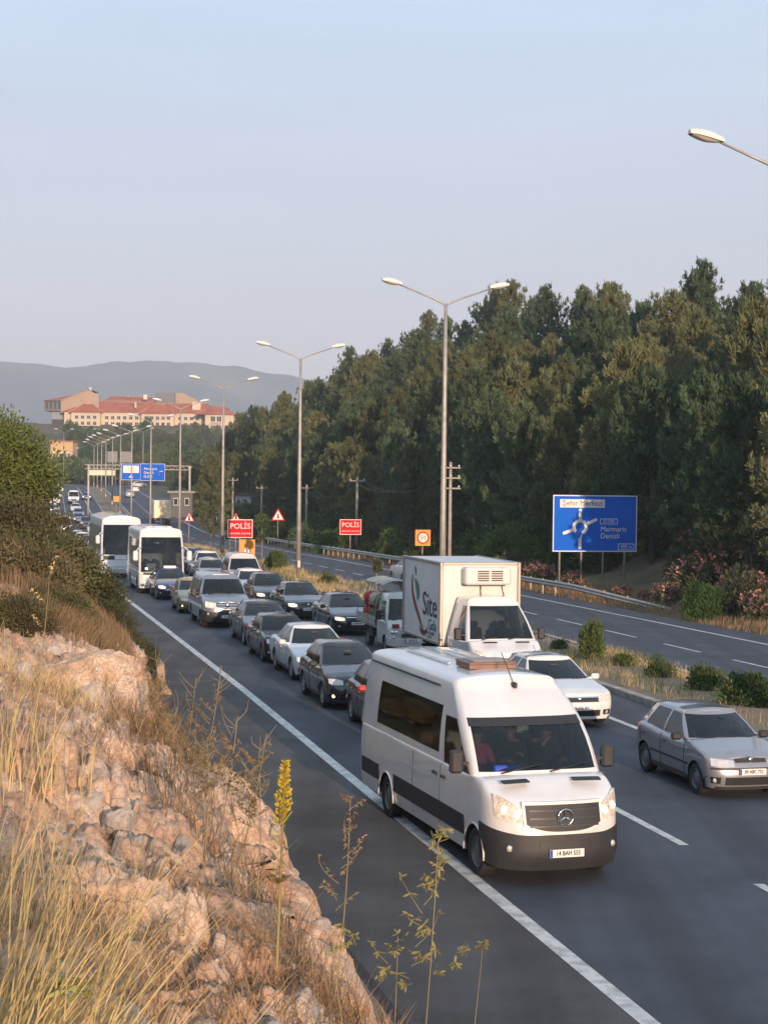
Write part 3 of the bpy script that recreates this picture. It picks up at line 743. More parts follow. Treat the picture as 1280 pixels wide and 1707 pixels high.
def car(name, label, cat, c, Y, col, prm, group='vehicles queued on the near carriageway', rz=0.0, lights='off', plate_s=None, lod=0, metal=.0, mirrorcol=None, rim='alloy', rough=.3, dlat=0.0):
    """generic saloon / hatchback; c, Y place the centre of the front bumper"""
    p = dict(fo=.86, L=4.4, W=1.76, wb=2.6, R=.31, hood=.76, cowl=.96, belt=.95, H=1.45, ws=(-.45, -1.25), rw=(-3.15, -2.7), wbw=.80, wtw=.56, tailz=.98, df=.5, pill=.55, dz=.0, grille='slot', hatch=False)
    p.update(prm)
    th = heading(Y) + rz; pos = P(c, Y); fo = p['fo']
    # origin = front axle
    pos = pos + Vector((-math.sin(th) * fo, math.cos(th) * fo, 0)); pos.z = float(zr(pos.y))
    root = empty(name, pos, th - PI / 2, label, cat, group)
    if not isinstance(col, bpy.types.Material): col = paint('%02x%02x%02x' % tuple(int(255 * min(1, q) ** .45) for q in col), col, metal, rough)
    W = p['W']; L = p['L']; wsb, wst = p['ws']; rwb, rwt = p['rw']; xr = fo - L
    sh = [(fo + .1, p['hood'] - .10), (fo - .12, p['hood'] - .03), (fo - .4, p['hood'] + .03), (wsb, p['cowl']), (wsb - .6, p['belt'] + .0), (rwb, p['belt'] + .03), (xr + .25, p['tailz']), (xr, p['tailz'] - .06)]
    if p['hatch']: sh = sh[:5] + [(rwb + .3, p['belt'] + .05), (xr, p['belt'] + .03)]
    S = Shell(fo, L, W, p['wb'], p['R'], df=p['df'], dr=.35, shoulder=sh, sill=p.get('sill', .21),
              nose=[(.2, -.06), (.42, 0), (.58, -.02), (.75, -.12), (.9, -.2)], tail=[(.2, .06), (.5, 0), (.9, .07)])
    S.build(col, root, x_ws=wsb - .05, x_rw=rwb + .12); S.arches(root)
    rows = [0, .05, .3, .55, .8, .95, 1.0]
    vb = (.05, .95)
    xs = [(wsb - .14, wst - .10)]
    bp = wsb - (wsb - rwb) * .5
    sides = [(wsb - .30, wst - .16, True, vb), (bp + .05, bp + .1, False, vb), (bp - .03, bp + .02, True, vb), (rwb + p['pill'] , rwt + p['pill'] * .8, False, vb)]
    if p['hatch']: sides = sides[:3] + [(rwb + .42, rwt + .38, False, vb)]
    H = [(rwt - .1, p['H'] - .12), (rwt + .4, p['H'] - .08), (wst - .3, p['H'] - .075), (wst + .1, p['H'] - .11)]
    zb = [(xr, p['belt']), (rwb, p['belt'] + .01), (wsb - .8, p['belt'] - .01), (wsb - .2, p['cowl'] - .01), (wsb, p['cowl'] + .0)]
    ob, pt, st, g = upper(root, col, M_GLASS, (wsb, wst, p['wbw'], p['wtw']), sides, (rwb, rwt, p['wbw'] * .97, p['wtw'] * .97), zb, H, rows, crown=.05, edge=.045, wsg=(.94, .04, .96), bf=.22, br=.16)
    if p.get('vans'): pass
    # door seams, handles
    zs = p['belt']
    if lod < 2:
        for sg in (1, -1):
            mb = MB()
            for x in (wsb - .20, bp, rwb + p['pill'] * .9):
                pts = []
                for z in np.linspace(max(S.sill + .08, S.zb(x) + .05), zs - .03, 5): pts.append((x, sg * (S.hw(z) + .0015), z))
                mb.tube(pts, .006, 4)
            mb.tube([(wsb - .2, sg * (S.hw(.33) + .001), S.sill + .1), (rwb + p['pill'] * .9, sg * (S.hw(.33) + .001), S.sill + .1)], .006, 4)
            mb.build('door_seam', M_TRIM, root)
            for x in (bp + .22, rwb + p['pill'] * .9 + .2):
                h = MB(); h.box((x, sg * (S.hw(zs - .12) + .012), zs - .14), (.17, .03, .03), bev=.008); h.build('door_handle', p.get('hcol', col), root)
            s_ = MB(); s_.box((-p['wb'] / 2, sg * (S.hw(.25) + .0), S.sill + .05), (p['wb'] - 2 * S.aR - .04, .03, .09), bev=.01); s_.build('sill_trim', p.get('sillm', M_TRIM), root)
    for sg in (1, -1):
        mirror_(root, wsb - .35, sg * (W / 2 + .09), zs + .05, mirrorcol or p.get('mcol', M_TRIM), 1.0, sg)
    # front end
    hz = p['hood']
    hl = p.get('hl', [(.46, .0, .10), (.6, -.01, .13), (.72, .0, .14), (.80, .03, .14)])
    Lm = M_LENS if lights == 'off' else (M_LENSL if lights == 'low' else M_LENSW)
    for sg in (1, -1):
        stz = [(('y', sg * y * W / 1.76), hz - .19 + a, hz - .19 + b) for y, a, b in hl]
        h = S.patch('headlight', Lm, root, stz, 4, .006, depth=.03)
        if lights == 'lit':
            b = MB(); x, y = S.pt(S.fy(.62 * W / 1.76, hz - .12), hz - .12); b.lathe([(.001, .03), (.05, .022), (.065, 0)], (x, y * sg, hz - .12), 'X', 12); b.build('headlamp_bulb', M_BULB, h)
    gz0, gz1, gy = p.get('gr', (hz - .17, hz - .07, .40))
    ysn = np.linspace(-gy, gy, 9)
    gg = S.patch('grille', M_TRIM, root, [(('y', y), gz0, gz1) for y in ysn], 4, .004, depth=.02)
    if p.get('chrome'):
        S.patch('chrome_strip', M_CHROME, root, [(('y', y), gz1 - .012, gz1 + .012) for y in ysn], 2, .012, depth=.02)
    S.patch('lower_grille', M_TRIM, root, [(('y', y), .27, .27 + .15) for y in np.linspace(-.5, .5, 9)], 4, .004, depth=.02)
    S.patch('bumper_lip', M_TRIM, root, [(('y', y), .19, .245) for y in np.linspace(-.78, .78, 13)], 2, .008, depth=.03)
    if lod < 2:
        x0 = S.pt(S.fy(0, gz1 - .05), gz1 - .05)[0]
        b = MB(); b.lathe([(.001, .012), (.045, .009), (.052, 0)], (x0 + .006, 0, (gz0 + gz1) / 2 + .01), 'X', 14); b.build('badge', M_CHROME, root)
        for sg in (1, -1):
            f = S.patch('fog_lamp', M_TRIM, root, [(('y', sg * y), .30, .42) for y in (.58, .65, .72, .78)], 3, .006)
            b = MB(); x, y = S.pt(S.fy(.67, .36), .36); b.lathe([(.001, .02), (.035, .016), (.045, 0)], (x + .0, y * sg, .36), 'X', 10)
            b.build('fog_lens', M_BULBO if p.get('fog') and sg in p['fog'] else M_LENS, f)
        # wipers
        wp = MB()
        for y0 in (-.35, .25):
            A = pt(dict(k='f', y=.0 + abs(y0) / p['wbw'], g=None), .02, -.02); Bq = pt(dict(k='f', y=min(.9, abs(y0 + .5) / p['wbw']), g=None), .10, -.02)
            wp.tube([(A.x, y0, A.z + .01), (Bq.x, y0 + .5, Bq.z)], .01, 4)
        wp.build('wiper', M_TRIM, root)
    x0 = S.pt(S.fy(0, .46), .46)[0]; pz = p.get('pz', .47)
    plate(root, (x0 + .02, 0, pz), RFRONT, plate_s)
    # rear
    for sg in (1, -1):
        S.patch('tail_light', M_RED, root, [(('yr', sg * y), p['tailz'] - .22, p['tailz'] - .05) for y in (.5, .62, .74, .82)], 3, .008)
    if lod < 2: plate(root, (xr - .01, 0, .6), (PI / 2, 0, -PI / 2), None)
    for x in (0, -p['wb']):
        for sg in (1, -1): wheel(root, x, sg * (W / 2 - .115), p['R'], .2, rim, sg, p.get('spk', 5))
    interior(root, wsb, rwb, .35, p['belt'] - .05, W * .88)
    if lod < 2:
        a = MB(); a.box((wsb - .62 + .3 - .25, 0, p['H'] - .20), (.03, .2, .06), bev=.01); a.build('rear_view_mirror', M_TRIM, root)
        ant = MB(); ant.tube([(rwt + .3, 0, p['H'] - .04), (rwt + .12, 0, p['H'] + .12)], .006, 4); ant.build('antenna', M_TRIM, root)
    return root, S, pt

# ------------------------------------------------------------ people
M_SKIN = mat('skin', (0.42, 0.24, 0.165), 0.55, var=.08, scale=9)
M_HAIR = mat('dark_hair', (0.02, 0.016, 0.013), 0.7)
def person(label, loc, rz, pose, shirt, hair=M_HAIR, parent=None, group=None):
    """pose = dict of joints in metres, hips at the origin, facing +x"""
    J = dict(pelvis=(0, 0, .0), belly=(.0, 0, .18), chest=(-.03, 0, .40), neck=(-.02, 0, .56), head0=(.0, 0, .64), head1=(.015, 0, .73), crown=(.0, 0, .80),
             shL=(-.03, .19, .50), elL=(.08, .24, .27), haL=(.34, .17, .30), shR=(-.03, -.19, .50), elR=(.08, -.24, .27), haR=(.34, -.17, .30),
             hipL=(.02, .10, -.02), knL=(.44, .14, .04), anL=(.52, .14, -.36), toL=(.66, .14, -.40), hipR=(.02, -.10, -.02), knR=(.44, -.14, .04), anR=(.52, -.14, -.36), toR=(.66, -.14, -.40))
    J.update(pose)
    rad = dict(pelvis=(.16, .13), belly=(.16, .12), chest=(.18, .12), neck=(.058, .058), head0=(.075, .085), head1=(.085, .10), crown=(.055, .065), shL=(.075, .075), shR=(.075, .075),
               elL=(.05, .05), elR=(.05, .05), haL=(.032, .032), haR=(.032, .032), hipL=(.10, .10), hipR=(.10, .10), knL=(.07, .07), knR=(.07, .07), anL=(.045, .045), anR=(.045, .045), toL=(.045, .03), toR=(.045, .03))
    E_ = [('pelvis', 'belly'), ('belly', 'chest'), ('chest', 'neck'), ('neck', 'head0'), ('head0', 'head1'), ('head1', 'crown'), ('chest', 'shL'), ('shL', 'elL'), ('elL', 'haL'), ('chest', 'shR'), ('shR', 'elR'), ('elR', 'haR'),
          ('pelvis', 'hipL'), ('hipL', 'knL'), ('knL', 'anL'), ('anL', 'toL'), ('pelvis', 'hipR'), ('hipR', 'knR'), ('knR', 'anR'), ('anR', 'toR')]
    names = list(J); V = [J[n] for n in names]; ed = [(names.index(a), names.index(b)) for a, b in E_]; R_ = [rad[n] for n in names]
    for sd_ in ('L', 'R'):     # five fingers on each hand
        h = Vector(J['ha' + sd_]); e_ = Vector(J['el' + sd_]); d = (h - e_).normalized(); sw = d.cross(Vector((0, 0, 1))).normalized()
        for k, (of, ln) in enumerate(((-.035, .07), (-.013, .085), (.01, .08), (.03, .065), (.045, .05))):
            i0 = len(V); V.append(tuple(h + d * .05 + sw * of)); V.append(tuple(h + d * (.05 + ln * .6) + sw * of * 1.15 + Vector((0, 0, -.012)))); V.append(tuple(h + d * (.05 + ln * .85) + sw * of * 1.15 + Vector((0, 0, -.04))))
            R_ += [(.010, .010), (.009, .009), (.007, .007)]; ed += [(names.index('ha' + sd_), i0), (i0, i0 + 1), (i0 + 1, i0 + 2)]
    me = bpy.data.meshes.new('person'); me.from_pydata(V, ed, []); o = bpy.data.objects.new('person_tmp', me); COL.objects.link(o)
    md = o.modifiers.new('s', 'SKIN'); md.use_smooth_shade = True
    for i, r in enumerate(R_): me.skin_vertices[0].data[i].radius = r
    me.skin_vertices[0].data[0].use_root = True
    ms = o.modifiers.new('d', 'SUBSURF'); ms.levels = 1; ms.render_levels = 1
    dg = bpy.context.evaluated_depsgraph_get(); m2 = bpy.data.meshes.new_from_object(o.evaluated_get(dg)); bpy.data.objects.remove(o)
    m2.materials.clear(); m2.materials.append(shirt); m2.materials.append(M_SKIN); m2.materials.append(M_INT)
    hL, hR = Vector(J['haL']), Vector(J['haR'])
    for p in m2.polygons:
        c_ = p.center; p.use_smooth = True
        if c_.z > J['neck'][2] - .01 and (c_ - Vector(J['head1'])).length < .25: p.material_index = 1
        elif min((c_ - hL).length, (c_ - hR).length) < .12: p.material_index = 1
        elif c_.x > .06 and c_.z < .12: p.material_index = 2
        elif c_.z < -.1: p.material_index = 2
    b = bpy.data.objects.new('person', m2); COL.objects.link(b)
    b.location = loc; b.rotation_euler = (0, 0, rz); tag(b, label, 'person', group)
    hd = Vector(J['head1']); hm = MB(); rows_ = []
    for i in range(7):
        t = i / 6 * PI * .52; ring = []
        for k in range(14):
            a = 2 * PI * k / 14; rr = math.sin(t); back = 1.0 + .10 * (math.cos(a) < 0)
            ring.append((hd.x - .012 + .108 * rr * math.cos(a) * (0.80 if math.cos(a) > 0 else 1.02), hd.y + .098 * rr * math.sin(a), hd.z + .01 + .115 * math.cos(t)))
        ring.append(ring[0]); rows_.append(ring)
    hm.grid(rows_)
    hm.build('hair', hair, b)
    f = MB()
    f.add([(hd.x + .095, hd.y, hd.z + .02), (hd.x + .088, hd.y - .018, hd.z - .03), (hd.x + .088, hd.y + .018, hd.z - .03), (hd.x + .122, hd.y, hd.z - .025)], [(0, 1, 3), (0, 3, 2), (1, 2, 3)])
    f.build('nose', M_SKIN, b)
    e_ = MB()
    e_.box((hd.x + .090, hd.y, hd.z - .058), (.010, .045, .008)); e_.build('mouth', M_HAIR, b)
    for sg in (1, -1):
        e_ = MB(); e_.box((hd.x + .088, hd.y + sg * .033, hd.z + .012), (.012, .026, .010)); e_.build('eye', M_HAIR, b)
        e_ = MB(); e_.box((hd.x + .088, hd.y + sg * .033, hd.z + .032), (.012, .034, .007)); e_.build('eyebrow', M_HAIR, b)
    for sg in (1, -1):
        q = MB(); q.box((hd.x - .005, hd.y + sg * .088, hd.z - .005), (.03, .02, .055), bev=.008); q.build('ear', M_SKIN, b)
    return b

# ------------------------------------------------------------ vans, buses and trucks
def van(name, label, cat, c, Y, col, q, group='vehicles queued on the near carriageway', rz=0.0, lights='off', plate_s=None):
    p = dict(fo=1.0, L=6.97, W=2.02, wb=4.325, R=.35, hoodf=1.10, hood=1.2, cowl=1.44, belt=1.40, H=2.68, xw=.12, xt=-1.25, wtw=.80, wsv=(.05, .60), rows=[0, .05, .1, .2, .35, .5, .6, .7, .8, .9, 1.0],
             sides=None, df=.75, nf=2.7, bump=(.24, .78), fbulge=.16, crown=.07, xrb=None, rv=(.1, .62), wbr=None, cab=False, rearwheel=True, dual=False, gr=(.84, 1.14, .48), hl=None, rim='steel', sideglass=None)
    p.update(q)
    th = heading(Y) + rz; pos = P(c, Y) + Vector((-math.sin(th) * p['fo'], math.cos(th) * p['fo'], 0)); pos.z = float(zr(pos.y))
    root = empty(name, pos, th - PI / 2, label, cat, group)
    W = p['W']; fo = p['fo']; xr = fo - p['L']
    sh = [(fo + .1, p['hoodf']), (fo - .15, p['hood']), (fo - .5, p['hood'] + (p['cowl'] - p['hood']) * .5), (p['xw'], p['cowl']), (p['xw'] - .5, p['belt'] + .01), (xr, p['belt'])]
    S = Shell(fo, p['L'], W, p['wb'] if not p['cab'] else 20, p['R'], df=p['df'], dr=.16, nf=p['nf'], nr=4, shoulder=sh, sill=.30, ins=.1,
              nose=p.get('nose', [(.2, -.12), (.45, 0), (.8, -.03), (1.2, -.16), (1.5, -.3)]), tail=[(.2, .02), (.6, 0), (1.4, .03)], waist=[(.2, .955), (.5, 1.0), (1.0, 1.0), (1.45, .985)])
    S.build(col, root, x_ws=p['xw'] - .05, x_rw=xr + .25); S.arches(root)
    wb_ = W / 2 * .985 - .006; xrb = xr + .0
    H = p['H']
    sides = p['sides'] or [(p['xw'] - .40, p['xt'] - .30, True, (.0, .60)), (-1.42, -1.62, False, (0, 1)), (-1.68, -1.74, True, (.1, .7)), (-3.3, -3.3, True, (.1, .7)), (-5.0, -4.95, False, (0, 1)), (xr + .2, xr + .25, False, (0, 1))]
    ob, pt, st, g = upper(root, col, p.get('glassmap') or {'f': M_GLASS, 's0L': M_GLASS, 's0R': M_GLASS, '*': M_GLASSD}, (p['xw'], p['xt'], wb_, p['wtw']), sides, (xr + .02, xr + .10, wb_, p['wtw']),
                          [(xr, p['belt']), (p['xw'] - .6, p['belt']), (p['xw'] - .1, p['cowl'] - .02), (p['xw'], p['cowl'])], H, p['rows'], crown=p['crown'], edge=.10, bulge=p.get('bulge', .03), fbulge=p['fbulge'],
                          bf=.20, br=.03, wsg=(.93, p['wsv'][0], p['wsv'][1]), rwg=(.8, p['rv'][0], p['rv'][1]))
    # bumper in unpainted plastic, wrapping to the wheel arch
    b0, b1 = p['bump']
    bs = [(('f', t), b0 + .06 * t ** 3, b1 - .03 + .15 * max(0, t - .35)) for t in np.linspace(0, 1, 14)] + [(('s', x), b0 + .06, b1 + .07) for x in np.linspace(fo - p['df'] - .01, min(fo - p['df'] - .02, S.aR + .02), 3)]
    for sg in (1, -1): S.patch('front_bumper', p.get('bumpm', M_BUMP), root, bs, 6, .02, mirror=sg < 0, depth=.04)
    Lm = M_LENS if lights == 'off' else (M_LENSL if lights == 'low' else M_LENSW)
    for sg in (1, -1):
        hl = p['hl'] or [(.50, .96, 1.04), (.62, .93, 1.12), (.75, .92, 1.19), (.86, .94, 1.25), (.93, .99, 1.29)]
        h = S.patch('headlight', Lm, root, [(('y', sg * y * W / 2.02), a, b) for y, a, b in hl], 4, .012, depth=.04)
        for yy in (.66, .82):
            zz = np.interp(yy, [a[0] for a in hl], [(a[1] + a[2]) / 2 for a in hl]); x, y = S.pt(S.fy(yy * W / 2.02, zz), zz)
            bb = MB(); bb.lathe([(.001, .028), (.045, .024), (.06, .006)], (x, y * sg, zz), 'X', 12); bb.build('headlamp_bulb', M_BULBO if lights == 'low' else (M_BULB if lights == 'lit' else M_CHROME), h)
    g0, g1, gy = p['gr']
    def gtrap(e): return [(('y', y), g0 - e + (abs(y) / gy) ** 3 * .10, g1 + e) for y in np.linspace(-gy - e, gy + e, 13)]
    if p.get('frame'): S.patch('grille_frame', p['frame'], root, gtrap(.04), 4, .03, depth=.05)
    gg = S.patch('grille', M_TRIM, root, gtrap(0), 4, .036, depth=.05)
    for k in range(p.get('bars', 3)):
        z = g0 + (g1 - g0) * (k + .7) / (p.get('bars', 3) + .4)
        S.patch('grille_bar', p.get('barm', M_BUMP), gg, [(('y', y), z - .014, z + .014) for y in np.linspace(-gy * .92, gy * .92, 11)], 2, .05, depth=.02)
    x0 = S.pt(S.fy(0, .5), .5)[0]
    lowg = S.patch('lower_grille', M_TRIM, root, [(('y', y), .56, .67) for y in np.linspace(-.38, .38, 7)], 3, .028, depth=.02)
    plate(root, (x0 + .045, 0, p.get('pz', .46)), RFRONT, plate_s)
    for sg in (1, -1):
        x, y = S.pt(S.fy(.78 * W / 2.02, .56), .56); f = MB(); f.lathe([(.001, .03), (.04, .025), (.05, .0)], (x + .012, y * sg, .56), 'X', 12); f.build('fog_lamp', p.get('fogm', M_LENS), root)
        mirror_(root, p['xw'] - .40, sg * (W / 2 + .19), p['belt'] + .22, p.get('mirm', M_TRIM), 1, sg, tall=True)
        # bonnet air intakes
    wp = MB()
    for y0 in (-.62, .12):
        A = pt(dict(k='f', y=abs(y0) / wb_, g=None), .03, -.02); B_ = pt(dict(k='f', y=min(.9, abs(y0 + .62) / wb_), g=None), .10, -.02); wp.tube([(A.x, y0, A.z), (B_.x, y0 + .62, B_.z)], .012, 4)
    wp.build('wiper', M_TRIM, root)
    for sg in (1, -1):
        wheel(root, 0, sg * (W / 2 - .135), p['R'], .22, p['rim'], sg, 6)
        if p['rearwheel']: wheel(root, -p['wb'], sg * (W / 2 - .135), p['R'], .22, p['rim'], sg, 6)
    interior(root, p['xw'], p.get('xint', -3.4), p.get('zfl', .7), p['cowl'] - .05, W * .86, p.get('seats', 3))
    return root, S, pt, pos, th
def place_in(root, lx, ly, lz):
    a = root.rotation_euler.z; return Vector((root.location.x + lx * math.cos(a) - ly * math.sin(a), root.location.y + lx * math.sin(a) + ly * math.cos(a), root.location.z + lz))
def seam(parent, pts, r=.006, name='door_seam'):
    m = MB(); m.tube(pts, r, 4); return m.build(name, M_TRIM, parent)

# ------------------------------------------------------------ the traffic, nearest first
WHITE = paint('white', (0.68, 0.68, 0.68)); WHITE2 = paint('dusty_white', (0.56, 0.57, 0.57)); PEARL = paint('cool_white', (0.62, 0.65, 0.68))
def star_badge(parent, x, z, R=.115):
    m = MB(); pts = [(0, R * math.cos(a), R * math.sin(a)) for a in np.linspace(0, 2 * PI, 29)]; m.tube(pts, .011, 6, caps=False)
    for k in range(3):
        a = PI / 2 + k * 2 * PI / 3; m.add([(.0, R * math.cos(a), R * math.sin(a)), (0, .022 * math.cos(a + PI / 3), .022 * math.sin(a + PI / 3)), (.018, 0, 0), (0, .022 * math.cos(a - PI / 3), .022 * math.sin(a - PI / 3))], [(0, 1, 2), (0, 2, 3)])
    o = m.build('badge', M_CHROME, parent); o.location = (x, 0, z); return o
# --- white passenger van
root, S, pt, pos, th = van('passenger_van', 'white high-roof passenger van in front, half over the solid edge line, people in the cab', 'van', 8.27, 23.35, WHITE,
    dict(frame=WHITE, gr=(.80, 1.16, .55), barm=mat('grille_bar', (.035, .036, .04), .4, coat=.3), mirm=M_BUMP, seats=1, pz=.50, wtw=.83, H=2.60), rz=.06, lights='low', plate_s='14 BAH 555')
star_badge(root, S.pt(S.fy(0, 1.0), 1.0)[0] + .07, .99)
for sg in (1, -1):
    gm = M_BUMP; xs1 = -4.325 + S.aR + .02
    S.patch('side_rubbing_strip', gm, root, [(('s', x), .52, .80) for x in np.linspace(-S.aR - .02, xs1, 8)], 4, .012, mirror=sg < 0, depth=.02)
    S.patch('side_rubbing_strip', gm, root, [(('s', x), .56, .82) for x in np.linspace(-4.325 - S.aR - .02, S.xr + .2, 4)], 4, .012, mirror=sg < 0, depth=.02)
    for x in (-1.55, -2.9):
        seam(root, [(x, sg * (S.hw(z) + .001), z) for z in np.linspace(.36, 1.36, 5)])
    for x in (-1.38, -1.78):
        h = MB(); h.box((x, sg * (S.hw(1.2) + .02), 1.20), (.17, .04, .045), bev=.012); h.build('door_handle', M_TRIM, root)
    # rain gutter along the roof edge
    q = [pt(dict(k='s', xb=x, xt=x, g=None), .93, -.012) for x in np.linspace(-2.0, -5.7, 8)]; seam(root, [(a.x, a.y * sg, a.z) for a in q], .018, 'roof_rail')
    iv = MB(); iv.box((.42, sg * .55, 1.425), (.12, .42, .015), ry=.20, rz=-sg * .12); iv.build('bonnet_intake', M_TRIM, root)
    for ax in (0, -4.325):
        ar = MB(); pts = [(ax + (S.aR + .012) * math.cos(t), sg * (S.W / 2 + .004), S.R + (S.aR + .012) * math.sin(t)) for t in np.linspace(-.1, PI + .1, 15)]; ar.tube(pts, .016, 5); ar.build('arch_lip', WHITE, root)
hm = MB(); hm.box((-2.3, 0, 2.845), (.70, .80, .04), bev=.015); hm.box((-2.3, 0, 2.80), (.64, .78, .08)); hm.build('roof_hatch', mat('hatch_brown', (0.20, 0.12, 0.09), .5, var=.2, scale=5), root)
hf = MB(); hf.box((-2.3, 0, 2.872), (.5, .6, .02), bev=.01); hf.build('hatch_lid', mat('hatch_top', (0.32, 0.26, 0.23), .5), root)
for yy in (-.42, -.14, .14, .42):
    rb = MB(); rb.box((-4.0, yy, 2.765), (2.3, .06, .02), bev=.008); rb.build('roof_rib', WHITE, root)
an = MB(); an.box((-1.18, .05, 2.60), (.12, .07, .09), bev=.02); an.tube([(-1.2, .05, 2.62), (-1.75, .05, 3.04)], .007, 5); an.build('antenna', M_TRIM, root)
v0 = pt(dict(k='f', y=.2, g=None), .52, .03)
sv = MB()
for k in range(14):
    y0, y1 = (-.9 + k * .128) / .94, (-.9 + (k + 1) * .128) / .94
    A = pt(dict(k='f', y=abs(y0), g=None), .50, -.001); B_ = pt(dict(k='f', y=abs(y1), g=None), .50, -.001); C_ = pt(dict(k='f', y=abs(y1), g=None), .60, -.001); D_ = pt(dict(k='f', y=abs(y0), g=None), .60, -.001)
    sv.add([(A.x, A.y * np.sign(y0), A.z), (B_.x, B_.y * np.sign(y1), B_.z), (C_.x, C_.y * np.sign(y1), C_.z), (D_.x, D_.y * np.sign(y0), D_.z)], [(0, 1, 2, 3)])
sv.build('sun_strip', M_TRIM, root)
fo_ = MB(); fo_.box((-.12, -.48, 1.50), (.22, .44, .16), bev=.02); tag(fo_.build('folder', mat('blue_folder', (.015, .06, .42), .5)), 'blue box lying on the dashboard of the white passenger van', 'box'); bpy.data.objects['folder'].location = (0, 0, 0)
ff = bpy.data.objects['folder']; ff.location = root.location; ff.rotation_euler = root.rotation_euler
NAVY = mat('navy_cloth', (0.018, 0.02, 0.03), .9); PINK = mat('pink_cloth', (.5, .07, .16), .9); LIGHT = mat('pale_shirt', (.55, .55, .52), .9); DARKC = mat('dark_cloth', (.03, .03, .035), .9)
person('man in a dark top driving the white passenger van, hand raised to his chin', place_in(root, -1.05, .46, 1.22), th - PI / 2 + .15, dict(haR=(.18, -.03, .58), elR=(.22, -.22, .36), chest=(.02, 0, .40), neck=(.06, 0, .55), head0=(.10, 0, .62), head1=(.13, 0, .70), crown=(.12, 0, .77)), NAVY)
person('passenger in dark clothes and pink scarf at the far side of the passenger van cab', place_in(root, -1.0, -.62, 1.18), th - PI / 2, dict(), PINK)
person('dark-clothed passenger in the middle seat of the passenger van cab', place_in(root, -1.15, -.02, 1.2), th - PI / 2, dict(haL=(.3, .05, .4)), NAVY)
# --- silver hatchback on the right
SILV = paint('silver', (0.30, 0.31, 0.34), .55, .34)
root, S, pt = car('hatchback', 'silver five-door hatchback at the right edge with two people inside', 'hatchback', 13.98, 30.0, SILV,
    dict(fo=.74, L=3.76, W=1.60, wb=2.42, R=.29, H=1.44, hood=.80, cowl=.95, belt=.93, ws=(-.30, -.98), rw=(-2.92, -2.58), hatch=True, wbw=.745, wtw=.55, pill=.34, gr=(.68, .745, .30), df=.40,
         hl=[(.36, .0, .10), (.5, -.01, .12), (.66, -.01, .13), (.80, .01, .14)], hcol=M_TRIM, pz=.52), plate_s='09 ABC 752', rim='steel', group='vehicles queued on the near carriageway')
for sg in (1, -1): S.patch('side_rubbing_strip', M_TRIM, root, [(('s', x), .50, .54) for x in np.linspace(-S.aR, -2.42 + S.aR, 6)], 2, .012, mirror=sg < 0)
S.patch('bumper_strip', M_TRIM, root, [(('y', y), .555, .59) for y in np.linspace(-.74, .74, 13)], 2, .012)
th2 = root.rotation_euler.z
person('driver in a pale shirt with both hands on the wheel of the silver hatchback', place_in(root, -1.45, .37, .49), th2, dict(haL=(.42, .12, .40), haR=(.42, -.12, .40)), LIGHT, mat('grey_hair', (.25, .24, .23), .8))
person('passenger in a pale shirt in the front seat of the silver hatchback', place_in(root, -1.5, -.37, .49), th2, dict(haL=(.3, .1, .1), haR=(.3, -.1, .1)), LIGHT)
# --- white saloon behind the passenger van
root, S, pt = car('saloon_car', 'white saloon with black slot grille beside the median, right behind the passenger van', 'saloon car', 13.95, 38.55, WHITE,
    dict(L=4.53, W=1.79, wb=2.64, R=.31, fo=.88, H=1.47, chrome=True, gr=(.60, .71, .48), hood=.80), lights='low', plate_s='35 AGL 853', mirrorcol=WHITE, rim='alloy')
S.patch('lower_band', WHITE, root, [(('y', y), .20, .25) for y in np.linspace(-.7, .7, 13)], 2, .014)
th2 = root.rotation_euler.z
person('driver with a bare forearm in the white saloon by the median', place_in(root, -1.6, .40, .49), th2, dict(haL=(.42, .12, .40), haR=(.42, -.12, .40)), DARKC)
person('passenger in dark clothes in the white saloon by the median', place_in(root, -1.6, -.40, .49), th2, dict(haL=(.3, .1, .1), haR=(.3, -.1, .1)), DARKC)
# --- refrigerated box truck
root, S, pt, pos, th = van('box_truck', 'white refrigerated box truck with a red and green fruit logo on its side', 'truck', 14.30, 44.6, WHITE,
    dict(L=3.05, fo=.98, W=2.02, cab=True, rearwheel=False, hoodf=1.0, hood=1.1, cowl=1.36, belt=1.30, H=2.36, xw=.18, xt=-.78, wtw=.72, wsv=(.05, .88), rows=[0, .05, .2, .4, .6, .8, .88, 1.0], fbulge=.06, crown=.05, bulge=.02,
         sides=[(-.22, -.92, True, (0, .88)), (-1.12, -1.2, False, (0, 1)), (-1.75, -1.7, False, (0, 1))], bump=(.24, .62), bumpm=WHITE, gr=(.66, .90, .44), bars=2, seats=1, xint=-1.9, rv=(.9, .9),
         hl=[(.54, .86, .94), (.66, .84, 1.02), (.78, .84, 1.09), (.90, .88, 1.16)], zfl=.6, mirm=M_TRIM, pz=.45), lights='low', plate_s='48 AFT 214')
CRM = mat('box_panel', (0.60, 0.60, 0.59), .45, var=.05, scale=1.5); ALU = mat('aluminium_edge', (.36, .33, .31), .4, .5)
bx0, bx1, bw, bz0, bz1 = -2.12, -6.35, 2.32, 1.02, 3.37
mb = MB(); mb.box(((bx0 + bx1) / 2, 0, (bz0 + bz1) / 2), (bx0 - bx1, bw, bz1 - bz0), bev=.02); mb.build('cargo_box', CRM, root)
for sx in (bx0, bx1):
    for sg in (1, -1):
        e_ = MB(); e_.box((sx, sg * bw / 2, (bz0 + bz1) / 2), (.10, .10, bz1 - bz0 + .04), bev=.02); e_.build('corner_post', ALU, root)
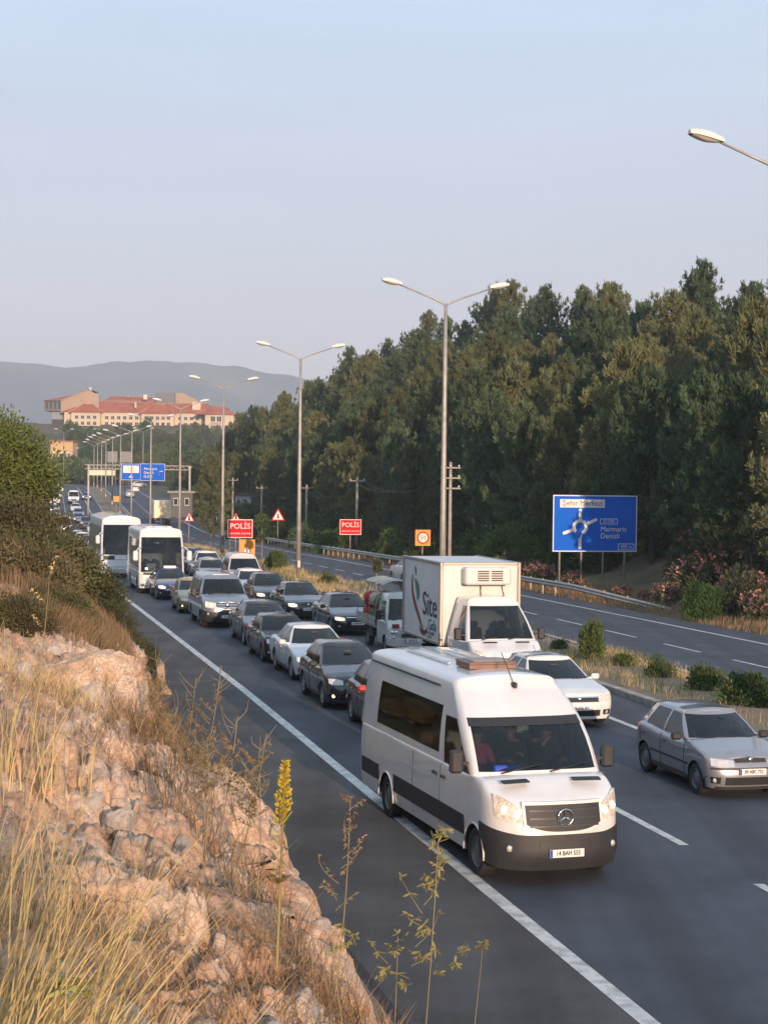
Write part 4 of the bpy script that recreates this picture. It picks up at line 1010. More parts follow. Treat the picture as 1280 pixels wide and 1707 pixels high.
for sg in (1, -1):
    for z in (bz0 + .03, bz1 - .02):
        e_ = MB(); e_.box(((bx0 + bx1) / 2, sg * (bw / 2 + .0), z), (bx0 - bx1 - .1, .07, .09), bev=.015); e_.build('edge_rail', ALU, root)
    m_ = MB(); m_.box((bx0 + .045, sg * (bw / 2 - .02), bz1 - .12), (.04, .06, .12)); m_.build('marker_lamp', M_LENS, root)
for z in (bz1 - .02, bz0 + .03):
    e_ = MB(); e_.box((bx0, 0, z), (.07, bw - .1, .08), bev=.015); e_.build('edge_rail', ALU, root)
fr = MB(); fr.box((bx0 + .20, .12, bz1 - .36), (.42, 1.36, .50), bev=.05); fu = fr.build('cooling_unit', mat('unit_white', (.62, .62, .60), .4, var=.05, scale=3), root)
for yy in (-.03, .38):
    for k in range(5):
        s_ = MB(); s_.box((bx0 + .415, yy + .0, bz1 - .22 - k * .065), (.012, .34, .035)); s_.build('vent_slot', M_TRIM, fu)
pi_ = MB(); pi_.tube([(bx0 + .06, .0, bz1 - .6), (bx0 + .06, .02, 2.3)], .02, 6); pi_.tube([(bx0 + .06, .62, bz1 - .6), (bx0 + .06, .74, 2.3)], .012, 6); pi_.build('coolant_pipe', ALU, root)
ch = MB()
for sg in (1, -1): ch.box((-3.9, sg * .42, .78), (4.9, .09, .22))
for x in (-2.3, -3.2, -4.6, -5.8): ch.box((x, 0, .92), (.09, 2.0, .10))
ch.box((-2.9, -.8, .62), (.7, .35, .4)); ch.build('chassis', M_TRIM, root)
for sg in (1, -1): wheel(root, -3.9, sg * .86, .35, .30, 'steel', sg)
for x in (-3.1, -4.75):
    f = MB(); f.box((x, 0, .60), (.02, 2.0, .46)); f.build('mud_flap', M_RUB, root)
bp = MB(); bp.box((.42, -.46, 1.345), (.10, .38, .012), ry=.2); bp.build('bonnet_intake', M_TRIM, root); bp = MB(); bp.box((.42, .46, 1.345), (.10, .38, .012), ry=.2); bp.build('bonnet_intake', M_TRIM, root)
NAVYP = mat('navy_print', (.012, .018, .05), .5); TEAL = mat('teal_print', (.03, .16, .22), .5); GRN = mat('green_print', (.03, .17, .12), .5); DRED = mat('dark_red_print', (.22, .02, .03), .5)
ys = -bw / 2 - .016
text('letters', 'Site', .98, NAVYP, root, (-3.30, ys, 2.06), (PI / 2, 0, 0), sx=1.12, bold=.0)
text('letters', 'Gıda', .46, TEAL, root, (-3.0, ys, 1.50), (PI / 2, 0, 0), sx=1.0, bold=0)
text('letters', 'GIDA SANAYİ VE TİCARET', .13, NAVYP, root, (-3.55, ys, 1.26), (PI / 2, 0, 0)); text('letters', 'LTD. ŞTİ.', .11, NAVYP, root, (-3.3, ys, 1.14), (PI / 2, 0, 0))
def ribbon_logo(pts, ws, m):
    mb = MB(); G = []
    for i, (x, z) in enumerate(pts):
        a = Vector(pts[min(i + 1, len(pts) - 1)]) - Vector(pts[max(0, i - 1)]); n = Vector((-a.y, a.x)).normalized() * ws[i]
        G.append([(x + n.x, ys, z + n.y), (x - n.x, ys, z - n.y)])
    mb.grid(G, smooth=False)
    mb.build('logo', m, root)
ribbon_logo([(-5.15 + .75 * (1 - math.cos(t)) * .8 - .55 * math.sin(t), 3.02 - 1.75 * t / PI * 1.05) for t in np.linspace(.25, PI * .98, 16)], [.03 + .07 * math.sin(t * PI) for t in np.linspace(0, 1, 16)], DRED)
ribbon_logo([(-4.0 + .42 * math.cos(t), 1.42 + .22 * math.sin(t)) for t in np.linspace(PI * 1.05, PI * 2.0, 12)], [.015 + .05 * math.sin(t * PI) for t in np.linspace(0, 1, 12)], DRED)
ribbon_logo([(-5.05 + .40 * math.sin(t), 2.75 - .42 * t / 1.5) for t in np.linspace(0, 2.2, 10)], [.02 + .16 * math.sin(t * PI) for t in np.linspace(0, 1, 10)], GRN)
ribbon_logo([(-5.0 + .1 * t, 3.14 - .28 * t) for t in np.linspace(0, 1, 6)], [.01, .05, .07, .06, .04, .01], NAVYP)
person('driver in dark clothes in the cab of the refrigerated box truck', place_in(root, -.95, .46, 1.05), th - PI / 2, dict(), DARKC)

# --- maroon car half hidden by the passenger van
MAR = paint('maroon', (0.060, 0.016, 0.020), .3, .3)
root, S, pt = car('hatchback', 'dark maroon car with a red wing mirror, half hidden behind the passenger van', 'hatchback', 9.62, 36.2, MAR, dict(hatch=True, L=4.0, W=1.72, wb=2.5, fo=.8, rw=(-3.0, -2.6), H=1.52, wbw=.79), mirrorcol=paint('red', (.42, .02, .03)), rim='alloy')
# --- grey hatch
GREY = paint('gunmetal', (0.034, 0.040, 0.048), .35, .25)
car('hatchback', 'dark grey hatchback with one warm fog lamp lit, behind the maroon car', 'hatchback', 9.42, 41.0, GREY, dict(hatch=True, L=4.05, W=1.70, wb=2.49, fo=.82, rw=(-3.02, -2.6), H=1.52, wbw=.78, hood=.83, cowl=1.0, belt=.98, ws=(-.25, -1.2), fog=(-1, 1)), plate_s='48 KT 350', rim='alloy')
# --- white saloon in the left queue
car('saloon_car', 'cool white saloon in the outer queue with its headlights lit, behind the dark grey hatchback', 'saloon car', 9.75, 46.7, PEARL, dict(L=4.65, W=1.78, wb=2.65, H=1.46, R=.32, spk=8), lights='lit', plate_s='35 BKM 07', mirrorcol=PEARL)
# --- old dark saloon
OLD = paint('charcoal', (0.016, 0.016, 0.02), .35, .35)
car('saloon_car', 'old boxy charcoal saloon with people inside, behind the cool white saloon', 'saloon car', 9.65, 51.6, OLD, dict(L=4.1, W=1.62, wb=2.43, H=1.40, fo=.78, hood=.82, cowl=.93, belt=.92, ws=(-.42, -1.02), rw=(-3.0, -2.55), wbw=.74, wtw=.58, df=.3, R=.29, gr=(.62, .74, .5)), rim='steel', lights='off', plate_s='09 DN 118')
# --- grey coupe-like saloon
car('saloon_car', 'mid grey saloon with lit headlights, just ahead of the silver panel van', 'saloon car', 10.05, 57.2, paint('mid_grey', (0.055, 0.06, 0.066), .4, .25), dict(L=4.5, W=1.80, wb=2.65, H=1.44), lights='lit', plate_s='20 GH 561')
# --- grey/blue VW style van
VB = paint('silver_blue', (0.24, 0.27, 0.32), .5, .3)
root, S, pt, pos, th = van('panel_van', 'silver-blue van with black bumper, in the queue behind the mid grey saloon', 'van', 9.60, 64.6, VB,
    dict(L=4.9, fo=.90, W=1.90, wb=3.0, R=.33, hoodf=.96, hood=1.03, cowl=1.25, belt=1.12, H=1.88, xw=-.05, xt=-.78, wtw=.70, wsv=(.05, .90), rows=[0, .05, .2, .4, .6, .8, .9, 1.0], fbulge=.05, crown=.05, bulge=.02,
         sides=[(-.50, -.95, True, (.05, .9)), (-1.35, -1.4, False, (0, 1)), (-1.5, -1.52, True, (.1, .85)), (-2.6, -2.6, True, (.1, .85)), (-3.6, -3.55, False, (0, 1))], bump=(.24, .66), bumpm=M_TRIM, gr=(.76, .98, .42), bars=2, seats=2, barm=M_CHROME,
         hl=[(.46, .80, .98), (.62, .79, 1.01), (.78, .79, 1.03), (.88, .82, 1.06)], zfl=.5, mirm=M_TRIM, df=.5, xint=-3.4), lights='low', plate_s='34 VH 706')
x0 = S.pt(S.fy(0, .88), .88)[0]; b = MB(); b.lathe([(.001, .02), (.08, .018), (.09, 0)], (x0 + .05, 0, .89), 'X', 18); b.build('badge', M_CHROME, root)
# --- yellow / blue small car
car('hatchback', 'small old taxi-yellow and blue car with one orange-lit headlamp, tucked behind the silver-blue van', 'hatchback', 9.42, 71.8, paint('ochre', (0.30, 0.24, 0.09), .1, .3), dict(hatch=True, L=3.9, W=1.62, wb=2.4, fo=.75, rw=(-2.9, -2.5), H=1.45, wbw=.74, fog=(-1,), R=.29), lights='off', lod=1)
# --- navy hatchback
car('hatchback', 'navy blue hatchback with driving-school roof sign and lit headlights, in front of the minibus', 'hatchback', 9.42, 80.6, paint('navy', (0.012, 0.025, 0.10), .3, .25), dict(hatch=True, L=4.0, W=1.70, wb=2.5, fo=.82, rw=(-3.0, -2.6), H=1.46), lights='lit', plate_s='48 HK 290')
# --- right lane queue
car('saloon_car', 'dark navy saloon with lit headlight, beside the flatbed truck loaded with produce', 'saloon car', 14.05, 61.9, paint('ink_blue', (0.010, 0.014, 0.035), .3, .2), dict(L=4.6, W=1.80, wb=2.68, H=1.45, chrome=True), lights='on', plate_s='48 AB 914')
car('saloon_car', 'dark grey saloon with both headlights lit, behind the dark navy saloon', 'saloon car', 13.62, 69.0, paint('graphite', (0.012, 0.016, 0.024), .3, .22), dict(L=4.53, W=1.79, wb=2.64, H=1.48), lights='lit', plate_s='34 DP 2857')
car('saloon_car', 'black car with maroon tint close behind the dark grey saloon, headlight lit', 'hatchback', 13.4, 75.6, paint('aubergine', (0.03, 0.018, 0.022), .3, .3), dict(L=4.2, W=1.76, wb=2.6, hatch=True, H=1.52, rw=(-3.05, -2.65), fo=.84), lights='lit', lod=1)
car('saloon_car', 'white saloon with dark windscreen and black mirrors, two behind the dark grey saloon', 'saloon car', 13.45, 80.6, WHITE, dict(L=4.5, W=1.77, wb=2.64, H=1.47, gr=(.5, .7, .42)), lights='off', plate_s='48 AEC 31', lod=0)
root, S, pt, pos, th = van('light_van', 'white small van with tall rounded roof, behind the white saloon with black mirrors', 'van', 14.1, 87.6, WHITE2,
    dict(L=4.3, fo=.85, W=1.80, wb=2.7, R=.31, hoodf=.86, hood=.95, cowl=1.12, belt=1.05, H=1.84, xw=-.25, xt=-1.0, wtw=.66, wsv=(.05, .80), rows=[0, .05, .2, .4, .6, .8, 1.0], fbulge=.05, crown=.06, bulge=.03,
         sides=[(-.60, -1.05, True, (.05, .8)), (-1.4, -1.45, False, (0, 1)), (-1.5, -1.52, True, (.05, .8)), (-2.9, -2.9, False, (0, 1))], bump=(.24, .60), gr=(.66, .82, .4), bars=1, seats=2,
         hl=[(.5, .72, .86), (.66, .71, .92), (.82, .72, .95)], zfl=.45, df=.45, xint=-3.0))
car('estate_car', 'grey estate with a light-coloured roof, half hidden by the small white van', 'estate car', 13.1, 92.5, paint('pale_grey', (.3, .31, .32), .3, .3), dict(hatch=True, L=4.3, W=1.74, H=1.5, rw=(-3.3, -2.95)), lod=1)
car('suv', 'white SUV with one headlight lit, behind the small white van', 'suv', 13.75, 99.0, WHITE, dict(hatch=True, L=4.4, W=1.82, H=1.66, hood=.95, cowl=1.12, belt=1.1, rw=(-3.3, -2.95), R=.34, sill=.3), lights='lit', lod=1)
car('suv', 'blue-grey SUV beside the minibus, its bonnet catching the sky', 'suv', 13.9, 106.5, paint('slate_blue', (.05, .075, .12), .4, .25), dict(hatch=True, L=4.4, W=1.82, H=1.62, hood=.95, cowl=1.08, belt=1.08, rw=(-3.3, -2.95), R=.34, sill=.3), lights='off', lod=1)

# ------------------------------------------------------------ flatbed truck with produce
LG = paint('pale_green_white', (0.50, 0.54, 0.52))
root, S, pt, pos, th = van('flatbed_truck', 'small white flatbed truck with canvas hood over sacks of produce, beside the box truck', 'truck', 14.35, 55.2, LG,
    dict(L=1.75, fo=.55, W=1.66, cab=True, rearwheel=False, hoodf=.86, hood=.95, cowl=1.10, belt=1.06, H=1.88, xw=.36, xt=-.05, wtw=.66, wsv=(.05, .9), rows=[0, .05, .2, .4, .6, .8, .9, 1.0], fbulge=.04, crown=.05, bulge=.02,
         sides=[(.02, -.28, True, (0, .88)), (-.72, -.72, False, (0, 1)), (-1.15, -1.1, False, (0, 1))], bump=(.26, .52), bumpm=WHITE2, gr=(.60, .70, .3), bars=1, seats=1, xint=-1.1, rv=(.3, .8), df=.22, nf=4, R=.29,
         hl=[(.42, .62, .80), (.6, .62, .82), (.8, .63, .82)], nose=[(.2, -.02), (.5, 0), (1.1, -.06)], zfl=.55), lights='off', plate_s='48 TK 55')
S.patch('cab_sticker', DRED, root, [(('y', -y), .86, 1.0) for y in (.44, .52, .60, .68)], 3, .012)
WOOD = mat('side_board', (.33, .32, .29), .8, var=.3, scale=3); CANV = mat('canvas', (.42, .39, .33), .9, var=.25, scale=1.8, bump=.5, bscale=4)
for sg in (1, -1):
    for k in range(2):
        b = MB(); b.box((-2.75, sg * .84, .86 + k * .17), (2.9, .035, .155), bev=.008); b.build('side_board', WOOD, root)
b = MB(); b.box((-2.75, 0, .76), (2.9, 1.66, .06)); b.build('load_bed', WOOD, root)
b = MB(); b.box((-2.3, .3, .6), (3.8, .08, .14)); b.box((-2.3, -.3, .6), (3.8, .08, .14)); b.box((-2.2, -.62, .52), (.5, .3, .3)); b.build('chassis', M_TRIM, root)
for sg in (1, -1): wheel(root, -2.7, sg * .68, .29, .2, 'steel', sg)
mb = MB(); G = []
for x in np.linspace(-1.30, -4.2, 9):
    row = []
    for t in np.linspace(-.02, PI * 1.0, 15):
        r = .84 + .02 * math.sin(x * 7 + t * 5); row.append((x, r * math.cos(t), 1.36 + .98 * max(0, math.sin(t)) ** .72 + .02 * math.sin(x * 9 + t * 3)))
    G.append([q for q in row if True])
# canvas rolled up on the side seen here: open below mid height
G = [[q for q in row if not (q[1] < -.60)] for row in G]
mb.grid(G); mb.build('canvas_hood', CANV, root)
hp = MB()
for x in (-1.32, -2.3, -3.2, -4.18): hp.tube([(x, -.80, .95), (x, -.82, 1.5), (x, -.62, 2.1), (x, 0, 2.33)], .016, 5)
hp.build('hood_hoop', ALU, root)
cols = [mat('red_sack', (.36, .03, .03), .9, var=.4, scale=14, bump=.6, bscale=30), mat('green_sack', (.10, .14, .07), .9, var=.5, scale=14, bump=.6, bscale=30), mat('pale_sack', (.42, .38, .30), .9, var=.3, scale=14)]
LBL = ['red', 'green', 'pale']
k_ = 0
def blob(c, r, seed=0, n=1, sq=(1, 1, 1), facets=0.0):
    rs = np.random.RandomState(seed); V = []; F = []; nu, nv = 12, 8
    for j in range(nv + 1):
        ph = PI * j / nv
        for i in range(nu):
            t = 2 * PI * i / nu; rr = 1 + .16 * (rs.rand() - .5) * (0 < j < nv)
            d = (math.sin(ph) * math.cos(t), math.sin(ph) * math.sin(t), math.cos(ph))
            V.append(tuple(c[a] + r * sq[a] * rr * np.sign(d[a]) * abs(d[a]) ** .75 for a in range(3)))
    for j in range(nv):
        for i in range(nu): F.append((j * nu + i, j * nu + (i + 1) % nu, (j + 1) * nu + (i + 1) % nu, (j + 1) * nu + i))
    return V, F
place = {'upper front': (-1.62, 1.62), 'lower front': (-1.68, 1.12), 'upper middle': (-2.35, 1.66), 'lower middle': (-2.4, 1.12), 'upper rear': (-3.15, 1.62), 'lower rear': (-3.2, 1.14)}
kind = {'upper front': 1, 'lower front': 1, 'upper middle': 2, 'lower middle': 1, 'upper rear': 0, 'lower rear': 0}
for nm, (x, z) in place.items():
    V, F = blob((0, 0, 0), .38, 5 + k_, sq=(1.0, .9, .72)); k_ += 1
    o = MB().add(V, F, True).build('sack', cols[kind[nm]]); o.location = place_in(root, x, -.46, z - .04); o.rotation_euler = (0, 0, root.rotation_euler.z)
    tag(o, LBL[kind[nm]] + ' sack of produce, %s on the flatbed truck' % nm, 'sack', 'sacks on the flatbed truck')
# ------------------------------------------------------------ minibus and coach
def bus(name, label, cat, c, Y, q, plate_s=None):
    p = dict(fo=1.2, L=7.7, W=2.35, wb=4.1, R=.42, belt=1.12, cowl=1.12, H=2.85, xw=1.02, xt=.55, wtw=1.08, wsv=(.0, .86), paint=WHITE, hzn=.95, side=M_GLASSD)
    p.update(q); th = heading(Y); fo = p['fo']
    pos = P(c, Y) + Vector((-math.sin(th) * fo, math.cos(th) * fo, 0)); pos.z = float(zr(pos.y))
    root = empty(name, pos, th - PI / 2, label, cat, 'vehicles queued on the near carriageway'); W = p['W']; xr = fo - p['L']
    S = Shell(fo, p['L'], W, p['wb'], p['R'], df=.35, dr=.2, nf=2.8, nr=4, shoulder=[(xr, p['belt']), (fo + .1, p['cowl'])], sill=.30, ins=.02, insf=.1,
              nose=[(.2, -.10), (.5, 0), (1.3, -.12)], tail=[(.2, 0), (1, 0)], waist=[(.2, .97), (.6, 1.0), (1.3, .995)])
    S.build(p['paint'], root, x_ws=fo - .3, x_rw=xr + .2); S.arches(root)
    n = p.get('nwin', 4); x0 = p['xw'] - .75; sides = [(p['xw'] - .35, p['xt'] - .25, True, (.10, .78)), (x0 - .5, x0 - .52, False, (0, 1))]
    ww = (x0 - .6 - (xr + .5)) / n
    for k in range(n):
        xa = x0 - .6 - k * ww; sides += [(xa, xa, True, (.10, .80)), (xa - ww + .07, xa - ww + .07, False, (0, 1))]
    sides.append((xr + .2, xr + .25, False, (0, 1)))
    ob, pt, st, g = upper(root, p['paint'], {'f': M_GLASS, '*': p['side']}, (p['xw'] + .08, p['xt'], W / 2 * .985, p['wtw']), sides, (xr + .02, xr + .12, W / 2 * .985, p['wtw']), [(xr, p['belt']), (fo, p['cowl'])], p['H'], [0, .04, .10, .25, .45, .65, .78, .80, .86, .93, 1.0],
                          crown=p.get('crown', .10), edge=.14, bulge=.03, fbulge=.08, bf=.22, br=.05, wsg=(.92, p['wsv'][0], p['wsv'][1]), rwg=(.8, .3, .8))
    for sg in (1, -1):
        h = S.patch('headlight', M_LENSL, root, [(('y', sg * y * W / 2.35), a, b) for y, a, b in p.get('hl', [(.66, .66, .78), (.8, .68, .92), (.95, .72, 1.02), (1.05, .8, 1.06)])], 4, .01)
        zz = p.get('hz', .84); x, y = S.pt(S.fy(.88 * W / 2.35, zz), zz); b = MB(); b.lathe([(.001, .03), (.07, .02), (.09, 0)], (x, y * sg, zz), 'X', 12); b.build('headlamp_bulb', M_BULBO if p.get('warm') else M_CHROME, h)
        x, y = S.pt(S.fy(.8 * W / 2.35, .45), .45); b = MB(); b.lathe([(.001, .02), (.05, .016), (.06, 0)], (x, y * sg, .45), 'X', 12); b.build('fog_lamp', M_LENS, root)
        mm = MB(); mm.box((0, 0, 0), (.14, .26, .52), bev=.06); mm.tube([(-.05, -sg * .05, .26), (-.2, -sg * .2, .42), (-.3, -sg * .35, .42)], .025, 6)
        o = mm.build('mirror', p.get('mirm', p['paint']), root); o.location = (fo + .12, sg * (W / 2 + .20), p.get('mz', 1.98))
        for xx in (0, -p['wb']): wheel(root, xx, sg * (W / 2 - .16), p['R'], .26, 'steel', sg)
    x0 = S.pt(S.fy(0, .5), .5)[0]; plate(root, (x0 + .02, 0, .52), RFRONT, plate_s)
    interior(root, p['xw'], xr + 1.2, .75, p['cowl'] + .02, W * .86, 4)
    w_ = MB()
    for y0 in (-.7, .1): w_.tube([(pt(dict(k='f', y=abs(y0) / 1.2, g=None), .03, -.03).x, y0, p['cowl'] + .06), (pt(dict(k='f', y=abs(y0 + .6) / 1.2, g=None), .25, -.03).x, y0 + .6, p['cowl'] + .4)], .014, 4)
    w_.build('wiper', M_TRIM, root)
    return root, S, pt
root, S, pt = bus('minibus', 'white minibus with large windscreen and curtains, behind the navy hatchback', 'minibus', 9.32, 85.4, dict(H=3.18, warm=True, hz=.86), '48 M 0173')
for sg in (1, -1):
    b = MB(); b.box((.9, sg * .78, 1.30), (.05, .14, .12), bev=.03); b.build('dashboard_lamp', M_BULB, root)
S.patch('windscreen_base', M_TRIM, root, [(('y', y), .98, 1.11) for y in np.linspace(-.95, .95, 13)], 3, .008)
ac = MB(); ac.box((-1.2, 0, 3.36), (1.4, 1.4, .16), bev=.07); ac.build('roof_unit', WHITE, root); ac = MB(); ac.box((-.45, 0, 3.36), (.08, .8, .10), bev=.02); ac.build('roof_vent', M_TRIM, root)
for (y, m, w) in ((-.5, M_SEAT, .5), (.0, mat('curtain', (.5, .48, .42), .9), .14)):
    b = MB(); b.box((.55, y, 1.55 if w < .3 else 1.35), (.06, w, 1.0 if w < .3 else .4), bev=.02); b.build('curtain' if w < .3 else 'dashboard_cloth', m if w < .3 else mat('white_cloth', (.6, .6, .58), .9), root)
person('driver in dark clothes behind the large windscreen of the minibus', place_in(root, .15, .6, 1.0), root.rotation_euler.z, dict(), DARKC)
root, S, pt = bus('coach', 'tall white touring coach with dark windscreen, left of the minibus on the verge side', 'coach', 8.55, 100.5,
    dict(fo=2.6, L=12.2, W=2.55, wb=6.1, R=.5, belt=1.35, cowl=1.42, H=3.5, xw=2.42, xt=1.85, wtw=1.16, wsv=(.0, .90), nwin=6, crown=.16, mz=2.35, paint=PEARL,
         hl=[(.7, .72, .84), (.85, .72, .90), (1.0, .74, .96), (1.08, .8, .98)], hz=.82, side=M_GLASSD), '48 KC 022')
S.patch('dark_band', M_TRIM, root, [(('y', y), 1.12, 1.36) for y in np.linspace(-1.12, 1.12, 17)], 3, .008)
S.patch('destination_board', M_PLATE, root, [(('y', y), 1.14, 1.38) for y in np.linspace(-.45, .75, 9)], 3, .02)
S.patch('bumper_crease', M_BUMP, root, [(('y', y), .68, .70) for y in np.linspace(-.9, .9, 13)], 2, .008)
person('driver in a pale shirt behind the windscreen of the tall coach', place_in(root, 1.3, .7, 1.35), root.rotation_euler.z, dict(), LIGHT)
# roof sign on the navy hatchback
nv = [o for o in COL.objects if o.get('label', '').startswith('navy blue hatchback')][0]
b = MB(); b.box((-1.55, 0, 1.50), (.14, .62, .12), bev=.02); b.build('roof_sign', M_PLATE, nv)

# ------------------------------------------------------------ motorcycle coming up the verge side
def motorcycle(c, Y):
    th = heading(Y); pos = P(c, Y); root = empty('motorcycle', pos, th - PI / 2, 'motorcycle with a bright headlamp riding between the coach and the verge', 'motorcycle')
    for x in (.68, -.68): 
        m = MB(); m.lathe([(.22, -.05), (.30, -.06), (.33, 0), (.30, .06), (.22, .05)], (0, 0, 0), 'Y', 18); w_ = m.build('wheel', M_RUB, root); w_.location = (x, 0, .33)
        r = MB(); r.lathe([(.22, -.03), (.05, -.05), (.05, .05), (.22, .03)], (0, 0, 0), 'Y', 14); r.build('rim', M_ALLOY, w_)
    f = MB(); f.tube([(.66, .09, .33), (.48, .09, .95)], .022, 6); f.tube([(.66, -.09, .33), (.48, -.09, .95)], .022, 6); f.build('fork', M_CHROME, root)
    f = MB(); f.tube([(.46, 0, .9), (.1, 0, .62), (-.3, 0, .60), (-.66, 0, .34)], .035, 6); f.box((.0, 0, .42), (.4, .26, .30), bev=.05); f.tube([(.0, -.14, .3), (-.75, -.16, .36)], .04, 6); f.build('frame', M_TRIM, root)
    f = MB(); f.box((.15, 0, .84), (.46, .26, .22), bev=.08); f.build('fuel_tank', DRED, root); f = MB(); f.box((-.35, 0, .82), (.6, .24, .10), bev=.04); f.build('saddle', M_RUB, root)
    f = MB(); f.tube([(.36, .34, 1.02), (.46, .1, 1.02), (.46, -.1, 1.02), (.36, -.34, 1.02)], .014, 6); f.build('handlebar', M_TRIM, root)
    f = MB(); f.lathe([(.001, .05), (.08, .035), (.10, 0), (.06, -.1), (.001, -.12)], (.56, 0, .90), 'X', 16); h = f.build('headlight', M_BULB, root)
    person('rider in dark clothes and a pale helmet on the motorcycle beside the coach', place_in(root, -.25, 0, .95), th - PI / 2,
        dict(knL=(.34, .20, -.08), knR=(.34, -.20, -.08), anL=(.10, .18, -.50), anR=(.10, -.18, -.50), toL=(.25, .2, -.56), toR=(.25, -.2, -.56), haL=(.56, .30, .10), haR=(.56, -.30, .10), elL=(.28, .32, .22), elR=(.28, -.32, .22), chest=(.10, 0, .40), neck=(.15, 0, .55), head0=(.18, 0, .62), head1=(.2, 0, .70), crown=(.19, 0, .77), shL=(.10, .19, .5), shR=(.10, -.19, .5)), DARKC, M_PLATE)
motorcycle(7.75, 130.0)

# ------------------------------------------------------------ far part of the queue
def fcar(kind_, label, c, Y, col, prm, lights='low', cat='car'):
    return car(kind_, label, cat, c, Y, col, prm, lights=lights, lod=2)
HB = dict(hatch=True, L=4.1, rw=(-3.0, -2.65), H=1.5); SUV = dict(hatch=True, L=4.5, W=1.84, H=1.68, hood=.98, cowl=1.12, belt=1.1, rw=(-3.3, -2.95), R=.34, sill=.3)
WV = dict(L=5.3, fo=.95, W=1.98, wb=3.3, R=.34, hoodf=1.0, hood=1.1, cowl=1.36, belt=1.3, H=2.35, xw=.1, xt=-.8, wtw=.78, wsv=(.05, .85), rows=[0, .05, .3, .6, .85, 1.0], fbulge=.06, crown=.05, bulge=.02,
          sides=[(-.3, -.95, True, (0, .8)), (-1.2, -1.25, False, (0, 1)), (-4.0, -4.0, False, (0, 1))], bump=(.24, .6), gr=(.66, .9, .44), bars=1, seats=1, xint=-2)
fcar('saloon_car', 'silver saloon just behind the tall coach, only its lit flank showing', 9.6, 118, (.45, .46, .47), {}, 'lit')
fcar('suv', 'dark SUV level with the coach roof, second behind the coach', 13.4, 121, (.03, .035, .05), SUV)
fcar('hatchback', 'white hatchback close behind the coach on the outer lane', 9.5, 127, (.6, .6, .6), HB, 'lit')
fcar('saloon_car', 'grey saloon on the inner lane hidden mostly by the coach', 13.5, 130, (.15, .15, .16), {})
fcar('saloon_car', 'white saloon on the outer lane, third behind the coach', 9.6, 136, (.6, .6, .6), {}, 'lit')
fcar('saloon_car', 'black saloon on the outer lane beyond the white saloons', 9.7, 146, (.02, .02, .025), {})
fcar('hatchback', 'red hatchback on the inner lane behind the coach', 13.6, 141, (.2, .02, .02), HB)
fcar('saloon_car', 'pale blue saloon partly screened by the coach', 13.5, 153, (.2, .25, .33), {})
fcar('hatchback', 'white hatchback with grey windscreen beyond the black saloon', 9.6, 156, (.6, .6, .6), HB)
fcar('saloon_car', 'silver saloon in the outer queue where the road dips', 9.6, 167, (.4, .41, .42), {})
fcar('suv', 'white SUV in the inner queue where the road dips', 13.5, 165, (.6, .6, .6), SUV)
fcar('saloon_car', 'blue-grey saloon at the bottom of the dip', 13.5, 178, (.12, .15, .2), {})
fcar('saloon_car', 'dark green saloon at the bottom of the dip', 9.6, 180, (.03, .05, .04), {})
van('delivery_van', 'big white delivery van above the lit-up motorcycle', 'van', 9.3, 196, WHITE, WV, lights='low')
fcar('saloon_car', 'white saloon beside the big white delivery van', 13.4, 192, (.6, .6, .6), {}, 'lit')
fcar('saloon_car', 'silver saloon ahead of the dark SUV with white roof rim', 13.4, 206, (.4, .4, .42), {})
fcar('hatchback', 'black hatchback past the big white delivery van', 9.5, 210, (.02, .02, .02), HB)
fcar('saloon_car', 'grey saloon past the black hatchback', 9.5, 222, (.2, .2, .22), {}, 'lit')
fcar('suv', 'dark SUV with a white roof rim on the inner lane', 13.2, 224, (.03, .03, .035), SUV)
fcar('saloon_car', 'dark blue car with white lamps following the dark SUV', 12.6, 240, (.03, .05, .12), {}, 'lit')
fcar('saloon_car', 'charcoal car left of the dark SUV in the far queue', 9.3, 238, (.04, .04, .05), {})
fcar('saloon_car', 'pale saloon in the far queue with both lamps on', 9.4, 252, (.35, .35, .38), {}, 'lit')
fcar('hatchback', 'steel-blue hatchback in the far queue', 13.0, 256, (.1, .14, .2), HB)
fcar('saloon_car', 'grey saloon with pale roof in the far queue', 9.4, 268, (.3, .3, .32), {}, 'lit')
fcar('hatchback', 'white hatchback halfway up the far queue', 12.9, 273, (.6, .6, .6), HB)
van('delivery_van', 'cream van in the far queue left of the white van', 'van', 9.4, 292, paint('cream', (.6, .57, .5)), WV, lights='low')
van('delivery_van', 'white van in the far queue right of the cream van, lamps lit', 'van', 12.9, 300, WHITE, WV, lights='lit')
fcar('hatchback', 'bright blue car by the median near the roundabout', 15.6, 318, (.02, .05, .25), HB, 'lit')
bus('minibus', 'blue and white bus at the far end of the queue', 'bus', 9.6, 318, dict(paint=PEARL))
fcar('saloon_car', 'white saloon close to the roundabout in the far queue', 13.0, 328, (.6, .6, .6), {})
van('light_truck', 'red lorry at the head of the far queue beside the tree', 'truck', 9.2, 345, paint('lorry_red', (.30, .025, .03)), WV)
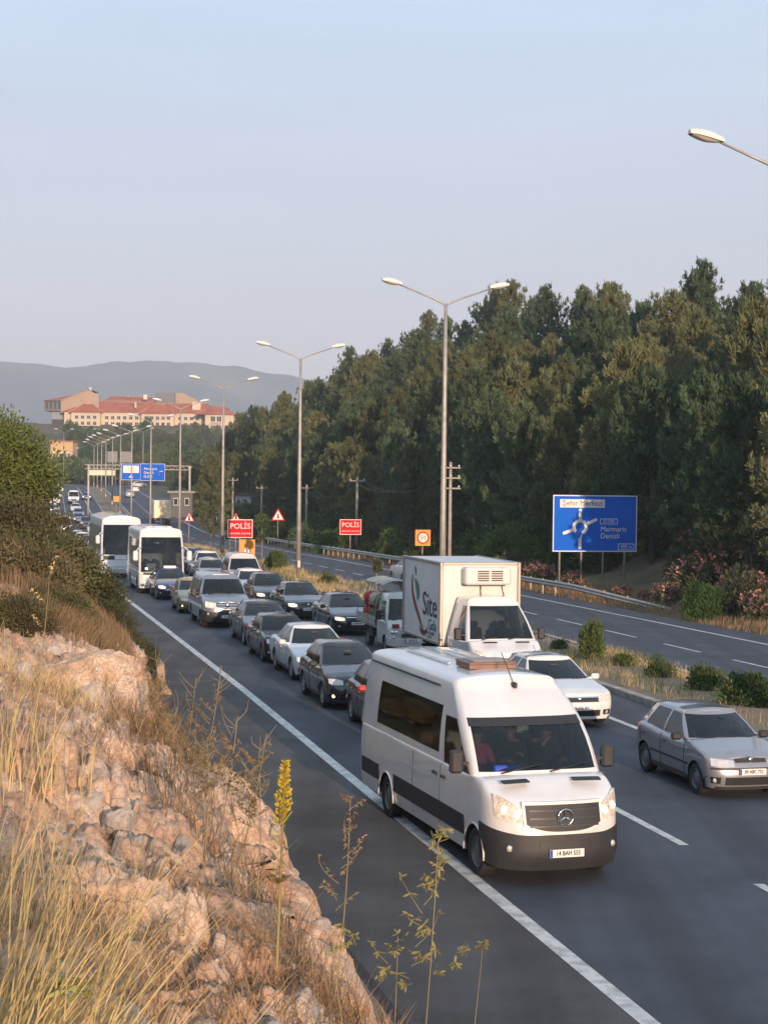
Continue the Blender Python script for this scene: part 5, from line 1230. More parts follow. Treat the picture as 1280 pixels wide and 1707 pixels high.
# cars on the far carriageway, seen from behind
def away(root): root.rotation_euler.z += PI
r_, _, _ = fcar('hatchback', 'silver hatchback driving away toward the roundabout on the far carriageway', 24.6, 335, (.4, .41, .43), HB); away(r_)
r_, _, _ = fcar('hatchback', 'white car turning off by the roundabout on the far carriageway', 27.5, 372, (.6, .6, .6), HB); away(r_)
r_, S_, pt_ = car('suv', 'white pick-up seen between the flatbed truck and the box truck on the far carriageway', 'pick-up', 25.3, 98, WHITE2, dict(SUV), lod=1); away(r_)
r_, S_, pt_ = car('saloon_car', 'white saloon crossing at the roundabout under the blue gantry sign', 'saloon car', 24, 430, (.6, .6, .6), {}, lod=2); r_.rotation_euler.z += 1.4; r_.location.x = -62.0; r_.location.z = float(zr(430)) + .03
r_ = van('parked_van', 'white van parked beyond the roundabout under the right gantry post', 'van', 24, 480, WHITE, WV)[0]; r_.rotation_euler.z += 1.45; r_.location.x = -58.5; r_.location.z = float(zr(480) + far_rise(0, 480)) + .12
# lorry with the low sun on its box
def lorry():
    Y = 236; th = heading(Y) + PI; pos = P(24.3, Y); root = empty('lorry', pos, th - PI / 2, 'lorry driving away whose pale box doors glow in the low sun', 'lorry')
    m = MB(); m.box((2.5, 0, 2.35), (6.2, 2.45, 2.5), bev=.03); m.build('cargo_box', CRM, root)
    for sg in (1, -1):
        d = MB(); d.box((-.62, sg * .60, 2.33), (.03, 1.14, 2.3), bev=.008); d.build('rear_door', mat('door_sun_glow', (.80, .66, .44), .5, var=.08, scale=2), root)  # warm glow of the low sun put into the door colour
        b = MB(); b.tube([(-.66, sg * .2, 1.25), (-.66, sg * .2, 3.4)], .025, 6); b.build('locking_bar', ALU, root)
        t = MB(); t.box((-.62, sg * 1.0, .92), (.05, .3, .12)); t.build('tail_light', M_RED, root)
        for x in (.9, 5.9): wheel(root, x, sg * 1.05, .48, .3, 'steel', sg)
    c = MB(); c.box((2.6, 0, .9), (6.6, .8, .3)); c.box((-.55, 0, .62), (.1, 2.2, .14)); c.build('chassis', M_TRIM, root)
    c = MB(); c.box((6.7, 0, 1.75), (1.7, 2.3, 2.2), bev=.15); c.build('cab', WHITE, root)
    p_ = MB(); p_.box((-.65, 0, 1.0), (.02, .52, .11)); p_.build('number_plate', M_PLATE, root)
lorry()

# ------------------------------------------------------------ street lamps
M_GALV = mat('galvanised', (0.34, 0.33, 0.31), .5, .35, var=.15, scale=3)
M_LAMPW = mat('lamp_housing', (0.66, 0.64, 0.60), .4, var=.05, scale=4)
M_LAMPG = mat('lamp_bowl', (0.42, 0.40, 0.36), .2, coat=1.0)
def lamp_head(parent, sg, y, z, tilt):
    m = MB(); secs = []
    for t in np.linspace(0, 1, 9):
        wd = .17 * (.55 + .45 * math.sin(min(1, t * 1.25) * PI / 2)) * (1 if t < .85 else 1 - (t - .85) * 3.2); hh = .19 * (.6 + .4 * math.sin(t * PI))
        secs.append([(wd * math.cos(a), sg * (y + .84 * t), z + .84 * t * tilt + .03 + hh * max(0, math.sin(a))) for a in np.linspace(0, PI, 9)])
    m.grid(secs); m.add(secs[0], [tuple(range(9))]); m.add(secs[-1], [tuple(range(9))])
    o = m.build('lamp_housing', M_LAMPW, parent)
    b = MB(); secs = []
    for t in np.linspace(.12, .95, 8):
        wd = .13 * math.sin(min(1, (t + .2)) * PI / 2) * (1 if t < .85 else .8); hh = .07 * math.sin((t - .1) / .9 * PI) + .02
        secs.append([(wd * math.cos(a), sg * (y + .84 * t), z + .84 * t * tilt + .028 - hh * max(0, math.sin(a))) for a in np.linspace(0, PI, 9)])
    b.grid(secs); b.build('lamp_bowl', M_LAMPG, o)
def street_lamp(c, Y, H, label, spread=1.0):
    root = empty('street_lamp', P(c, Y, .25), heading(Y) - PI / 2, label, 'street lamp', 'double-armed street lamps along the median')
    H -= .25
    m = MB(); m.tube([(0, 0, 0), (0, 0, H * .35), (0, 0, H * .7), (0, 0, H)], [.155, .125, .095, .07], 12); m.build('lamp_pole', M_GALV, root)
    m = MB(); m.box((0, 0, .02), (.42, .42, .04)); m.box((.16, 0, .75), (.01, .16, .42)); m.build('base_plate', M_GALV, root)
    for sg in (1, -1):
        a = MB(); a.tube([(0, 0, H - .15), (0, sg * .08, H - .02), (0, sg * .55, H + .20), (0, sg * 1.95, H + .70)], [.05, .045, .04, .03], 8); a.build('lamp_arm', M_GALV, root)
        lamp_head(root, sg, 1.88, H + .67, .18)
    return root
HT = [12.9, 13.2, 13.35, 13.5, 13.6, 13.6, 13.2, 12.8, 12.1, 11.6, 11.2, 10.8, 10.5]
WORDS = ['nearest, its head poking in at the upper right edge', 'tallest, standing behind the refrigerated box truck', 'second tallest, behind the dark grey saloon', 'third from the box truck, between the forest and the POLİS sign', 'fourth from the box truck, rising behind the minibus', 'fifth, right of the lorry lit by the low sun', 'sixth, in front of the blue gantry sign', 'seventh, left of the blue gantry sign', 'eighth, first of the dense far cluster', 'ninth, inside the far cluster', 'tenth, inside the far cluster', 'eleventh, inside the far cluster', 'twelfth, leftmost of the far cluster']
for i in range(13):
    Y = 38 + 31 * i + (1.0 if i == 0 else 0)
    street_lamp([18.98, 19.15, 19.1, 19.0, 19.25, 19.2, 19.15, 19.3, 19.3, 19.2, 19.3, 19.3, 19.3][i], Y, HT[i], 'double-armed street lamp, ' + WORDS[i])
# lamps of the roads beyond the roundabout
def small_lamp(X, Y, H, label, arms=2):
    z = float(zr(Y) + far_rise(X, Y)); root = empty('road_lamp', (X, Y, z), 0, label, 'street lamp', 'lamps beyond the roundabout')
    m = MB(); m.tube([(0, 0, 0), (0, 0, H)], [.14, .08], 6); m.build('lamp_pole', M_GALV, root)
    for sg in (1, -1)[:arms]:
        m = MB(); m.tube([(0, 0, H - .1), (sg * 1.9, 0, H + .9)], .05, 5); m.build('lamp_arm', M_GALV, root)
        m = MB(); m.box((sg * 2.3, 0, H + 1.05), (.95, .35, .22), bev=.06); m.build('lamp_housing', M_LAMPW, root)
def fx(px, Y): return (px - 640) / 2772 * Y
small_lamp(fx(106, 470), 470, 14.5, 'double-armed lamp far left beside the canopy roof')
small_lamp(fx(238, 440), 440, 14.5, 'double-armed lamp standing among the trees above the blue gantry sign')
small_lamp(fx(116, 500), 500, 9.0, 'short lamp on the far left bank')
small_lamp(fx(146, 560), 560, 13.0, 'single-armed lamp before the trees left of the school building', 1)

# ------------------------------------------------------------ guard rail
def guard_rail(name, c, y0, y1, label, flare=True, side=1):
    root = empty(name, P(c, y0), 0, label, 'guard rail'); ox, oy, oz = root.location
    def cc(y): return c + (1.6 * max(0, (y0 + 9 - y) / 9) ** 1.6 if flare else 0)
    def top(y): return .76 - (.62 * max(0, (y0 + 9 - y) / 9) ** 1.4 if flare else 0)
    prof = [(-.0, 0), (.03, -.02), (.08, -.055), (.08, -.10), (.02, -.13), (.02, -.18), (.08, -.21), (.08, -.255), (.03, -.29), (0, -.31)]
    Ys = np.concatenate([np.arange(y0, y0 + 12, 1.0), np.arange(y0 + 12, y1, 4.0)])
    m = MB(); G = []
    for y in Ys:
        q = P(cc(y), y); G.append([(q.x - d * side - ox, q.y - oy, q.z + top(y) + h - oz) for d, h in prof])
    m.grid(G, smooth=True); G2 = [[(a[0] + .012, a[1], a[2]) for a in r] for r in G]; m.grid(G2)
    m.build('rail', M_GALV, root)
    base = None; k = 0
    for y in np.arange(y0 + 1.5, y1 - .5, 2.0 if y0 > 60 else 4.0):
        q = P(cc(y), y); h = top(y) + .02
        if base is None:
            pm = MB(); pm.box((0, 0, .0), (.05, .12, 1.0)); pm.box((-.05 * side, 0, .34), (.08, .10, .2)); base = pm.build('post', M_GALV, root); o = base
        else: o = base.copy(); COL.objects.link(o)
        o.location = (q.x + .09 * side - ox, q.y - oy, q.z - oz + h - .48)
guard_rail('guard_rail', 30.5, 77, 186, 'long galvanised guard rail along the far carriageway, its near end sloping into the ground')
# ------------------------------------------------------------ signs
M_SBLUE = mat('sign_blue', (0.006, 0.115, 0.60), .7, var=.04, scale=2, spec=.12); M_SWH = mat('sign_white', (.68, .68, .68), .45); M_SRED = mat('sign_red', (.55, .012, .02), .7, spec=.15); M_SORA = mat('sign_orange', (.72, .26, .02), .5)
M_POSTW = mat('pale_post', (.45, .44, .40), .7, var=.15, scale=3)
RF = (PI / 2, 0, 0)
def sign_root(name, c, Y, label, cat, rz=0.0):
    q = P(c, Y); q.z = float(ground_z(c, Y)); return empty(name, q, heading(Y) * 1.0 + rz, label, cat)   # faces -y (the camera side)
def posts(root, xs, h, r=.045, m=None):
    for x in xs: t = MB(); t.tube([(x, .06, -.1), (x, .06, h)], r, 8); t.build('post', m or M_GALV, root)
def panel(root, x, z, w, h, m, name='panel', y=0.0, t=.03, border=None, par=None):
    p = par or root
    b = MB(); b.box((x, y, z), (w, t, h)); o = b.build(name, m, p)
    if border:
        for (cx, cz, dw, dh) in ((x, z + h / 2 - .03, w, .045), (x, z - h / 2 + .03, w, .045), (x - w / 2 + .03, z, .045, h - .1), (x + w / 2 - .03, z, .045, h - .1)):
            f = MB(); f.box((cx, y - t / 2 - .002, cz), (dw, .006, dh)); f.build('border', border, o)
    return o
# big direction sign
SS = 1.2; SY = 92.0
rt = sign_root('direction_sign', 33.6, SY, 'big blue roundabout direction sign reading Şehir Merkezi, Marmaris, Denizli', 'road sign', -.05)
rt.scale = (SS, SS, SS); gx = lambda px: ((px - 640) / 2772 * SY - rt.location.x) / SS
W_, H_ = 4.05, 2.62; cx_ = gx(992); zt = (EYE - (873 - 803.5) / 2772 * SY - rt.location.z) / SS
bd = panel(rt, cx_, zt, W_, H_, M_SBLUE, border=M_SWH)
for dx in (-1.66, -.62, .42, 1.46):
    t = MB(); t.tube([(cx_ + dx, .07, -.3), (cx_ + dx, .07, zt + 1.2)], .045, 8); t.build('post', M_GALV, rt)
Y0 = -.024
def wb(x, z, w, h, m=M_SWH, name='sign_field'): b = MB(); b.box((cx_ + x, Y0, zt + z), (w, .01, h)); return b.build(name, m, bd)
wb(-.62, .92, 2.14, .38)
text('letters', 'Şehir Merkezi', .34, M_INK, bd, (cx_ - .62, Y0 - .008, zt + .93), RF, bold=0)
text('letters', 'Marmaris', .33, M_SWH, bd, (cx_ + .26, Y0 - .004, zt - .26), RF, align='LEFT', bold=0)
text('letters', 'Denizli', .33, M_SWH, bd, (cx_ + .26, Y0 - .004, zt - .58), RF, align='LEFT', bold=0)
wb(.66, .10, .84, .26, M_SWH); wb(.66, .10, .79, .21, M_SBLUE).location = (0, -.004, 0)
text('letters', 'D.330', .22, M_SWH, bd, (cx_ + .66, Y0 - .012, zt + .10), RF, bold=0)
wb(1.5, -1.07, .78, .30, M_SWH); wb(1.5, -1.07, .72, .24, M_SBLUE).location = (0, -.004, 0)
text('letters', '400 m', .22, M_SWH, bd, (cx_ + 1.5, Y0 - .012, zt - 1.07), RF, bold=0)
ym = Y0 - .006; ox_, oz_ = cx_ - .72, zt - .17
m = MB(); R1, R2 = .37, .22; a0, a1 = math.radians(-72), math.radians(225); G = [[(ox_ + r * math.cos(a), ym, oz_ + r * math.sin(a)) for r in (R1, R2)] for a in np.linspace(a0, a1, 30)]; m.grid(G, smooth=False)
for ang, l0, l1, w_ in ((90, .34, .82, .07), (25, .32, .86, .07), (-160, .34, .84, .07), (-90, .34, .98, .075)):
    a = math.radians(ang); u = Vector((math.cos(a), math.sin(a))); n = Vector((-u.y, u.x)) * w_
    m.add([(ox_ + u.x * l + n.x * s, ym, oz_ + u.y * l + n.y * s) for l, s in ((l0, 1), (l0, -1), (l1, -1), (l1 + .05, 0), (l1, 1))], [(0, 1, 2, 3, 4)])
m.build('roundabout_symbol', M_SWH, bd)
m = MB(); m.add([(ox_ - .16, ym - .003, oz_ - .50), (ox_ + .05, ym - .003, oz_ - .20), (ox_ + .02, ym - .003, oz_ - .50)], [(0, 1, 2)]); m.build('symbol_gap', M_SBLUE, bd)
# police control signs
def polis(c, Y, z, label, w=1.62, h=1.22):
    rt = sign_root('police_sign', c, Y, label, 'road sign'); b = panel(rt, 0, z, w, h, M_SRED, border=M_SWH)
    posts(rt, (0,), z + .3, .04)
    text('letters', 'POLİS', .56, M_SWH, b, (0, -.022, z + .17), RF, bold=0); text('letters', 'KONTROL NOKTASI', .165, M_SWH, b, (0, -.022, z - .36), RF, bold=0); return rt
polis(31.3, 141, 2.55, 'red POLİS control sign behind the guard rail in front of the forest', 1.87, 1.31)
polis(19.0, 122, 2.65, 'red POLİS control sign on the median, partly hidden by a young tree', 1.85, 1.36)
rt = sign_root('orange_board', 18.7, 120, 'orange works board standing below the red POLİS sign on the median', 'road sign'); b = panel(rt, .5, 1.25, 1.15, 1.3, M_SORA); posts(rt, (.5,), .9, .04)
t = MB(); t.add([(.5 - .28, -.02, .92), (.5 + .28, -.02, .92), (.5, -.02, 1.42)], [(0, 1, 2)]); t.build('warning_triangle', M_SWH, b); t = MB(); t.box((.5, -.022, 1.1), (.10, .004, .22)); t.build('symbol', M_INK, b)
rt = sign_root('speed_limit_sign', 31.2, 117.5, 'orange board with a 50 speed limit beside the tallest street lamp', 'road sign'); rt.scale = (1.15, 1.15, 1.15); b = panel(rt, 0, 1.95, .96, .98, M_SORA); posts(rt, (0,), 1.6, .035)
t = MB(); t.lathe([(.38, -.024), (.001, -.024)], (0, 0, 1.95), 'Y', 24); t.build('red_ring', M_SRED, b); t = MB(); t.lathe([(.29, -.030), (.001, -.030)], (0, 0, 1.95), 'Y', 24); t.build('white_disc', M_SWH, b)
text('letters', '50', .36, M_INK, b, (0, -.036, 1.95), RF, bold=0)
def triangle(c, Y, z, s, label, sym='bar'):
    rt = sign_root('warning_sign', c, Y, label, 'road sign'); posts(rt, (0,), z, .035)
    m = MB(); m.prism([(-s / 2, z - .3), (s / 2, z - .3), (0, z - .3 + s * .87)], -.015, .015); b = m.build('panel', M_SRED, rt)
    k = .74; zc = z - .3 + s * .29; m = MB(); m.prism([(-s / 2 * k, zc - s * .29 * k), (s / 2 * k, zc - s * .29 * k), (0, zc + s * .58 * k)], -.022, -.016); m.build('white_field', M_SWH, b)
    m = MB(); m.prism([(-.14, zc - .2), (.14, zc - .2), (.07, zc + .1), (.1, zc + .28), (-.1, zc + .28), (-.07, zc + .1)], -.029, -.023); m.build('symbol', M_INK, b)
triangle(31.2, 176, 2.9, 1.5, 'red-edged warning triangle on a post at the left end of the guard rail')
triangle(19.9, 130, 3.35, .8, 'warning triangle peeking over the red POLİS sign on the median')
triangle(20.3, 163, 2.9, 1.05, 'warning triangle right of the lorry lit by the low sun')
rt = sign_root('orange_sign', 30.6, 240, 'small orange sign beside the far carriageway, left of the little blue sign', 'road sign'); panel(rt, 0, 1.9, 1.05, 1.2, M_SORA); posts(rt, (0,), 2.6, .04)
rt = sign_root('blue_sign', 30.8, 222, 'little blue sign on a post near the conifer by the far carriageway', 'road sign'); panel(rt, 0, 1.9, .8, 1.28, M_SBLUE, border=M_SWH); posts(rt, (0,), 2.6, .04)
rt = sign_root('orange_sign', 19.3, 268, 'tiny orange sign on the median left of the lamp cluster', 'road sign'); panel(rt, 0, 2.5, .9, .9, M_SORA); posts(rt, (0,), 2.2, .04)
# marker post
rt = sign_root('marker_post', 32.4, 79.0, 'short yellowish marker post at the near end of the guard rail', 'post')
m = MB(); m.prism([(-.07, 0), (.07, 0), (.07, 1.02), (0, 1.10), (-.07, 1.02)], -.05, .05); m.build('post_body', mat('yellowish', (.46, .40, .25), .7), rt); m = MB(); m.box((0, -.052, .82), (.10, .01, .16)); m.build('reflector', M_SWH, rt)
# gantry across the far carriageway
Yg = 268; gz0 = float(zr(Yg)); gr_ = empty('sign_gantry', (fx(316, Yg), Yg, gz0), heading(Yg), 'steel gantry over the far carriageway carrying two blue direction signs', 'sign gantry')
gX = lambda px: (px - 316) / 2772 * Yg
zg = lambda y: EYE + (794 - y) / 2772 * Yg - gz0
m = MB(); m.tube([(0, 0, 0), (0, 0, zg(779))], .16, 8); m.box((0, 0, zg(778)), (.5, .3, .3)); m.build('post', M_POSTW, gr_)
xl = gX(150); m = MB(); m.tube([(xl, 0, 0), (xl, 0, zg(776))], .16, 8); m.build('post', M_POSTW, gr_)
for z in (zg(776.0), zg(782.5)):
    m = MB(); m.tube([(xl - .6, 0, z), (0, 0, z)], .08, 6); m.build('beam', M_POSTW, gr_)
m = MB(); x = xl
while x < -1: m.tube([(x, 0, zg(782.5)), (x + .55, 0, zg(776))], .04, 4); m.tube([(x + .55, 0, zg(776)), (x + 1.1, 0, zg(782.5))], .04, 4); x += 1.1
m.build('lattice', M_POSTW, gr_)
p1_ = panel(gr_, gX(219), zg(787), 3.05, 2.6, M_SBLUE, y=-.22, border=M_SWH); b = MB(); b.box((gX(219), -.245, zg(782.5)), (2.5, .01, 1.15)); f_ = b.build('sign_field', M_SWH, p1_)
text('letters', 'Şehir', .5, mat('ochre_print', (.5, .28, .03), .5), p1_, (gX(219), -.254, zg(780.5)), RF); text('letters', 'Merkezi', .5, MATS['ochre_print'], p1_, (gX(219), -.254, zg(785)), RF)
m = MB(); m.prism([(gX(219) - .4, zg(796)), (gX(219) + .4, zg(796)), (gX(219), zg(792))], -.25, -.24); m.build('arrow', M_SWH, p1_)
p2_ = panel(gr_, gX(254.5), zg(787), 3.95, 2.75, M_SBLUE, y=-.22, border=M_SWH)
for k, tx in enumerate(('Marmaris', 'Denizli', 'D.330')): text('letters', tx, .55, M_SWH, p2_, (gX(240), -.242, zg(781.5) - k * .62), RF, align='LEFT', bold=0)
m = MB(); m.tube([(gX(265), -.25, zg(792)), (gX(266), -.25, zg(786)), (gX(271), -.25, zg(785))], .09, 5); m.build('arrow', M_SWH, p2_)
for (px, wpx) in ((164, 26), (186, 14)):
    m = MB(); m.box((gX(px), -.2, zg(789)), (wpx / 2772 * Yg, .2, .85), bev=.05); m.build('light_panel', mat('pale_panel', (.62, .56, .44), .5), gr_)
for px, lb in ((187, 'left'), (210, 'right')):
    q = (fx(px, 430), 430, float(zr(430))); rt = empty('rear_facing_sign', q, 0, 'grey back of a road sign above the gantry, %s one of the pair' % lb, 'road sign')
    zz = EYE + (794 - 762) / 2772 * 430 - q[2]; b = MB(); b.box((0, 0, zz), (2.6, .1, 2.8)); b.build('panel', mat('sign_back', (.22, .225, .23), .6), rt); posts(rt, (-.8, .8), zz, .09)
# utility poles with sagging wires
M_WOODP = mat('weathered_pole', (.30, .28, .25), .8, var=.2, scale=3)
UP = []
def upole(px, Y, ytop, ybot, label, arms=1, wgt=.13):
    X = fx(px, Y); hor = 799 + (px - 640) * .0122; c = X + K * Y - float(bend(Y)); zg_ = float(ground_z(c, Y)); zt_ = EYE + (hor - ytop) / 2772 * Y
    rt = empty('utility_pole', (X, Y, zg_), 0, label, 'utility pole', 'utility poles along the forest edge'); h = zt_ - zg_
    m = MB(); m.tube([(0, 0, -.2), (0, 0, h)], [wgt * 1.2, wgt * .75], 8); m.build('pole', M_WOODP, rt)
    for k in range(arms):
        m = MB(); m.box((0, -.1, h - .35 - k * .62), (1.2 if arms > 1 else 1.35, .09, .09)); ca = m.build('crossarm', M_WOODP, rt)
        for s in (-1, 0, 1):
            i_ = MB(); i_.lathe([(.02, 0), (.05, .05), (.03, .12), (.001, .14)], (s * (.5 if arms > 1 else .6), -.1, h - .30 - k * .62), 'Z', 8); i_.build('insulator', M_SWH, ca)
    UP.append(Vector((X, Y - .1, zt_ - .2))); return rt
upole(388, 215, 796, 860, 'utility pole in front of the small white house')
upole(436, 205, 809, 865, 'utility pole just right of the small white house')
upole(511, 176, 808, 893, 'utility pole left of the second tallest lamp and forest edge')
upole(595, 149, 795, 905, 'utility pole rising behind the red POLİS sign at the forest')
upole(750, 100, 770, 900, 'thick utility pole with three crossarms beside the tallest lamp', 3, .11)
wr = MB()
for a, b in zip(UP[:-1], UP[1:]):
    for dx in (-.5, .5):
        pts = [a.lerp(b, t) + Vector((dx, 0, -1.4 * 4 * t * (1 - t))) for t in np.linspace(0, 1, 12)]; wr.tube(pts, .018, 3, caps=False)
o = wr.build('power_line', M_TRIM, None); tag(o, 'sagging pair of cables strung between the utility poles at the forest edge', 'cable'); o['kind'] = 'stuff'
# concrete barrier end on the near verge
def jersey(c, y0, y1):
    prof = [(-.30, 0), (-.27, .10), (-.13, .30), (-.085, .84), (.085, .84), (.13, .30), (.27, .10), (.30, 0)]
    ox, oy, oz = P(c, y0); root = empty('concrete_barrier', (ox, oy, oz), 0, 'weathered concrete barrier ending in a splayed foot at the bushes by the verge', 'barrier')
    m = MB(); G = []
    for y in np.concatenate([[y0, y0 + .25, y0 + .6, y0 + 1.2], np.arange(y0 + 3, y1, 3)]):
        h = 1.0 if y > y0 + .3 else .96; q = P(c, y); G.append([(q.x + a - ox, q.y - oy, q.z + b * h - oz) for a, b in prof])
    m.grid(G, smooth=False); m.add(G[0], [tuple(range(8))]); m.build('barrier_run', mat('stained_concrete', (.36, .27, .20), .9, col2=(.20, .17, .14), scale=2.2, bump=.5, bscale=20, thr=(.4, .62)), root)
jersey(4.75, 43.6, 78)

# ------------------------------------------------------------ buildings
M_TILE = mat('roof_tile', (.30, .075, .035), .8, col2=(.40, .13, .07), scale=.35, bump=.5, bscale=5); M_CREAM = mat('cream_wall', (.56, .48, .36), .85, var=.06, scale=.2); M_TANW = mat('tan_wall', (.36, .27, .20), .85, var=.06, scale=.2)
M_GREYW = mat('grey_wall', (.27, .29, .31), .85, var=.08, scale=.3); M_WIND = mat('window_pane', (.03, .035, .045), .12, coat=1.0); M_WFR = mat('window_frame', (.6, .6, .58), .6); M_PINKW = mat('pinkish_wall', (.45, .30, .26), .85)
def school():
    D = 700.0; X0, = (fx(230, D),); zb = float(zr(D) + far_rise(0, D)) - 2
    root = empty('school_building', (X0, D, zb), 0, 'large cream school building with red hipped roofs on the hill at the left', 'building')
    sx = lambda px: (px - 230) / 2772 * D
    sz = lambda y: EYE + (794 - y) / 2772 * D - zb
    def wall(x0, x1, y0, y1, d0, d1, m, name='wall'): b = MB(); b.box(((sx(x0) + sx(x1)) / 2, (d0 + d1) / 2, (sz(y0) + sz(y1)) / 2), (sx(x1) - sx(x0), d1 - d0, sz(y0) - sz(y1))); return b.build(name, m, root)
    def hip(x0, x1, ye, yr, d0, d1, hipx=6.0, over=.8):
        a, b, e, r = sx(x0) - over, sx(x1) + over, sz(ye), sz(yr); p, q = d0 - over, d1 + over; mid = (p + q) / 2
        V = [(a, p, e), (b, p, e), (b, q, e), (a, q, e), (a + hipx, mid, r), (b - hipx, mid, r)]
        o = MB().add(V, [(0, 1, 5, 4), (1, 2, 5), (2, 3, 4, 5), (3, 0, 4), (0, 3, 2, 1)]).build('roof', M_TILE, root)
        for i, j in ((0, 4), (1, 5), (4, 5)):
            t = MB(); A, B_ = Vector(V[i]), Vector(V[j]); t.tube([A + Vector((0, -.05, .08)), B_ + Vector((0, -.05, .12))], .13, 4); t.build('ridge_tile', mat('ridge', (.5, .3, .2), .8), o)
        return o
    def windows(x0, x1, ys, n, d, w=1.5, h=1.5):
        for y in ys:
            for k in range(n):
                x = sx(x0) + (sx(x1) - sx(x0)) * (k + .5) / n; z = sz(y)
                f = MB()
                for (dx, dz, ww, hh) in ((0, h / 2, w + .2, .12), (0, -h / 2, w + .2, .12), (-w / 2, 0, .12, h), (w / 2, 0, .12, h), (0, 0, .08, h)): f.box((x + dx, d - .05, z + dz), (ww, .12, hh))
                f = f.build('window', M_WFR, root); p_ = MB(); p_.box((x, d - .01, z), (w - .05, .06, h - .05)); p_.build('pane', M_WIND, f)
    # front wing, long
    wall(106, 372, 716, 688, 0, 14, M_CREAM); hip(106, 372, 688, 671, 0, 14, 9)
    # stepped fronts with their own hips
    wall(120, 168, 716, 689, -3, 0, M_CREAM); hip(120, 168, 689, 675, -3, 8, 5)
    wall(236, 290, 716, 690, -3, 0, M_CREAM); hip(236, 290, 690, 674, -3, 8, 5)
    wall(344, 391, 726, 691, -8, 6, M_CREAM); hip(330, 393, 691, 676, -8, 8, 6)
    wall(160, 276, 688, 666, 16, 30, M_CREAM); hip(158, 278, 670, 657.5, 14, 32, 4)
    windows(124, 164, (697, 707), 4, -3); windows(172, 232, (697, 707), 6, 0); windows(240, 286, (697, 707), 5, -3); windows(294, 342, (697, 707), 5, 0)
    windows(352, 372, (698, 713), 2, -8, 2.0, 2.2)
    for k, y in enumerate((705.5, 721)):
        b = MB(); b.box((sx(362), -8.06, sz(y)), (sx(371) - sx(353), .08, 1.4)); b.build('wall_band', M_PINKW, root)
    # tan end blocks with mono-pitch roofs
    def gable(xa, xb, xr, y_e, y_r, yb, d0, d1, flip=1):
        V = [(sx(xa), sz(yb)), (sx(xb), sz(yb)), (sx(xb), sz(y_e if flip < 0 else y_e)), (sx(xr), sz(y_r)), (sx(xa), sz(y_e))]
        m_ = MB(); m_.prism(V, d0, d1); m_.build('gable_wall', M_TANW, root)
    wall(69, 100, 686, 669, 4, 30, mat('dark_cladding', (.12, .12, .13), .5), 'clad_wall')
    for k in range(4): b = MB(); b.box((sx(74 + k * 7), 3.9, sz(677)), (.9, .1, 3.0)); b.build('window', M_WIND, root)
    wall(82, 122, 714, 686, 6, 26, M_GREYW, 'grey_wall'); b = MB(); b.box((sx(95), 5.9, sz(706)), (7, .1, 3)); b.build('window', M_WIND, root)
    V = [(sx(98), 3, sz(690)), (sx(162), 3, sz(690)), (sx(162), 3, sz(660)), (sx(142), 3, sz(649.5)), (sx(98), 3, sz(668))]
    m_ = MB(); m_.prism([(a, c_) for a, b_, c_ in V], 3, 6); m_.build('gable_wall', M_TANW, root)
    m_ = MB(); m_.add([(sx(67), 2.5, sz(669.5)), (sx(100), 2.5, sz(669)), (sx(143), 2.5, sz(649)), (sx(143), 30, sz(649)), (sx(120), 30, sz(649.5)), (sx(67), 30, sz(664))], [(0, 1, 2, 3, 4, 5)]); m_.add([(sx(67), 2.5, sz(669.5)), (sx(100), 2.5, sz(669)), (sx(142), 28, sz(650)), (sx(112), 28, sz(652))], [(0, 1, 2, 3)]); m_.build('roof', M_TILE, root)
    wall(252, 286, 690, 652, 12, 34, mat('slate_cladding', (.14, .15, .18), .6), 'clad_wall')
    m_ = MB(); m_.prism([(sx(285.5), sz(692)), (sx(335), sz(692)), (sx(335), sz(671)), (sx(298), sz(652)), (sx(285.5), sz(653))], 11, 14); m_.build('gable_wall', M_TANW, root)
    wall(318, 332, 682, 669, 2, 6, M_CREAM, 'dormer'); wall(223, 226, 680, 671, 0, 2, M_CREAM, 'chimney'); wall(232, 238, 664, 656, 10, 13, M_WFR, 'chimney'); wall(140, 144, 650, 645, 10, 12, M_WFR, 'chimney'); wall(199, 203, 660, 656, 18, 20, M_TANW, 'chimney')
school()
def house(name, px0, px1, y0, y1, D, wallm, roofm, label, d=6.0, dz=0.0, win=2, zb=None):
    X0, X1 = fx(px0, D), fx(px1, D); hor = 799 + ((px0 + px1) / 2 - 640) * .0122; zt_ = EYE + (hor - y0) / 2772 * D; zb_ = EYE + (hor - y1) / 2772 * D
    root = empty(name, ((X0 + X1) / 2, D, zb_), 0, label, 'building'); w_ = X1 - X0; h = zt_ - zb_
    b = MB(); b.box((0, d / 2, h / 2 - .5), (w_, d, h + 1)); b.build('wall', wallm, root); b = MB(); b.box((0, d / 2, h + .15), (w_ + .8, d + .8, .3)); b.build('roof', roofm, root)
    for k in range(win):
        x = -w_ / 2 + w_ * (k + .5) / win; f = MB(); f.box((x, -.03, h * .52), (w_ / win * .42, .08, h * .42)); f = f.build('window', M_WFR, root); p_ = MB(); p_.box((x, -.06, h * .52), (w_ / win * .34, .06, h * .34)); p_.build('pane', M_WIND, f)
house('small_house', 392, 426, 826, 846, 250, mat('whitewash', (.5, .52, .55), .8), mat('rust_roof', (.12, .05, .035), .8), 'small white house with a dark roof tucked under the forest edge', win=3)
house('flat_building', 284, 321, 822, 852, 262, mat('grey_render', (.11, .115, .12), .85), M_CONC, 'grey flat-roofed building behind the lamp and the gantry post', d=10, win=2)
house('canopy_building', 84, 121, 736, 800, 520, mat('orange_lit_wall', (.55, .38, .20), .8), M_TILE, 'low building with pale fascia at the far left beside the green tree', d=8, win=3)
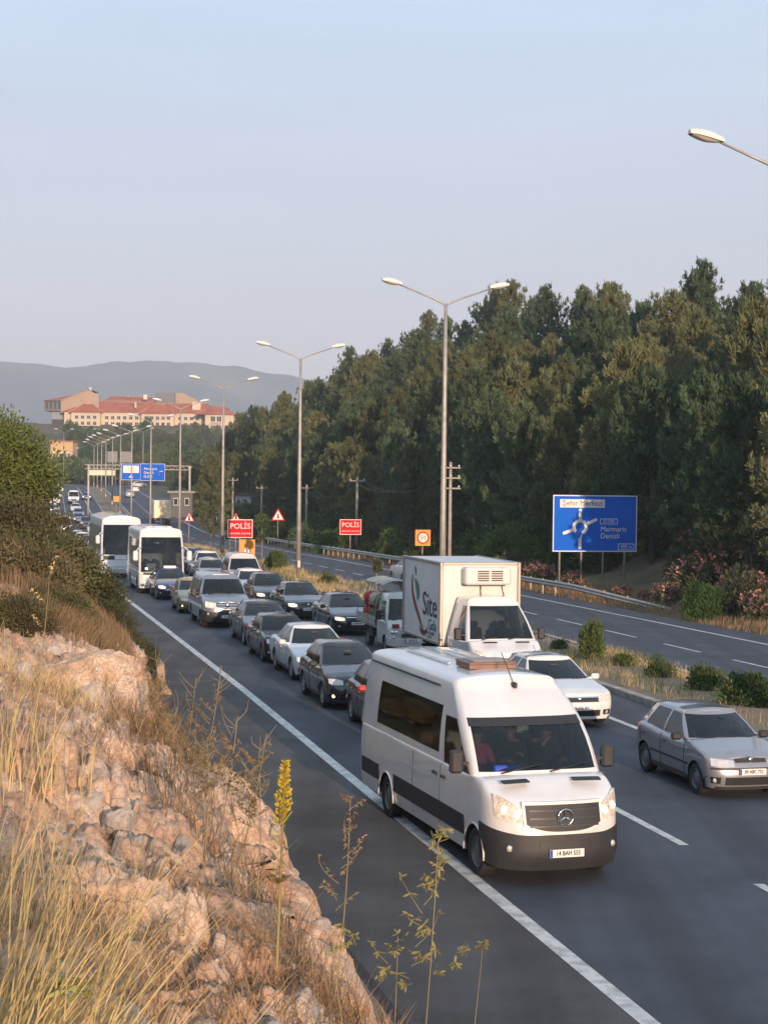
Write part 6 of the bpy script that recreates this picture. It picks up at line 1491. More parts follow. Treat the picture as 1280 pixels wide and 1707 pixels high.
# police car lights by the flat building
pc, _, _ = car('police_car', 'police car with a blue roof light flashing, by the conifer at the roundabout', 'police car', 33.5, 300, (.6, .6, .62), {}, lod=2); 
b = MB(); b.box((-1.8, 0, 1.58), (.3, 1.1, .2), bev=.04); b.build('light_bar', mat('blue_beacon', (.1, .1, .9), .3, emit=(.12, .08, 1.0), estr=14.0), pc)

# ------------------------------------------------------------ vegetation
RNG = np.random.RandomState(11)
def quads(C, D, L, Wd, rs, up=None):
    """blades: centre-base C, direction D, length L, width Wd -> vertices and faces"""
    N = len(C); D = D / np.maximum(np.linalg.norm(D, axis=1, keepdims=True), 1e-6); r = rs.normal(size=(N, 3)); S = np.cross(D, r); S /= np.maximum(np.linalg.norm(S, axis=1, keepdims=True), 1e-6)
    L = np.broadcast_to(L, (N,))[:, None]; Wd = np.broadcast_to(Wd, (N,))[:, None]
    V = np.stack([C - S * Wd * .3, C + S * Wd * .3, C + D * L * .7 + S * Wd * .5, C + D * L, C + D * L * .6 - S * Wd * .5], 1).reshape(-1, 3)
    F = np.arange(N * 5).reshape(N, 5); return V, F
def leafmat(name, col, rnd=.25, tr=.15, var=.35, scale=1.2): return mat(name, col, .65, var=var, scale=scale, rnd=rnd, trans=tr, spec=.25)
M_BARK = mat('pine_bark', (.05, .045, .04), .9, var=.3, scale=3, bump=.6)
M_PINE = leafmat('pine_needles', (.066, .106, .053), .28, .12, .4, .45)
M_PINE2 = leafmat('yellowish_needles', (.115, .132, .058), .25, .12, .3, .6)
M_LEAFG = leafmat('green_leaves', (.065, .10, .028), .25); M_LEAFB = leafmat('bright_leaves', (.075, .125, .032), .25, .2)
M_LEAFO = leafmat('olive_leaves', (.12, .105, .05), .25, .2); M_LEAFD = leafmat('dusty_leaves', (.075, .085, .045), .25)
M_FLOW = leafmat('pink_blossom', (.42, .20, .19), .1, .2, .35, 3); M_STRAW = leafmat('straw', (.60, .46, .23), .1, .25, .35, 2); M_STRAWD = leafmat('dark_straw', (.24, .165, .09), .1, .2, .4, 2)
M_BARKL = mat('grey_bark', (.20, .17, .135), .9, var=.3, scale=5)
def pine_mesh(seed, H=12.0, nb=95, R=2.6, blade=(.34, .075), per=17, base=.10):
    rs = np.random.RandomState(seed); C = []; D = []; tr = MB(); lean = rs.normal(0, .25, 2)
    tp = [(lean[0] * (t ** 1.5), lean[1] * (t ** 1.5), H * t * .97) for t in np.linspace(0, 1, 7)]; tr.tube(tp, [.19, .17, .15, .12, .09, .06, .02], 7)
    for i in range(nb):
        t = base + (1 - base) * ((i + rs.rand()) / nb) ** .9; z = H * t; az = rs.rand() * 2 * PI
        prof = (1 - ((t - .34) / .66) ** 2 if t > .34 else .62 + .38 * (t - base) / (.34 - base)) ** .58 if t < 1 else 0
        ln = R * max(.10, prof) * (.6 + .6 * rs.rand()); el = math.radians(-5 + 55 * t + rs.normal(0, 9)); o = np.array([lean[0] * t ** 1.5, lean[1] * t ** 1.5, z])
        d = np.array([math.cos(az) * math.cos(el), math.sin(az) * math.cos(el), math.sin(el)])
        e_ = o + d * ln + np.array([0, 0, ln * ln * .09])
        if i % 3 == 0: tr.tube([tuple(o), tuple(o + d * ln * .5), tuple(e_)], [.045, .03, .012], 4, caps=False)
        nc = max(3, int(ln * 3.4))
        for k in range(nc):
            u = .3 + .7 * (k + rs.rand() * .6) / nc; p = o + d * ln * u + np.array([0, 0, (ln * u) ** 2 * .09]) + rs.normal(0, .13 + .1 * u, 3)
            n = per; C.append(p + rs.normal(0, .10, (n, 3))); dd = d * .6 + np.array([0, 0, .75]) + rs.normal(0, .55, (n, 3)); D.append(dd)
            if u > .85: C.append(p + np.array([0, 0, .18]) + rs.normal(0, .05, (n, 3)) * [1, 1, 3]); D.append(np.array([0, 0, 1.]) + rs.normal(0, .35, (n, 3)))
    for k in range(7): C.append(np.array([lean[0], lean[1], H * (.93 + .012 * k)]) + rs.normal(0, .07, (10, 3))); D.append(np.array([0, 0, 1.1]) + rs.normal(0, .45, (10, 3)))
    C = np.concatenate(C); D = np.concatenate(D); V, F = quads(C, D, blade[0] * (.7 + .6 * rs.rand(len(C))), blade[1] * (.7 + .6 * rs.rand(len(C))), rs)
    return V, F, tr
def make_tree(name, parts, m_leaf, m_bark, label, cat, group=None):
    V, F, tr = parts; root = empty(name, (0, 0, 0), 0, label, cat, group); np_mesh('crown', V, F, m_leaf, root); tr.build('trunk', m_bark, root, fixn=False); return root
class Stock:
    def __init__(s, *protos): s.p = list(protos); s.used = [False] * len(protos)
    def put(s, i, loc, rz, sc, label=None, group=None, szz=1.0, m=None):
        i %= len(s.p)
        if not s.used[i]: o = s.p[i]; s.used[i] = True
        else: o = clone(s.p[i])
        o.location = loc; o.rotation_euler = (0, 0, rz); o.scale = (sc, sc, sc * szz)
        if label: o['label'] = label
        if group: o['group'] = group
        elif 'group' in o: del o['group']
        if m:
            for ch in o.children:
                if ch.name.startswith(('crown', 'foliage')): ch.material_slots[0].link = 'OBJECT'; ch.material_slots[0].material = m
        return o
    def drop(s):
        for o, u in zip(s.p, s.used):
            if not u:
                for c in list(o.children): bpy.data.objects.remove(c)
                bpy.data.objects.remove(o)
PL = 'dark green pine in the dense forest on the slope beyond the far carriageway'; PG = 'pines of the forest on the slope'
pines = Stock(*[make_tree('pine_tree', pine_mesh(100 + i, H=[12, 11.5, 12.5, 11, 12][i], nb=[112, 105, 118, 104, 110][i], R=[3.0, 3.2, 2.8, 3.4, 2.7][i]), M_PINE, M_BARK, PL, 'pine tree', PG) for i in range(5)])
def where_label(px, r):
    row = ['in the front row', 'in the second row', 'in the third row', 'in the middle rows', 'in the upper rows', 'on the skyline'][r]
    for lim, wd in ((440, 'at the far left end'), (530, 'behind the second tallest lamp'), (640, 'above the right POLİS sign'), (745, 'left of the tallest lamp pole'), (880, 'right of the tallest lamp pole'), (990, 'above the big blue sign, left half'), (1075, 'above the big blue sign, right half'), (1180, 'right of the big blue sign'), (1300, 'at the right frame edge'), (9999, 'just past the right frame edge')):
        if px < lim: break
    return 'forest pine %s, %s' % (row, wd), 'forest pines %s %s' % (row, wd)
n = 0
for r, (c, dy) in enumerate(((36.8, 6.4), (41, 6.0), (46, 6.0), (52, 6.2), (59, 6.6), (67, 7.2))):
    Y = 60 + r * 2
    while Y < 296 - r * 2:
        cc = c + RNG.normal(0, 1.1); yy = Y + RNG.normal(0, 1.2); X = float(XC(cc, yy)); Y += dy * (1 + .25 * (RNG.rand() - .5)) * (1 + (yy - 60) / 700)
        if X / yy * 2772 + 640 > 1420 or (380 < X / yy * 2772 + 640 < 432 and yy < 257 and r < 2): continue
        z = float(gz(cc, yy)); s = (.78 + .34 * RNG.rand()) * (1.0 if r else .84) * np.interp(yy, [60, 110, 260], [1.02, .98, .92])
        lit = RNG.rand() < .2  # random share of pines that takes the yellowish needle colour
        lb, gp_ = where_label(X / yy * 2772 + 640, r); pines.put(n, (X, yy, z - .2), RNG.rand() * 6.28, s, lb, gp_, 1 + .16 * (RNG.rand() - .5), M_PINE2 if lit else None); n += 1
NP = n
# broadleaf trees and shrubs
def bush_mesh(seed, R=(1, 1, .8), n=5000, leaf=(.16, .08), lumps=16, bark=True, z0=.0, flower=0, stem=False, fl=.10):
    rs = np.random.RandomState(seed); cs = rs.normal(0, 1, (lumps, 3)); cs /= np.linalg.norm(cs, axis=1, keepdims=True); cs *= (rs.rand(lumps, 1) ** .4) * .62; cs[:, 2] = np.abs(cs[:, 2]) * 1.1 + .15
    lr = .26 + .22 * rs.rand(lumps); k = rs.randint(0, lumps, n); d = rs.normal(size=(n, 3)); d /= np.linalg.norm(d, axis=1, keepdims=True); rr = (rs.rand(n, 1) ** .45)
    Pp = cs[k] + d * rr * lr[k][:, None]; Pp[:, 2] = np.maximum(Pp[:, 2], .02 + .1 * rs.rand(n)); Rv = np.array(R)
    D = d + rs.normal(0, .6, (n, 3)) + [0, 0, .35]; C = Pp * Rv + [0, 0, z0]
    V, F = quads(C, D, leaf[0] * (.6 + .8 * rs.rand(n)), leaf[1] * (.6 + .8 * rs.rand(n)), rs)
    tr = MB()
    for i in range(min(lumps, 9)):
        e_ = cs[i] * Rv + np.array([0, 0, z0]); a = (rs.normal(0, .06), rs.normal(0, .06), -.15); rb = .035 * max(R) ** .8 if not z0 else .09 * max(R) ** .7
        tr.tube([(0, 0, -.2), (a[0], a[1], z0 * .6), tuple(np.array([a[0], a[1], z0 * .6]) * .5 + e_ * .5), tuple(e_)] if z0 else [a, tuple(e_ * .5 + rs.normal(0, .05, 3)), tuple(e_)], [rb, rb * .85, rb * .5, rb * .2] if z0 else [rb, rb * .6, rb * .2], 5, caps=False)
    fl_ = None
    if flower:
        top = (Pp[:, 2] > .45) & (rr[:, 0] > .8); idx = np.where(top)[0]; idx = idx[rs.permutation(len(idx))[:flower]]
        cc = np.repeat(C[idx] + d[idx] * .05, 6, 0) + rs.normal(0, .06, (len(idx) * 6, 3)); fl_ = quads(cc, rs.normal(size=cc.shape) + [0, -.3, .6], fl, fl * .8, rs)
    return V, F, tr, fl_
def make_bush(name, parts, ml, mb_, label, cat, group=None):
    V, F, tr, fl_ = parts; root = empty(name, (0, 0, 0), 0, label, cat, group); np_mesh('foliage' if name != 'broadleaf_tree' else 'crown', V, F, ml, root); tr.build('stems' if name != 'broadleaf_tree' else 'trunk', mb_, root, fixn=False)
    if fl_: np_mesh('blossom', fl_[0], fl_[1], M_FLOW, root, 'stuff')
    return root
shrubs = Stock(*[make_bush('shrub', bush_mesh(200 + i, (1.5, 1.5, 1.35), 5200, (.15, .075), 18), M_LEAFG, M_BARKL, 's', 'shrub') for i in range(3)])
oleander = Stock(*[make_bush('oleander', bush_mesh(220 + i, (1.5, 1.5, 1.5), 5200, (.20, .05), 18, flower=230, fl=.11), M_LEAFD, M_BARKL, 's', 'oleander') for i in range(2)])
btree = Stock(*[make_bush('broadleaf_tree', bush_mesh(240 + i, (3.4, 3.4, 4.2), 5200, (.42, .26), 22, z0=1.6), M_LEAFG, M_BARK, 's', 'tree') for i in range(3)])
def at(px, py, Y): hor = 799 + (px - 640) * .0122; return fx(px, Y), EYE + (hor - py) / 2772 * Y
k = 0
# oleanders behind the guard rail: (pixel x, Y, size)
for px, Y, s, lb in ((1035, 80, .5, 'pink-flowering oleander under the right end of the big blue sign'), (1078, 76, .42, 'low pink oleander right beside the yellowish marker post'), (1120, 77, .8, 'oleander with few flowers just right of the marker post'), (1190, 80, 1.55, 'tall oleander with pink tops right of the big blue sign'),
                     (1250, 74, 1.15, 'pink oleander at the right frame edge above the verge'), (1205, 70, .85, 'low oleander with pale pink flowers nearest the road at the right'), (1280, 68, .95, 'pink oleander cut by the right frame edge'), (1160, 88, 1.3, 'oleander half in shade behind the tall flowering one'),
                     (700, 102, .95, 'faded oleander behind the guard rail left of the tallest lamp'), (655, 107, .85, 'faded oleander left of the 50 sign'), (735, 100, .8, 'dull oleander right below the tallest street lamp'), (560, 128, .85, 'dull pink oleander between the two POLİS signs'), (900, 92, .95, 'dim oleander left of the big blue sign posts'), (955, 84, .7, 'low oleander among the big blue sign posts'), (1100, 100, 1.0, 'oleander with sparse flowers behind the right edge of the big blue sign'), (1260, 86, 1.5, 'tall pale-pink oleander at the right frame edge')):
    c = max(32.9, (px - 640) / 2772 * Y + K * Y); Y = c / (K + (px - 640) / 2772) if c < 33 else Y; X, _ = at(px, 0, Y); z = float(gz(c, Y)); oleander.put(k, (X, Y, z - .1), k * 1.3, s, lb); k += 1
GLB = 'green shrub in the row between the guard rail and the pine forest'; k = 0
Y = 62.0
while Y < 250:
    for c in (33.5, 36.5):
        cc = c + RNG.normal(0, .8); yy = Y + RNG.normal(0, 1.0); s = .75 + .75 * RNG.rand() + (.25 if c > 35 else 0); X = float(XC(cc, yy))
        pxx = X / yy * 2772 + 640
        if pxx < 1400 and not (905 < pxx < 1085 and yy < 97): shrubs.put(k, (X, yy, float(gz(cc, yy)) - .15), RNG.rand() * 6, s, *[q.replace('forest pine', 'green shrub') if j == 0 else q.replace('forest pines', 'shrubs at the forest foot') for j, q in enumerate(where_label(X / yy * 2772 + 640, 0 if c < 35 else 1))], 1.0 + .3 * RNG.rand(), [M_LEAFG, M_LEAFB, M_LEAFD, M_LEAFG][RNG.randint(4)]); k += 1
    Y += 4.2 + Y * .012
# brighter young growth by the big sign
fine_sh = Stock(*[make_bush('bushy_tree', bush_mesh(280 + i, (1.5, 1.5, 1.35), 14000, (.085, .035), 30), M_LEAFB, M_BARKL, 's', 'bush') for i in range(2)])
for px, Y, s, lb in ((850, 104, 1.9, 'bright green bushy tree left above the big blue sign'), (900, 106, 2.1, 'bright green bushy tree behind the upper left corner of the big blue sign'), (1118, 96, 1.6, 'pale green bush between the big blue sign and the tall oleander'), (800, 108, 1.4, 'green bush right of the tallest street lamp'), (548, 150, 1.2, 'bright young bush by the utility pole near the second tallest lamp'), (1180, 72, 1.1, 'bright green mound of leaves above the low oleanders')):
    X, _ = at(px, 0, Y); fine_sh.put(k, (X, Y, float(gz(X + K * Y, Y)) - .2), k, s, lb, None, 1.25, M_LEAFB); k += 1
# town trees
def town_label(px, Y, kd):
    for lim, wd in ((130, 'by the canopy building'), (175, 'left of the lamp cluster'), (215, 'over the grey sign backs'), (275, 'over the gantry signs'), (320, 'over the gantry post'), (360, 'above the lone pale conifer'), (9999, 'right end')):
        if px < lim: break
    rw = 'close under the school wall' if Y > 605 else ('half way up the school hill' if Y > 530 else ('at the foot of the school hill' if Y > 450 else 'before the school hill'))
    return '%s %s, %s' % (kd, rw, wd), '%ss %s, %s' % (kd, rw, wd)
TLB = ''; k = 0
for (x0, x1, y0, y1, Y0, Y1, nn, s0) in ((110, 400, 702, 722, 610, 680, 40, 1.15), (130, 400, 722, 745, 530, 610, 34, 1.1), (120, 400, 742, 768, 450, 530, 32, 1.1), (285, 400, 720, 770, 330, 450, 14, 1.25), (325, 395, 755, 800, 262, 330, 12, 1.0), (105, 200, 765, 790, 470, 500, 10, .8), (80, 128, 752, 775, 500, 516, 9, .8)):
    for i in range(nn):
        px = x0 + (x1 - x0) * (i + RNG.rand()) / nn; Y = Y0 + (Y1 - Y0) * RNG.rand(); X = fx(px, Y)
        c = X + K * Y - float(bend(Y))
        if 3 < c < 33 and Y < 445: c = 34 + RNG.rand() * 6; X = float(XC(c, Y))
        zg_ = float(gz(c, Y)); yt = y0 + (y1 - y0) * (1 - (Y - Y0) / (Y1 - Y0)) + RNG.normal(0, 4); ztop = EYE + (794 - yt) / 2772 * Y; h = np.clip(ztop - zg_, 4.5, 14); s = h / 6.8
        if RNG.rand() < .35: pines.put(k, (X, Y, zg_ - .3), k, h / 12, *town_label(px, Y, 'dark conifer'))
        else: btree.put(k, (X, Y, zg_ - .3), RNG.rand() * 6, s, *town_label(px, Y, 'leafy green tree'), .9 + .3 * RNG.rand(), [M_LEAFG, M_LEAFG, M_LEAFD, M_PINE][RNG.randint(4)])
        k += 1
pines.put(0, (fx(357, 205), 205, float(gz(fx(357, 205) + K * 205 - float(bend(205)), 205)) - .3), 1, .84, 'tall pale green conifer standing alone between the minibus and the POLİS sign', None, 1.0, M_PINE2)
for px, Y, s, lb in ((338, 235, .8, 'bushy tree just left of the lone conifer'), (378, 190, .62, 'rounded tree right of the lone conifer'), (405, 180, .55, 'low round tree by the left POLİS sign'), (345, 165, .4, 'low tree beside the little blue sign'), (470, 165, .55, 'dark tree at the left foot of the pine forest'), (430, 190, .6, 'dark rounded tree right of the small white house')):
    X = fx(px, Y); c = max(31.8, X + K * Y - float(bend(Y))); X = float(XC(c, Y)); btree.put(k, (X, Y, float(gz(c, Y)) - .8), k, s, lb, None); k += 1
# median planting
for px, Y, s, zz, lb in ((990, 51.5, .40, 2.3, 'dark upright shrub on the median beside the white saloon'), (1040, 48.5, .32, 1.1, 'low shrub on the median right of the upright shrub'), (1105, 46.2, .38, 1.2, 'small bush on the median above the silver hatchback, left'), (1180, 43.5, .50, 1.1, 'bushy shrub on the median above the silver hatchback, middle'), (1253, 41.5, .62, 1.0, 'leafiest bush on the median near the right frame edge'), (1275, 38.5, .5, 1.0, 'bush on the median cut by the right frame edge'),
                        (935, 55, .3, 1.0, 'low shrub on the median behind the box truck mirror'), (460, 97, .62, 1.6, 'upright shrub on the median left of the second tallest lamp'), (548, 90, .5, 1.0, 'low shrub on the median right of the second tallest lamp'), (645, 79, .45, .9, 'shrub on the median behind the flatbed truck')):
    c = 19.2; Yq = c / (K + (px - 640) / 2772); X = float(XC(c, Yq)); shrubs.put(k, (X, Yq, float(zr(Yq)) + .15), k, s, lb, None, zz, M_LEAFG); k += 1
def sapling(px, ytop, Y, label, crown=True):
    c = 19.6; Yq = c / (K + (px - 640) / 2772) if Y is None else Y; X = fx(px, Yq); hz_ = 799 + (px - 640) * .0122; z0 = float(zr(Yq)) + .15; h = EYE + (hz_ - ytop) / 2772 * Yq - z0
    rt = empty('young_tree', (X, Yq, z0), 0, label, 'young tree'); m = MB(); m.tube([(0, 0, 0), (.03, 0, h * .5), (0, .02, h * .95)], [.06, .05, .02], 6); m.build('trunk', M_BARKL, rt)
    V, F, tr, _ = bush_mesh(int(px), (.42, .42, .55), 700, (.14, .06), 8); V = V + [0, 0, h * .62]; np_mesh('crown', V, F, M_LEAFD, rt)
sapling(628, 925, None, 'thin young tree on the median just left of the box truck'); sapling(437, 875, None, 'thin young tree on the median right of the left POLİS sign'); sapling(411, 868, None, 'young tree partly covering the left POLİS sign'); sapling(383, 880, None, 'young tree by the third lamp pole'); sapling(352, 868, None, 'young tree on the median above the blue-grey SUV')

# left verge: big green tree, shrubs
RS = np.random.RandomState(5)
M_FRESH = leafmat('fresh_leaves', (.125, .155, .042), .05, .2, .4, .9)
for X, Y, R_, h_, nn, lb in ((-10.3, 44, 2.0, 2.35, 32000, 'bushy bright green tree at the left edge above the olive shrubs'), (-13.4, 52, 2.2, 2.4, 22000, 'bright green tree right behind the bushy one at the left edge')):
    t_ = make_bush('broadleaf_tree', bush_mesh(int(Y), (R_, R_, h_), nn, (.10, .045), 40, z0=1.75), M_FRESH, M_BARK, lb, 'tree'); t_.location = (X, Y, float(ground_z(X + K * Y, Y)) - .55)
olive = Stock(*[make_bush('shrub', bush_mesh(260 + i, (1.5, 1.5, 1.35), 24000, (.055, .028), 30), M_LEAFO, M_BARKL, 's', 'shrub') for i in range(3)])
k = 0
for px, py, Y, s, m_, lb in ((20, 905, 38, 1.3, 0, 'olive-brown shrub at the left edge under the green tree'), (62, 915, 40, 1.1, 0, 'olive-brown shrub with bare twigs left of the far queue'), (92, 985, 44, .75, 0, 'olive shrub just left of the coach'), (145, 1000, 42, .75, 0, 'olive shrub by the solid edge line near the minibus'), (60, 985, 32, 1.15, 1, 'dark olive shrub low at the left edge'), (130, 1010, 33, 1.0, 1, 'dark olive shrub over the rock'), (190, 1040, 37, .8, 1, 'shrub leaning towards the road above the barrier foot'), (25, 1010, 27, .9, 0, 'brownish shrub at the left edge above the pale boulder'),
                         (165, 1085, 31, .62, 1, 'low dark shrub right behind the pale boulder'), (215, 1095, 35, .62, 0, 'low shrub beside the splayed barrier foot'), (90, 1050, 25, .6, 1, 'small dark shrub on top of the pale boulder'), (0, 860, 48, 1.5, 0, 'olive shrub below the bright green tree at the far left'), (60, 900, 55, .8, 1, 'shrub below the queue of distant cars'), (230, 1060, 40, .5, 1, 'little shrub hanging over the barrier'), (20, 1080, 22, .55, 0, 'small brown shrub at the left edge on the rock')):
    X, z = at(px, py, Y); c = X + K * Y; zg_ = float(ground_z(c, Y)); olive.put(k, (X, Y, max(zg_ - .2, z - 1.5 * s)), k * 1.1, s, lb, None, 1.0, [M_LEAFO, leafmat('dark_olive_leaves', (.07, .075, .03), .25, .15)][m_]); k += 1
k2 = 0
for Y in np.arange(58, 80, 5.5):
    c = .6 + RS.normal(0, .6); zg_ = float(ground_z(c, Y)); olive.put(k2, (float(XC(c, Y)), Y, zg_ - .5), Y, .6 + .3 * RS.rand(), 'olive shrub in the row along the left verge', 'shrubs along the left verge', 1.0, [M_LEAFO, MATS['dark_olive_leaves']][k2 % 2]); k2 += 1
for st_ in (pines, shrubs, oleander, btree, olive, fine_sh): st_.drop()

# dry grass on the median, verge and rock
def grass(name, Pts, h, m, seed=1, lean=.25, wd=.012, seg=3, kindv='stuff', dirv=None, parent=None, label=None):
    rs = np.random.RandomState(seed); N = len(Pts); H = h * (.5 + .8 * rs.rand(N)); az = rs.rand(N) * 2 * PI; ln = lean * (.3 + rs.rand(N)); dx = np.cos(az) * ln + (dirv[0] if dirv else 0); dy = np.sin(az) * ln + (dirv[1] if dirv else 0)
    sa = rs.rand(N) * PI; sx, sy = np.cos(sa), np.sin(sa); V = np.zeros((N, 2 * seg + 1, 3))
    for i in range(seg + 1):
        t = i / seg; base = Pts + np.stack([dx * H * t ** 1.7, dy * H * t ** 1.7, H * t * (1 - .18 * t * ln)], 1); w_ = wd * (1 - t * .75) * .5
        if i < seg: V[:, 2 * i] = base + np.stack([sx * w_, sy * w_, 0 * sx], 1); V[:, 2 * i + 1] = base - np.stack([sx * w_, sy * w_, 0 * sx], 1)
        else: V[:, 2 * seg] = base
    nv = 2 * seg + 1; F = []
    for i in range(seg - 1): F.append(np.stack([np.arange(N) * nv + 2 * i + j for j in (0, 1, 3, 2)], 1))
    Fq = np.concatenate(F) if F else np.zeros((0, 4), int); Ft = np.stack([np.arange(N) * nv + 2 * (seg - 1), np.arange(N) * nv + 2 * (seg - 1) + 1, np.arange(N) * nv + 2 * seg], 1)
    me = bpy.data.meshes.new(name); me.from_pydata(V.reshape(-1, 3).tolist(), [], Fq.tolist() + Ft.tolist()); me.materials.append(m); o = bpy.data.objects.new(name, me); COL.objects.link(o)
    if kindv: o['kind'] = kindv
    if parent: o.parent = parent
    if label: tag(o, label, 'grass')
    return o
def scatter(n, c0, c1, y0, y1, fz, seed, power=1.0, mask=None):
    rs = np.random.RandomState(seed); c = c0 + (c1 - c0) * rs.rand(n); Y = y0 + (y1 - y0) * rs.rand(n) ** power
    if mask is not None: kp = mask(c, Y) > rs.rand(n); c, Y = c[kp], Y[kp]
    return np.stack([XC(c, Y), Y, fz(c, Y)], 1)
med = lambda c, y: zr(y) + .2
gm = lambda c, y: np.clip(.25 + 2.2 * fbm(c * .5, y * .3, 3, 71), .04, 1)
grass('dry_grass', scatter(46000, 17.5, 20.8, 30, 78, med, 1, 1.3, gm), .30, M_STRAW, 1, .5, .010, label='dry straw-coloured grass growing along the median bed')
grass('dry_grass', scatter(22000, 17.5, 20.8, 70, 160, med, 2, 1.3, gm), .42, M_STRAW, 2, .45, .022, label='dry grass on the farther part of the median')
grass('green_weeds', scatter(16000, 17.6, 20.8, 30, 150, med, 3, 1.3, lambda c, y: np.clip(2.5 * fbm(c * .4, y * .25, 3, 75) - .05, 0, 1)), .38, M_LEAFG, 3, .6, .028, label='green weeds between the dry grass of the median')
grass('dry_grass', scatter(16000, 30.4, 34, 60, 170, lambda c, y: gz(c, y), 4, 1.4), .45, M_STRAWD, 4, .4, .035, label='dry brownish grass under the guard rail')
grass('dry_grass', scatter(52000, 2.7, 4.22, 6, 44, lambda c, y: zr(y) + .08, 5, 1.2, lambda c, y: np.clip((4.15 - c) * 2.5, .15, 1)), .30, M_STRAWD, 5, .5, .012, label='brown dry grass between the rock foot and the gutter')
rk = lambda c, y: fine_z(c, y) - .03
rm = lambda c, y: np.clip(.12 + 2.6 * fbm(c * .8, y * .6, 3, 81) + .35 * np.clip(-c / 2, 0, 1), 0, 1)
grass('dry_brush', scatter(95000, -3.0, 2.4, 4.2, 24, rk, 6, 1.3, rm), .16, leafmat('rusty_stems', (.34, .215, .12), .05, .2, .45, 3), 6, .9, .008, label='short rusty dry brush covering the rock cutting')
grass('dry_grass', scatter(26000, -3.2, 1.8, 4.2, 26, rk, 7, 1.4, lambda c, y: np.clip(2.4 * fbm(c * .7 + 5, y * .5, 3, 83) + -.05 + .25 * np.clip((-c - .4) / 1.2, 0, 1), 0, 1)), .30, M_STRAW, 7, .55, .007, label='straw-coloured dry grass scattered over the rock')
grass('dry_grass', scatter(24000, -3.0, 3.6, 22, 34, lambda c, y: fine_z(c, y), 8), .40, M_STRAWD, 8, .6, .012, label='brown grass on the far part of the rock cutting')
def tuft(X, Y, n, h, label, dirv=(.25, .0), r=.22, wd=.008):
    rs = np.random.RandomState(int(X * 100) % 999 + 7); c = X + K * Y; z = float(fine_z(np.array([c]), np.array([Y]))[0]) - .06
    p = np.stack([rs.normal(0, r, n), rs.normal(0, r, n), np.zeros(n)], 1); o = grass('grass_tuft', p, h, M_STRAW, 9, .28, wd * 1.25, 4, None, dirv); o.location = (X, Y, z); tag(o, label, 'grass'); return o
tuft(-1.13, 5.1, 300, .88, 'tall golden grass tuft leaning right in the bottom left corner', (.34, 0), .15)
tuft(-.85, 5.35, 70, .62, 'golden grass tuft second from the bottom left corner', (.30, 0), .12)
tuft(-.47, 4.75, 170, .66, 'tall thin golden grass tuft left of the mullein, lower middle of the rock', (.42, .0), .10)
tuft(-.36, 5.3, 45, .62, 'sparse golden tuft fanning out to the right over the rock', (.65, .1), .10)
tuft(-1.75, 7.6, 90, .75, 'golden tuft at the left edge half way up the rock', (.2, 0), .2)
tuft(-2.3, 10.5, 90, .8, 'golden tuft at the left edge under the pale boulder', (.15, 0), .25)
# loose stones on the cutting
M_STONE = mat('loose_stone', (.42, .35, .30), .92, col2=(.58, .52, .47), scale=3.5, bump=.9, bscale=18, thr=(.35, .65))
def stone_mesh(seed):
    rs = np.random.RandomState(seed); bm = bmesh.new(); bmesh.ops.create_icosphere(bm, subdivisions=3, radius=1); nn = rs.normal(size=(13, 3)); nn /= np.linalg.norm(nn, axis=1, keepdims=True); dd = .62 + .3 * rs.rand(13)
    for v in bm.verts:
        d = np.array(v.co); q = nn @ d; r = min([1.0] + [dd[i] / q[i] for i in range(13) if q[i] > .05]); r *= 1 + .03 * rs.normal(); v.co = Vector(d * r)
    me = bpy.data.meshes.new('stone'); bm.to_mesh(me); bm.free(); me.materials.append(M_STONE); return me
SM = [stone_mesh(i) for i in range(6)]
cut = bpy.data.objects['rock_cutting']; rs = np.random.RandomState(77)
for i in range(290):
    Y = 4.6 + 17 * rs.rand() ** 1.3; c = -1.6 + 4.2 * rs.rand(); s = (.014 + .045 * rs.rand() ** 2.2) * (1 + Y / 22)
    if i % 9 == 0: s *= 2.0
    o = bpy.data.objects.new('stone', SM[i % 6]); COL.objects.link(o); o.parent = cut; z = float(fine_z(np.array([c]), np.array([Y]))[0]); cx = float(fine_c(np.array([c]), np.array([Y]), np.array([z]))[0])
    o.location = (float(XC(cx, Y)), Y, z + s * .1); o.rotation_euler = (rs.rand() * 6, rs.rand() * 6, rs.rand() * 6); o.scale = (s * 1.2, s, s * .75)
# pale boulder near the bushes
def boulder(px, py, Y, s, sc, label, seed):
    X, z = at(px, py, Y); o = bpy.data.objects.new('boulder', stone_mesh(seed)); COL.objects.link(o); me = o.data; bm = bmesh.new(); bm.from_mesh(me); bmesh.ops.subdivide_edges(bm, edges=bm.edges, cuts=2, use_grid_fill=True)
    co = np.array([v.co for v in bm.verts]); nz = fbm(co[:, 0] * 3 + co[:, 2] * 2, co[:, 1] * 3 - co[:, 2], 5, seed) * .14 + fbm(co[:, 0] * 11 + co[:, 2] * 5, co[:, 1] * 11, 3, seed + 1) * .05
    for v, q in zip(bm.verts, nz): v.co *= 1 + q
    bm.to_mesh(me); bm.free(); me.materials.clear(); me.materials.append(M_ROCK); o.location = (X, Y, z); o.scale = [s * a for a in sc]; tag(o, label, 'boulder'); return o
boulder(140, 1185, 17.5, .75, (1.0, 1.0, 1.0), 'large pale rounded boulder below the dark shrubs at the left', 401)
boulder(35, 1150, 19, .62, (1.2, 1, .7), 'flat pale boulder at the left edge beside the large rounded one', 402)
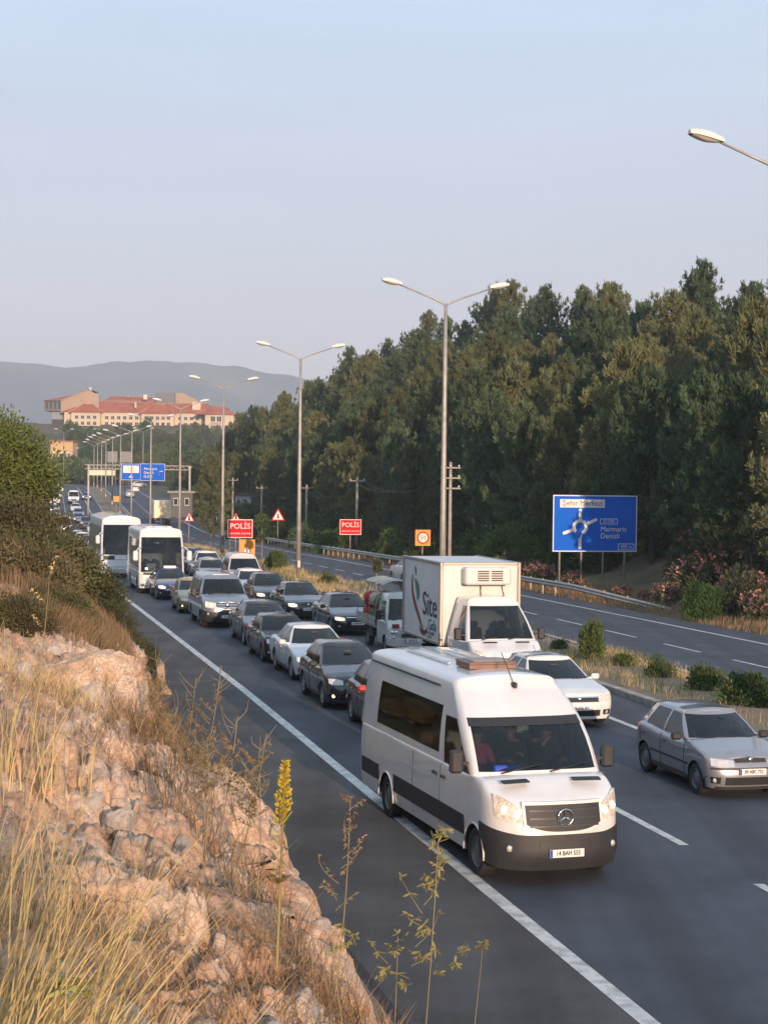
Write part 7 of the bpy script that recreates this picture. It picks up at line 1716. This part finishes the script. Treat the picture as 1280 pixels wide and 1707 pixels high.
# ------------------------------------------------------------ single weeds in front
def stalk(mb, a, b, r0, r1, bow=.03, n=5, sides=5):
    a, b = Vector(a), Vector(b); pts = [a.lerp(b, t) + Vector((math.sin(t * PI) * bow, 0, 0)) for t in np.linspace(0, 1, n)]; mb.tube(pts, [r0 + (r1 - r0) * t for t in np.linspace(0, 1, n)], sides, caps=False); return pts
def leaf_obj(name, pts_dirs, L, W_, m, parent, seed, kind=None):
    rs = np.random.RandomState(seed); C = np.array([p for p, d in pts_dirs]); D = np.array([d for p, d in pts_dirs]); V, F = quads(C, D, L * (.7 + .6 * rs.rand(len(C))), W_, rs); return np_mesh(name, V, F, m, parent, kind)
# mullein
Ym = 7.9; X, zb_ = at(470, 1475, Ym); rt = empty('mullein', (X, Ym, zb_), 0, 'yellow-flowering mullein spike standing on the edge of the rock', 'plant'); hm_ = (1475 - 1272) / 2772 * Ym; rs = np.random.RandomState(3)
m = MB(); stalk(m, (0, 0, -.40), (.03, 0, hm_), .009, .004, 0); m.build('stem', leafmat('mullein_stem', (.30, .24, .10), .05), rt)
pd = [];
for i in range(300):
    t = .50 + .50 * rs.rand(); a = rs.rand() * 6.28; w_ = .030 * math.sin(max(.08, (1 - t) / .58) * PI * .72) + .006; pd.append(((.03 * t + math.cos(a) * w_ * rs.rand(), math.sin(a) * w_ * rs.rand(), hm_ * t), (math.cos(a), math.sin(a), .9)))
leaf_obj('flower', pd, .020, .013, leafmat('mullein_yellow', (.52, .40, .05), .05, .2), rt, 1, 'stuff')
pd = [((math.cos(a) * .012, math.sin(a) * .012, hm_ * t), (math.cos(a), math.sin(a), .75)) for t, a in [(.05 + .45 * rs.rand(), rs.rand() * 6.28) for _ in range(70)]]
leaf_obj('stem_leaf', pd, .028, .008, M_STRAW, rt, 2, 'stuff')
for k in range(9):
    a = k * .7; t = .52 + .03 * k; b = MB(); stalk(b, (0.02, 0, hm_ * t * .95), (.02 + math.cos(a) * .045, math.sin(a) * .04, hm_ * t * .95 + .06), .006, .003, 0, 3); b.build('side_spike', leafmat('mullein_green', (.32, .30, .06), .05), rt)
pd = [((0, 0, .0), (math.cos(a), math.sin(a), .35 + .5 * rs.rand())) for a in rs.rand(26) * 6.28]; leaf_obj('basal_leaf', pd, .07, .022, M_STRAWD, rt, 3)
# tall weeds rising from the verge in front of the asphalt
def weed(px0, py0, px1, py1, Y, label, nleaf, seed, mleaf, leafL=.075, leafW=.022, branches=7, r=.007, whorl=4, sp=.16):
    X0, z0 = at(px0, py0, Y); X1, z1 = at(px1, py1, Y); zg_ = float(fine_z(np.array([X0 + K * Y]), np.array([Y]))[0]); rt = empty('tall_weed', (X0, Y, z0), 0, label, 'plant'); rs = np.random.RandomState(seed)
    m = MB(); pts = stalk(m, (0, 0, min(0, zg_ - z0) - .1), (X1 - X0, 0, z1 - z0), r, r * .4, .02, 8); m.build('stem', leafmat('weed_stem', (.30, .25, .13), .05), rt)
    pd = []
    for i in range(branches):
        t = .15 + .85 * (i + rs.rand() * .5) / branches; b = Vector(((X1 - X0) * t, 0, (z1 - z0) * t)); az_ = rs.rand() * 6.28; ln = sp * (.35 + 1.0 * rs.rand()) * (1.2 - t * .6)
        e_ = b + Vector((math.cos(az_) * ln * .8, math.sin(az_) * ln * .8, ln * (.3 + .9 * rs.rand()))); bb = MB(); stalk(bb, b, e_, r * .45, r * .2, math.cos(az_) * .02 + rs.normal(0, .012), 5, 4); bb.build('twig', MATS['weed_stem'], rt)
        for s_ in (e_, b.lerp(e_, .3), b.lerp(e_, .5), b.lerp(e_, .75)) if leafL < .03 else (e_, b.lerp(e_, .55)):
            for q in range(whorl + rs.randint(3)): pd.append((tuple(s_), (rs.normal(0, .8), rs.normal(0, .6), rs.normal(-.35, .6))))
    for q in range(6): pd.append(((X1 - X0, 0, z1 - z0), (rs.normal(0, .7), rs.normal(0, .5), rs.normal(.2, .5))))
    leaf_obj('leaf', pd[:300], leafL, leafW, mleaf, rt, seed, 'stuff'); return rt
YG = leafmat('yellowing_leaves', (.27, .25, .10), .05, .3)
weed(678, 1700, 738, 1395, 6.6, 'tall weed with hanging yellow-green leaves, rightmost in the foreground', 60, 1, YG, .034, .011, 15, .004, 5, .12)
weed(562, 1560, 590, 1330, 8.8, 'thin pale seedhead weed just right of the mullein', 40, 2, M_STRAWD, .020, .009, 13, .005, 3, .14)
weed(640, 1660, 672, 1560, 7.0, 'short thin weed left of the rightmost tall weed', 20, 3, YG, .03, .010, 6, .004, 4, .09)
weed(610, 1560, 560, 1590, 7.2, 'bent weed twig with two yellow leaf tufts over the asphalt', 20, 4, YG, .032, .011, 4, .003, 5, .05)
weed(740, 1640, 815, 1575, 7.2, 'low twig with three yellow leaf tufts, farthest right over the asphalt', 20, 9, YG, .032, .011, 4, .003, 5, .05)
for i, (a, b, c_, d, Y, lb) in enumerate(((330, 1330, 372, 1110, 13, 'dry reddish weed stalks rising in front of the shoulder, tallest'), (300, 1300, 330, 1130, 14, 'dry weed left of the tallest reddish stalks'), (395, 1350, 447, 1235, 11.5, 'dry branching weed right of the tallest reddish stalks'), (360, 1340, 400, 1195, 12, 'dry weed with pale seedheads over the shoulder'), (270, 1260, 262, 1090, 16, 'dry weed in front of the barrier foot'), (430, 1400, 438, 1290, 10.5, 'dry weed at the rock edge above the mullein'), (55, 1190, 85, 945, 14, 'tall bare pale stalk in front of the dark shrubs at the left'), (250, 1280, 300, 1180, 13, 'bushy dry weed below the barrier foot'), (345, 1360, 350, 1240, 11, 'bushy dry weed left of the rock edge'))):
    weed(a, b, c_, d, Y, lb, 40, 20 + i, M_STRAWD if i != 6 else M_STRAW, .022, .010, 22 if i != 6 else 6, .006, 4, .20)
grass('dry_brush', scatter(13000, 1.2, 3.4, 9, 26, lambda c, y: fine_z(c, y), 12, 1.2, lambda c, y: np.clip(.1 + 3.0 * fbm(c * .9, y * .4, 3, 91), 0, 1)), .40, M_STRAWD, 12, .45, .008, label='tall brown dry brush along the road-side edge of the rock')
pd = []; rs = np.random.RandomState(9)
Xp, zp = at(125, 1665, 5.05); rt = empty('leafy_plant', (Xp, 5.05, zp), 0, 'small yellow-green leafy plant at the bottom left between the grass tufts', 'plant')
for i in range(46): a = rs.rand() * 6.28; pd.append(((rs.normal(0, .05), rs.normal(0, .05), rs.rand() * .04), (math.cos(a), math.sin(a), .6 * rs.rand())))
leaf_obj('leaf', pd, .04, .016, leafmat('yellow_green_leaf', (.36, .36, .12), .05, .3), rt, 5)

# ------------------------------------------------------------ evening haze
m = bpy.data.materials.new('haze'); m.use_nodes = True; n_ = m.node_tree.nodes; l_ = m.node_tree.links
for x in list(n_):
    if x.type == 'BSDF_PRINCIPLED': n_.remove(x)
pv = n_.new('ShaderNodeVolumePrincipled'); pv.inputs['Color'].default_value = (.74, .86, 1.0, 1); pv.inputs['Density'].default_value = HAZE; pv.inputs['Anisotropy'].default_value = 0.0
l_.new(pv.outputs[0], n_['Material Output'].inputs['Volume'])
hz = MB(); hz.box((1000, 2800, 130), (9000, 8200, 380)); ho = hz.build('haze', m, None, 'stuff')
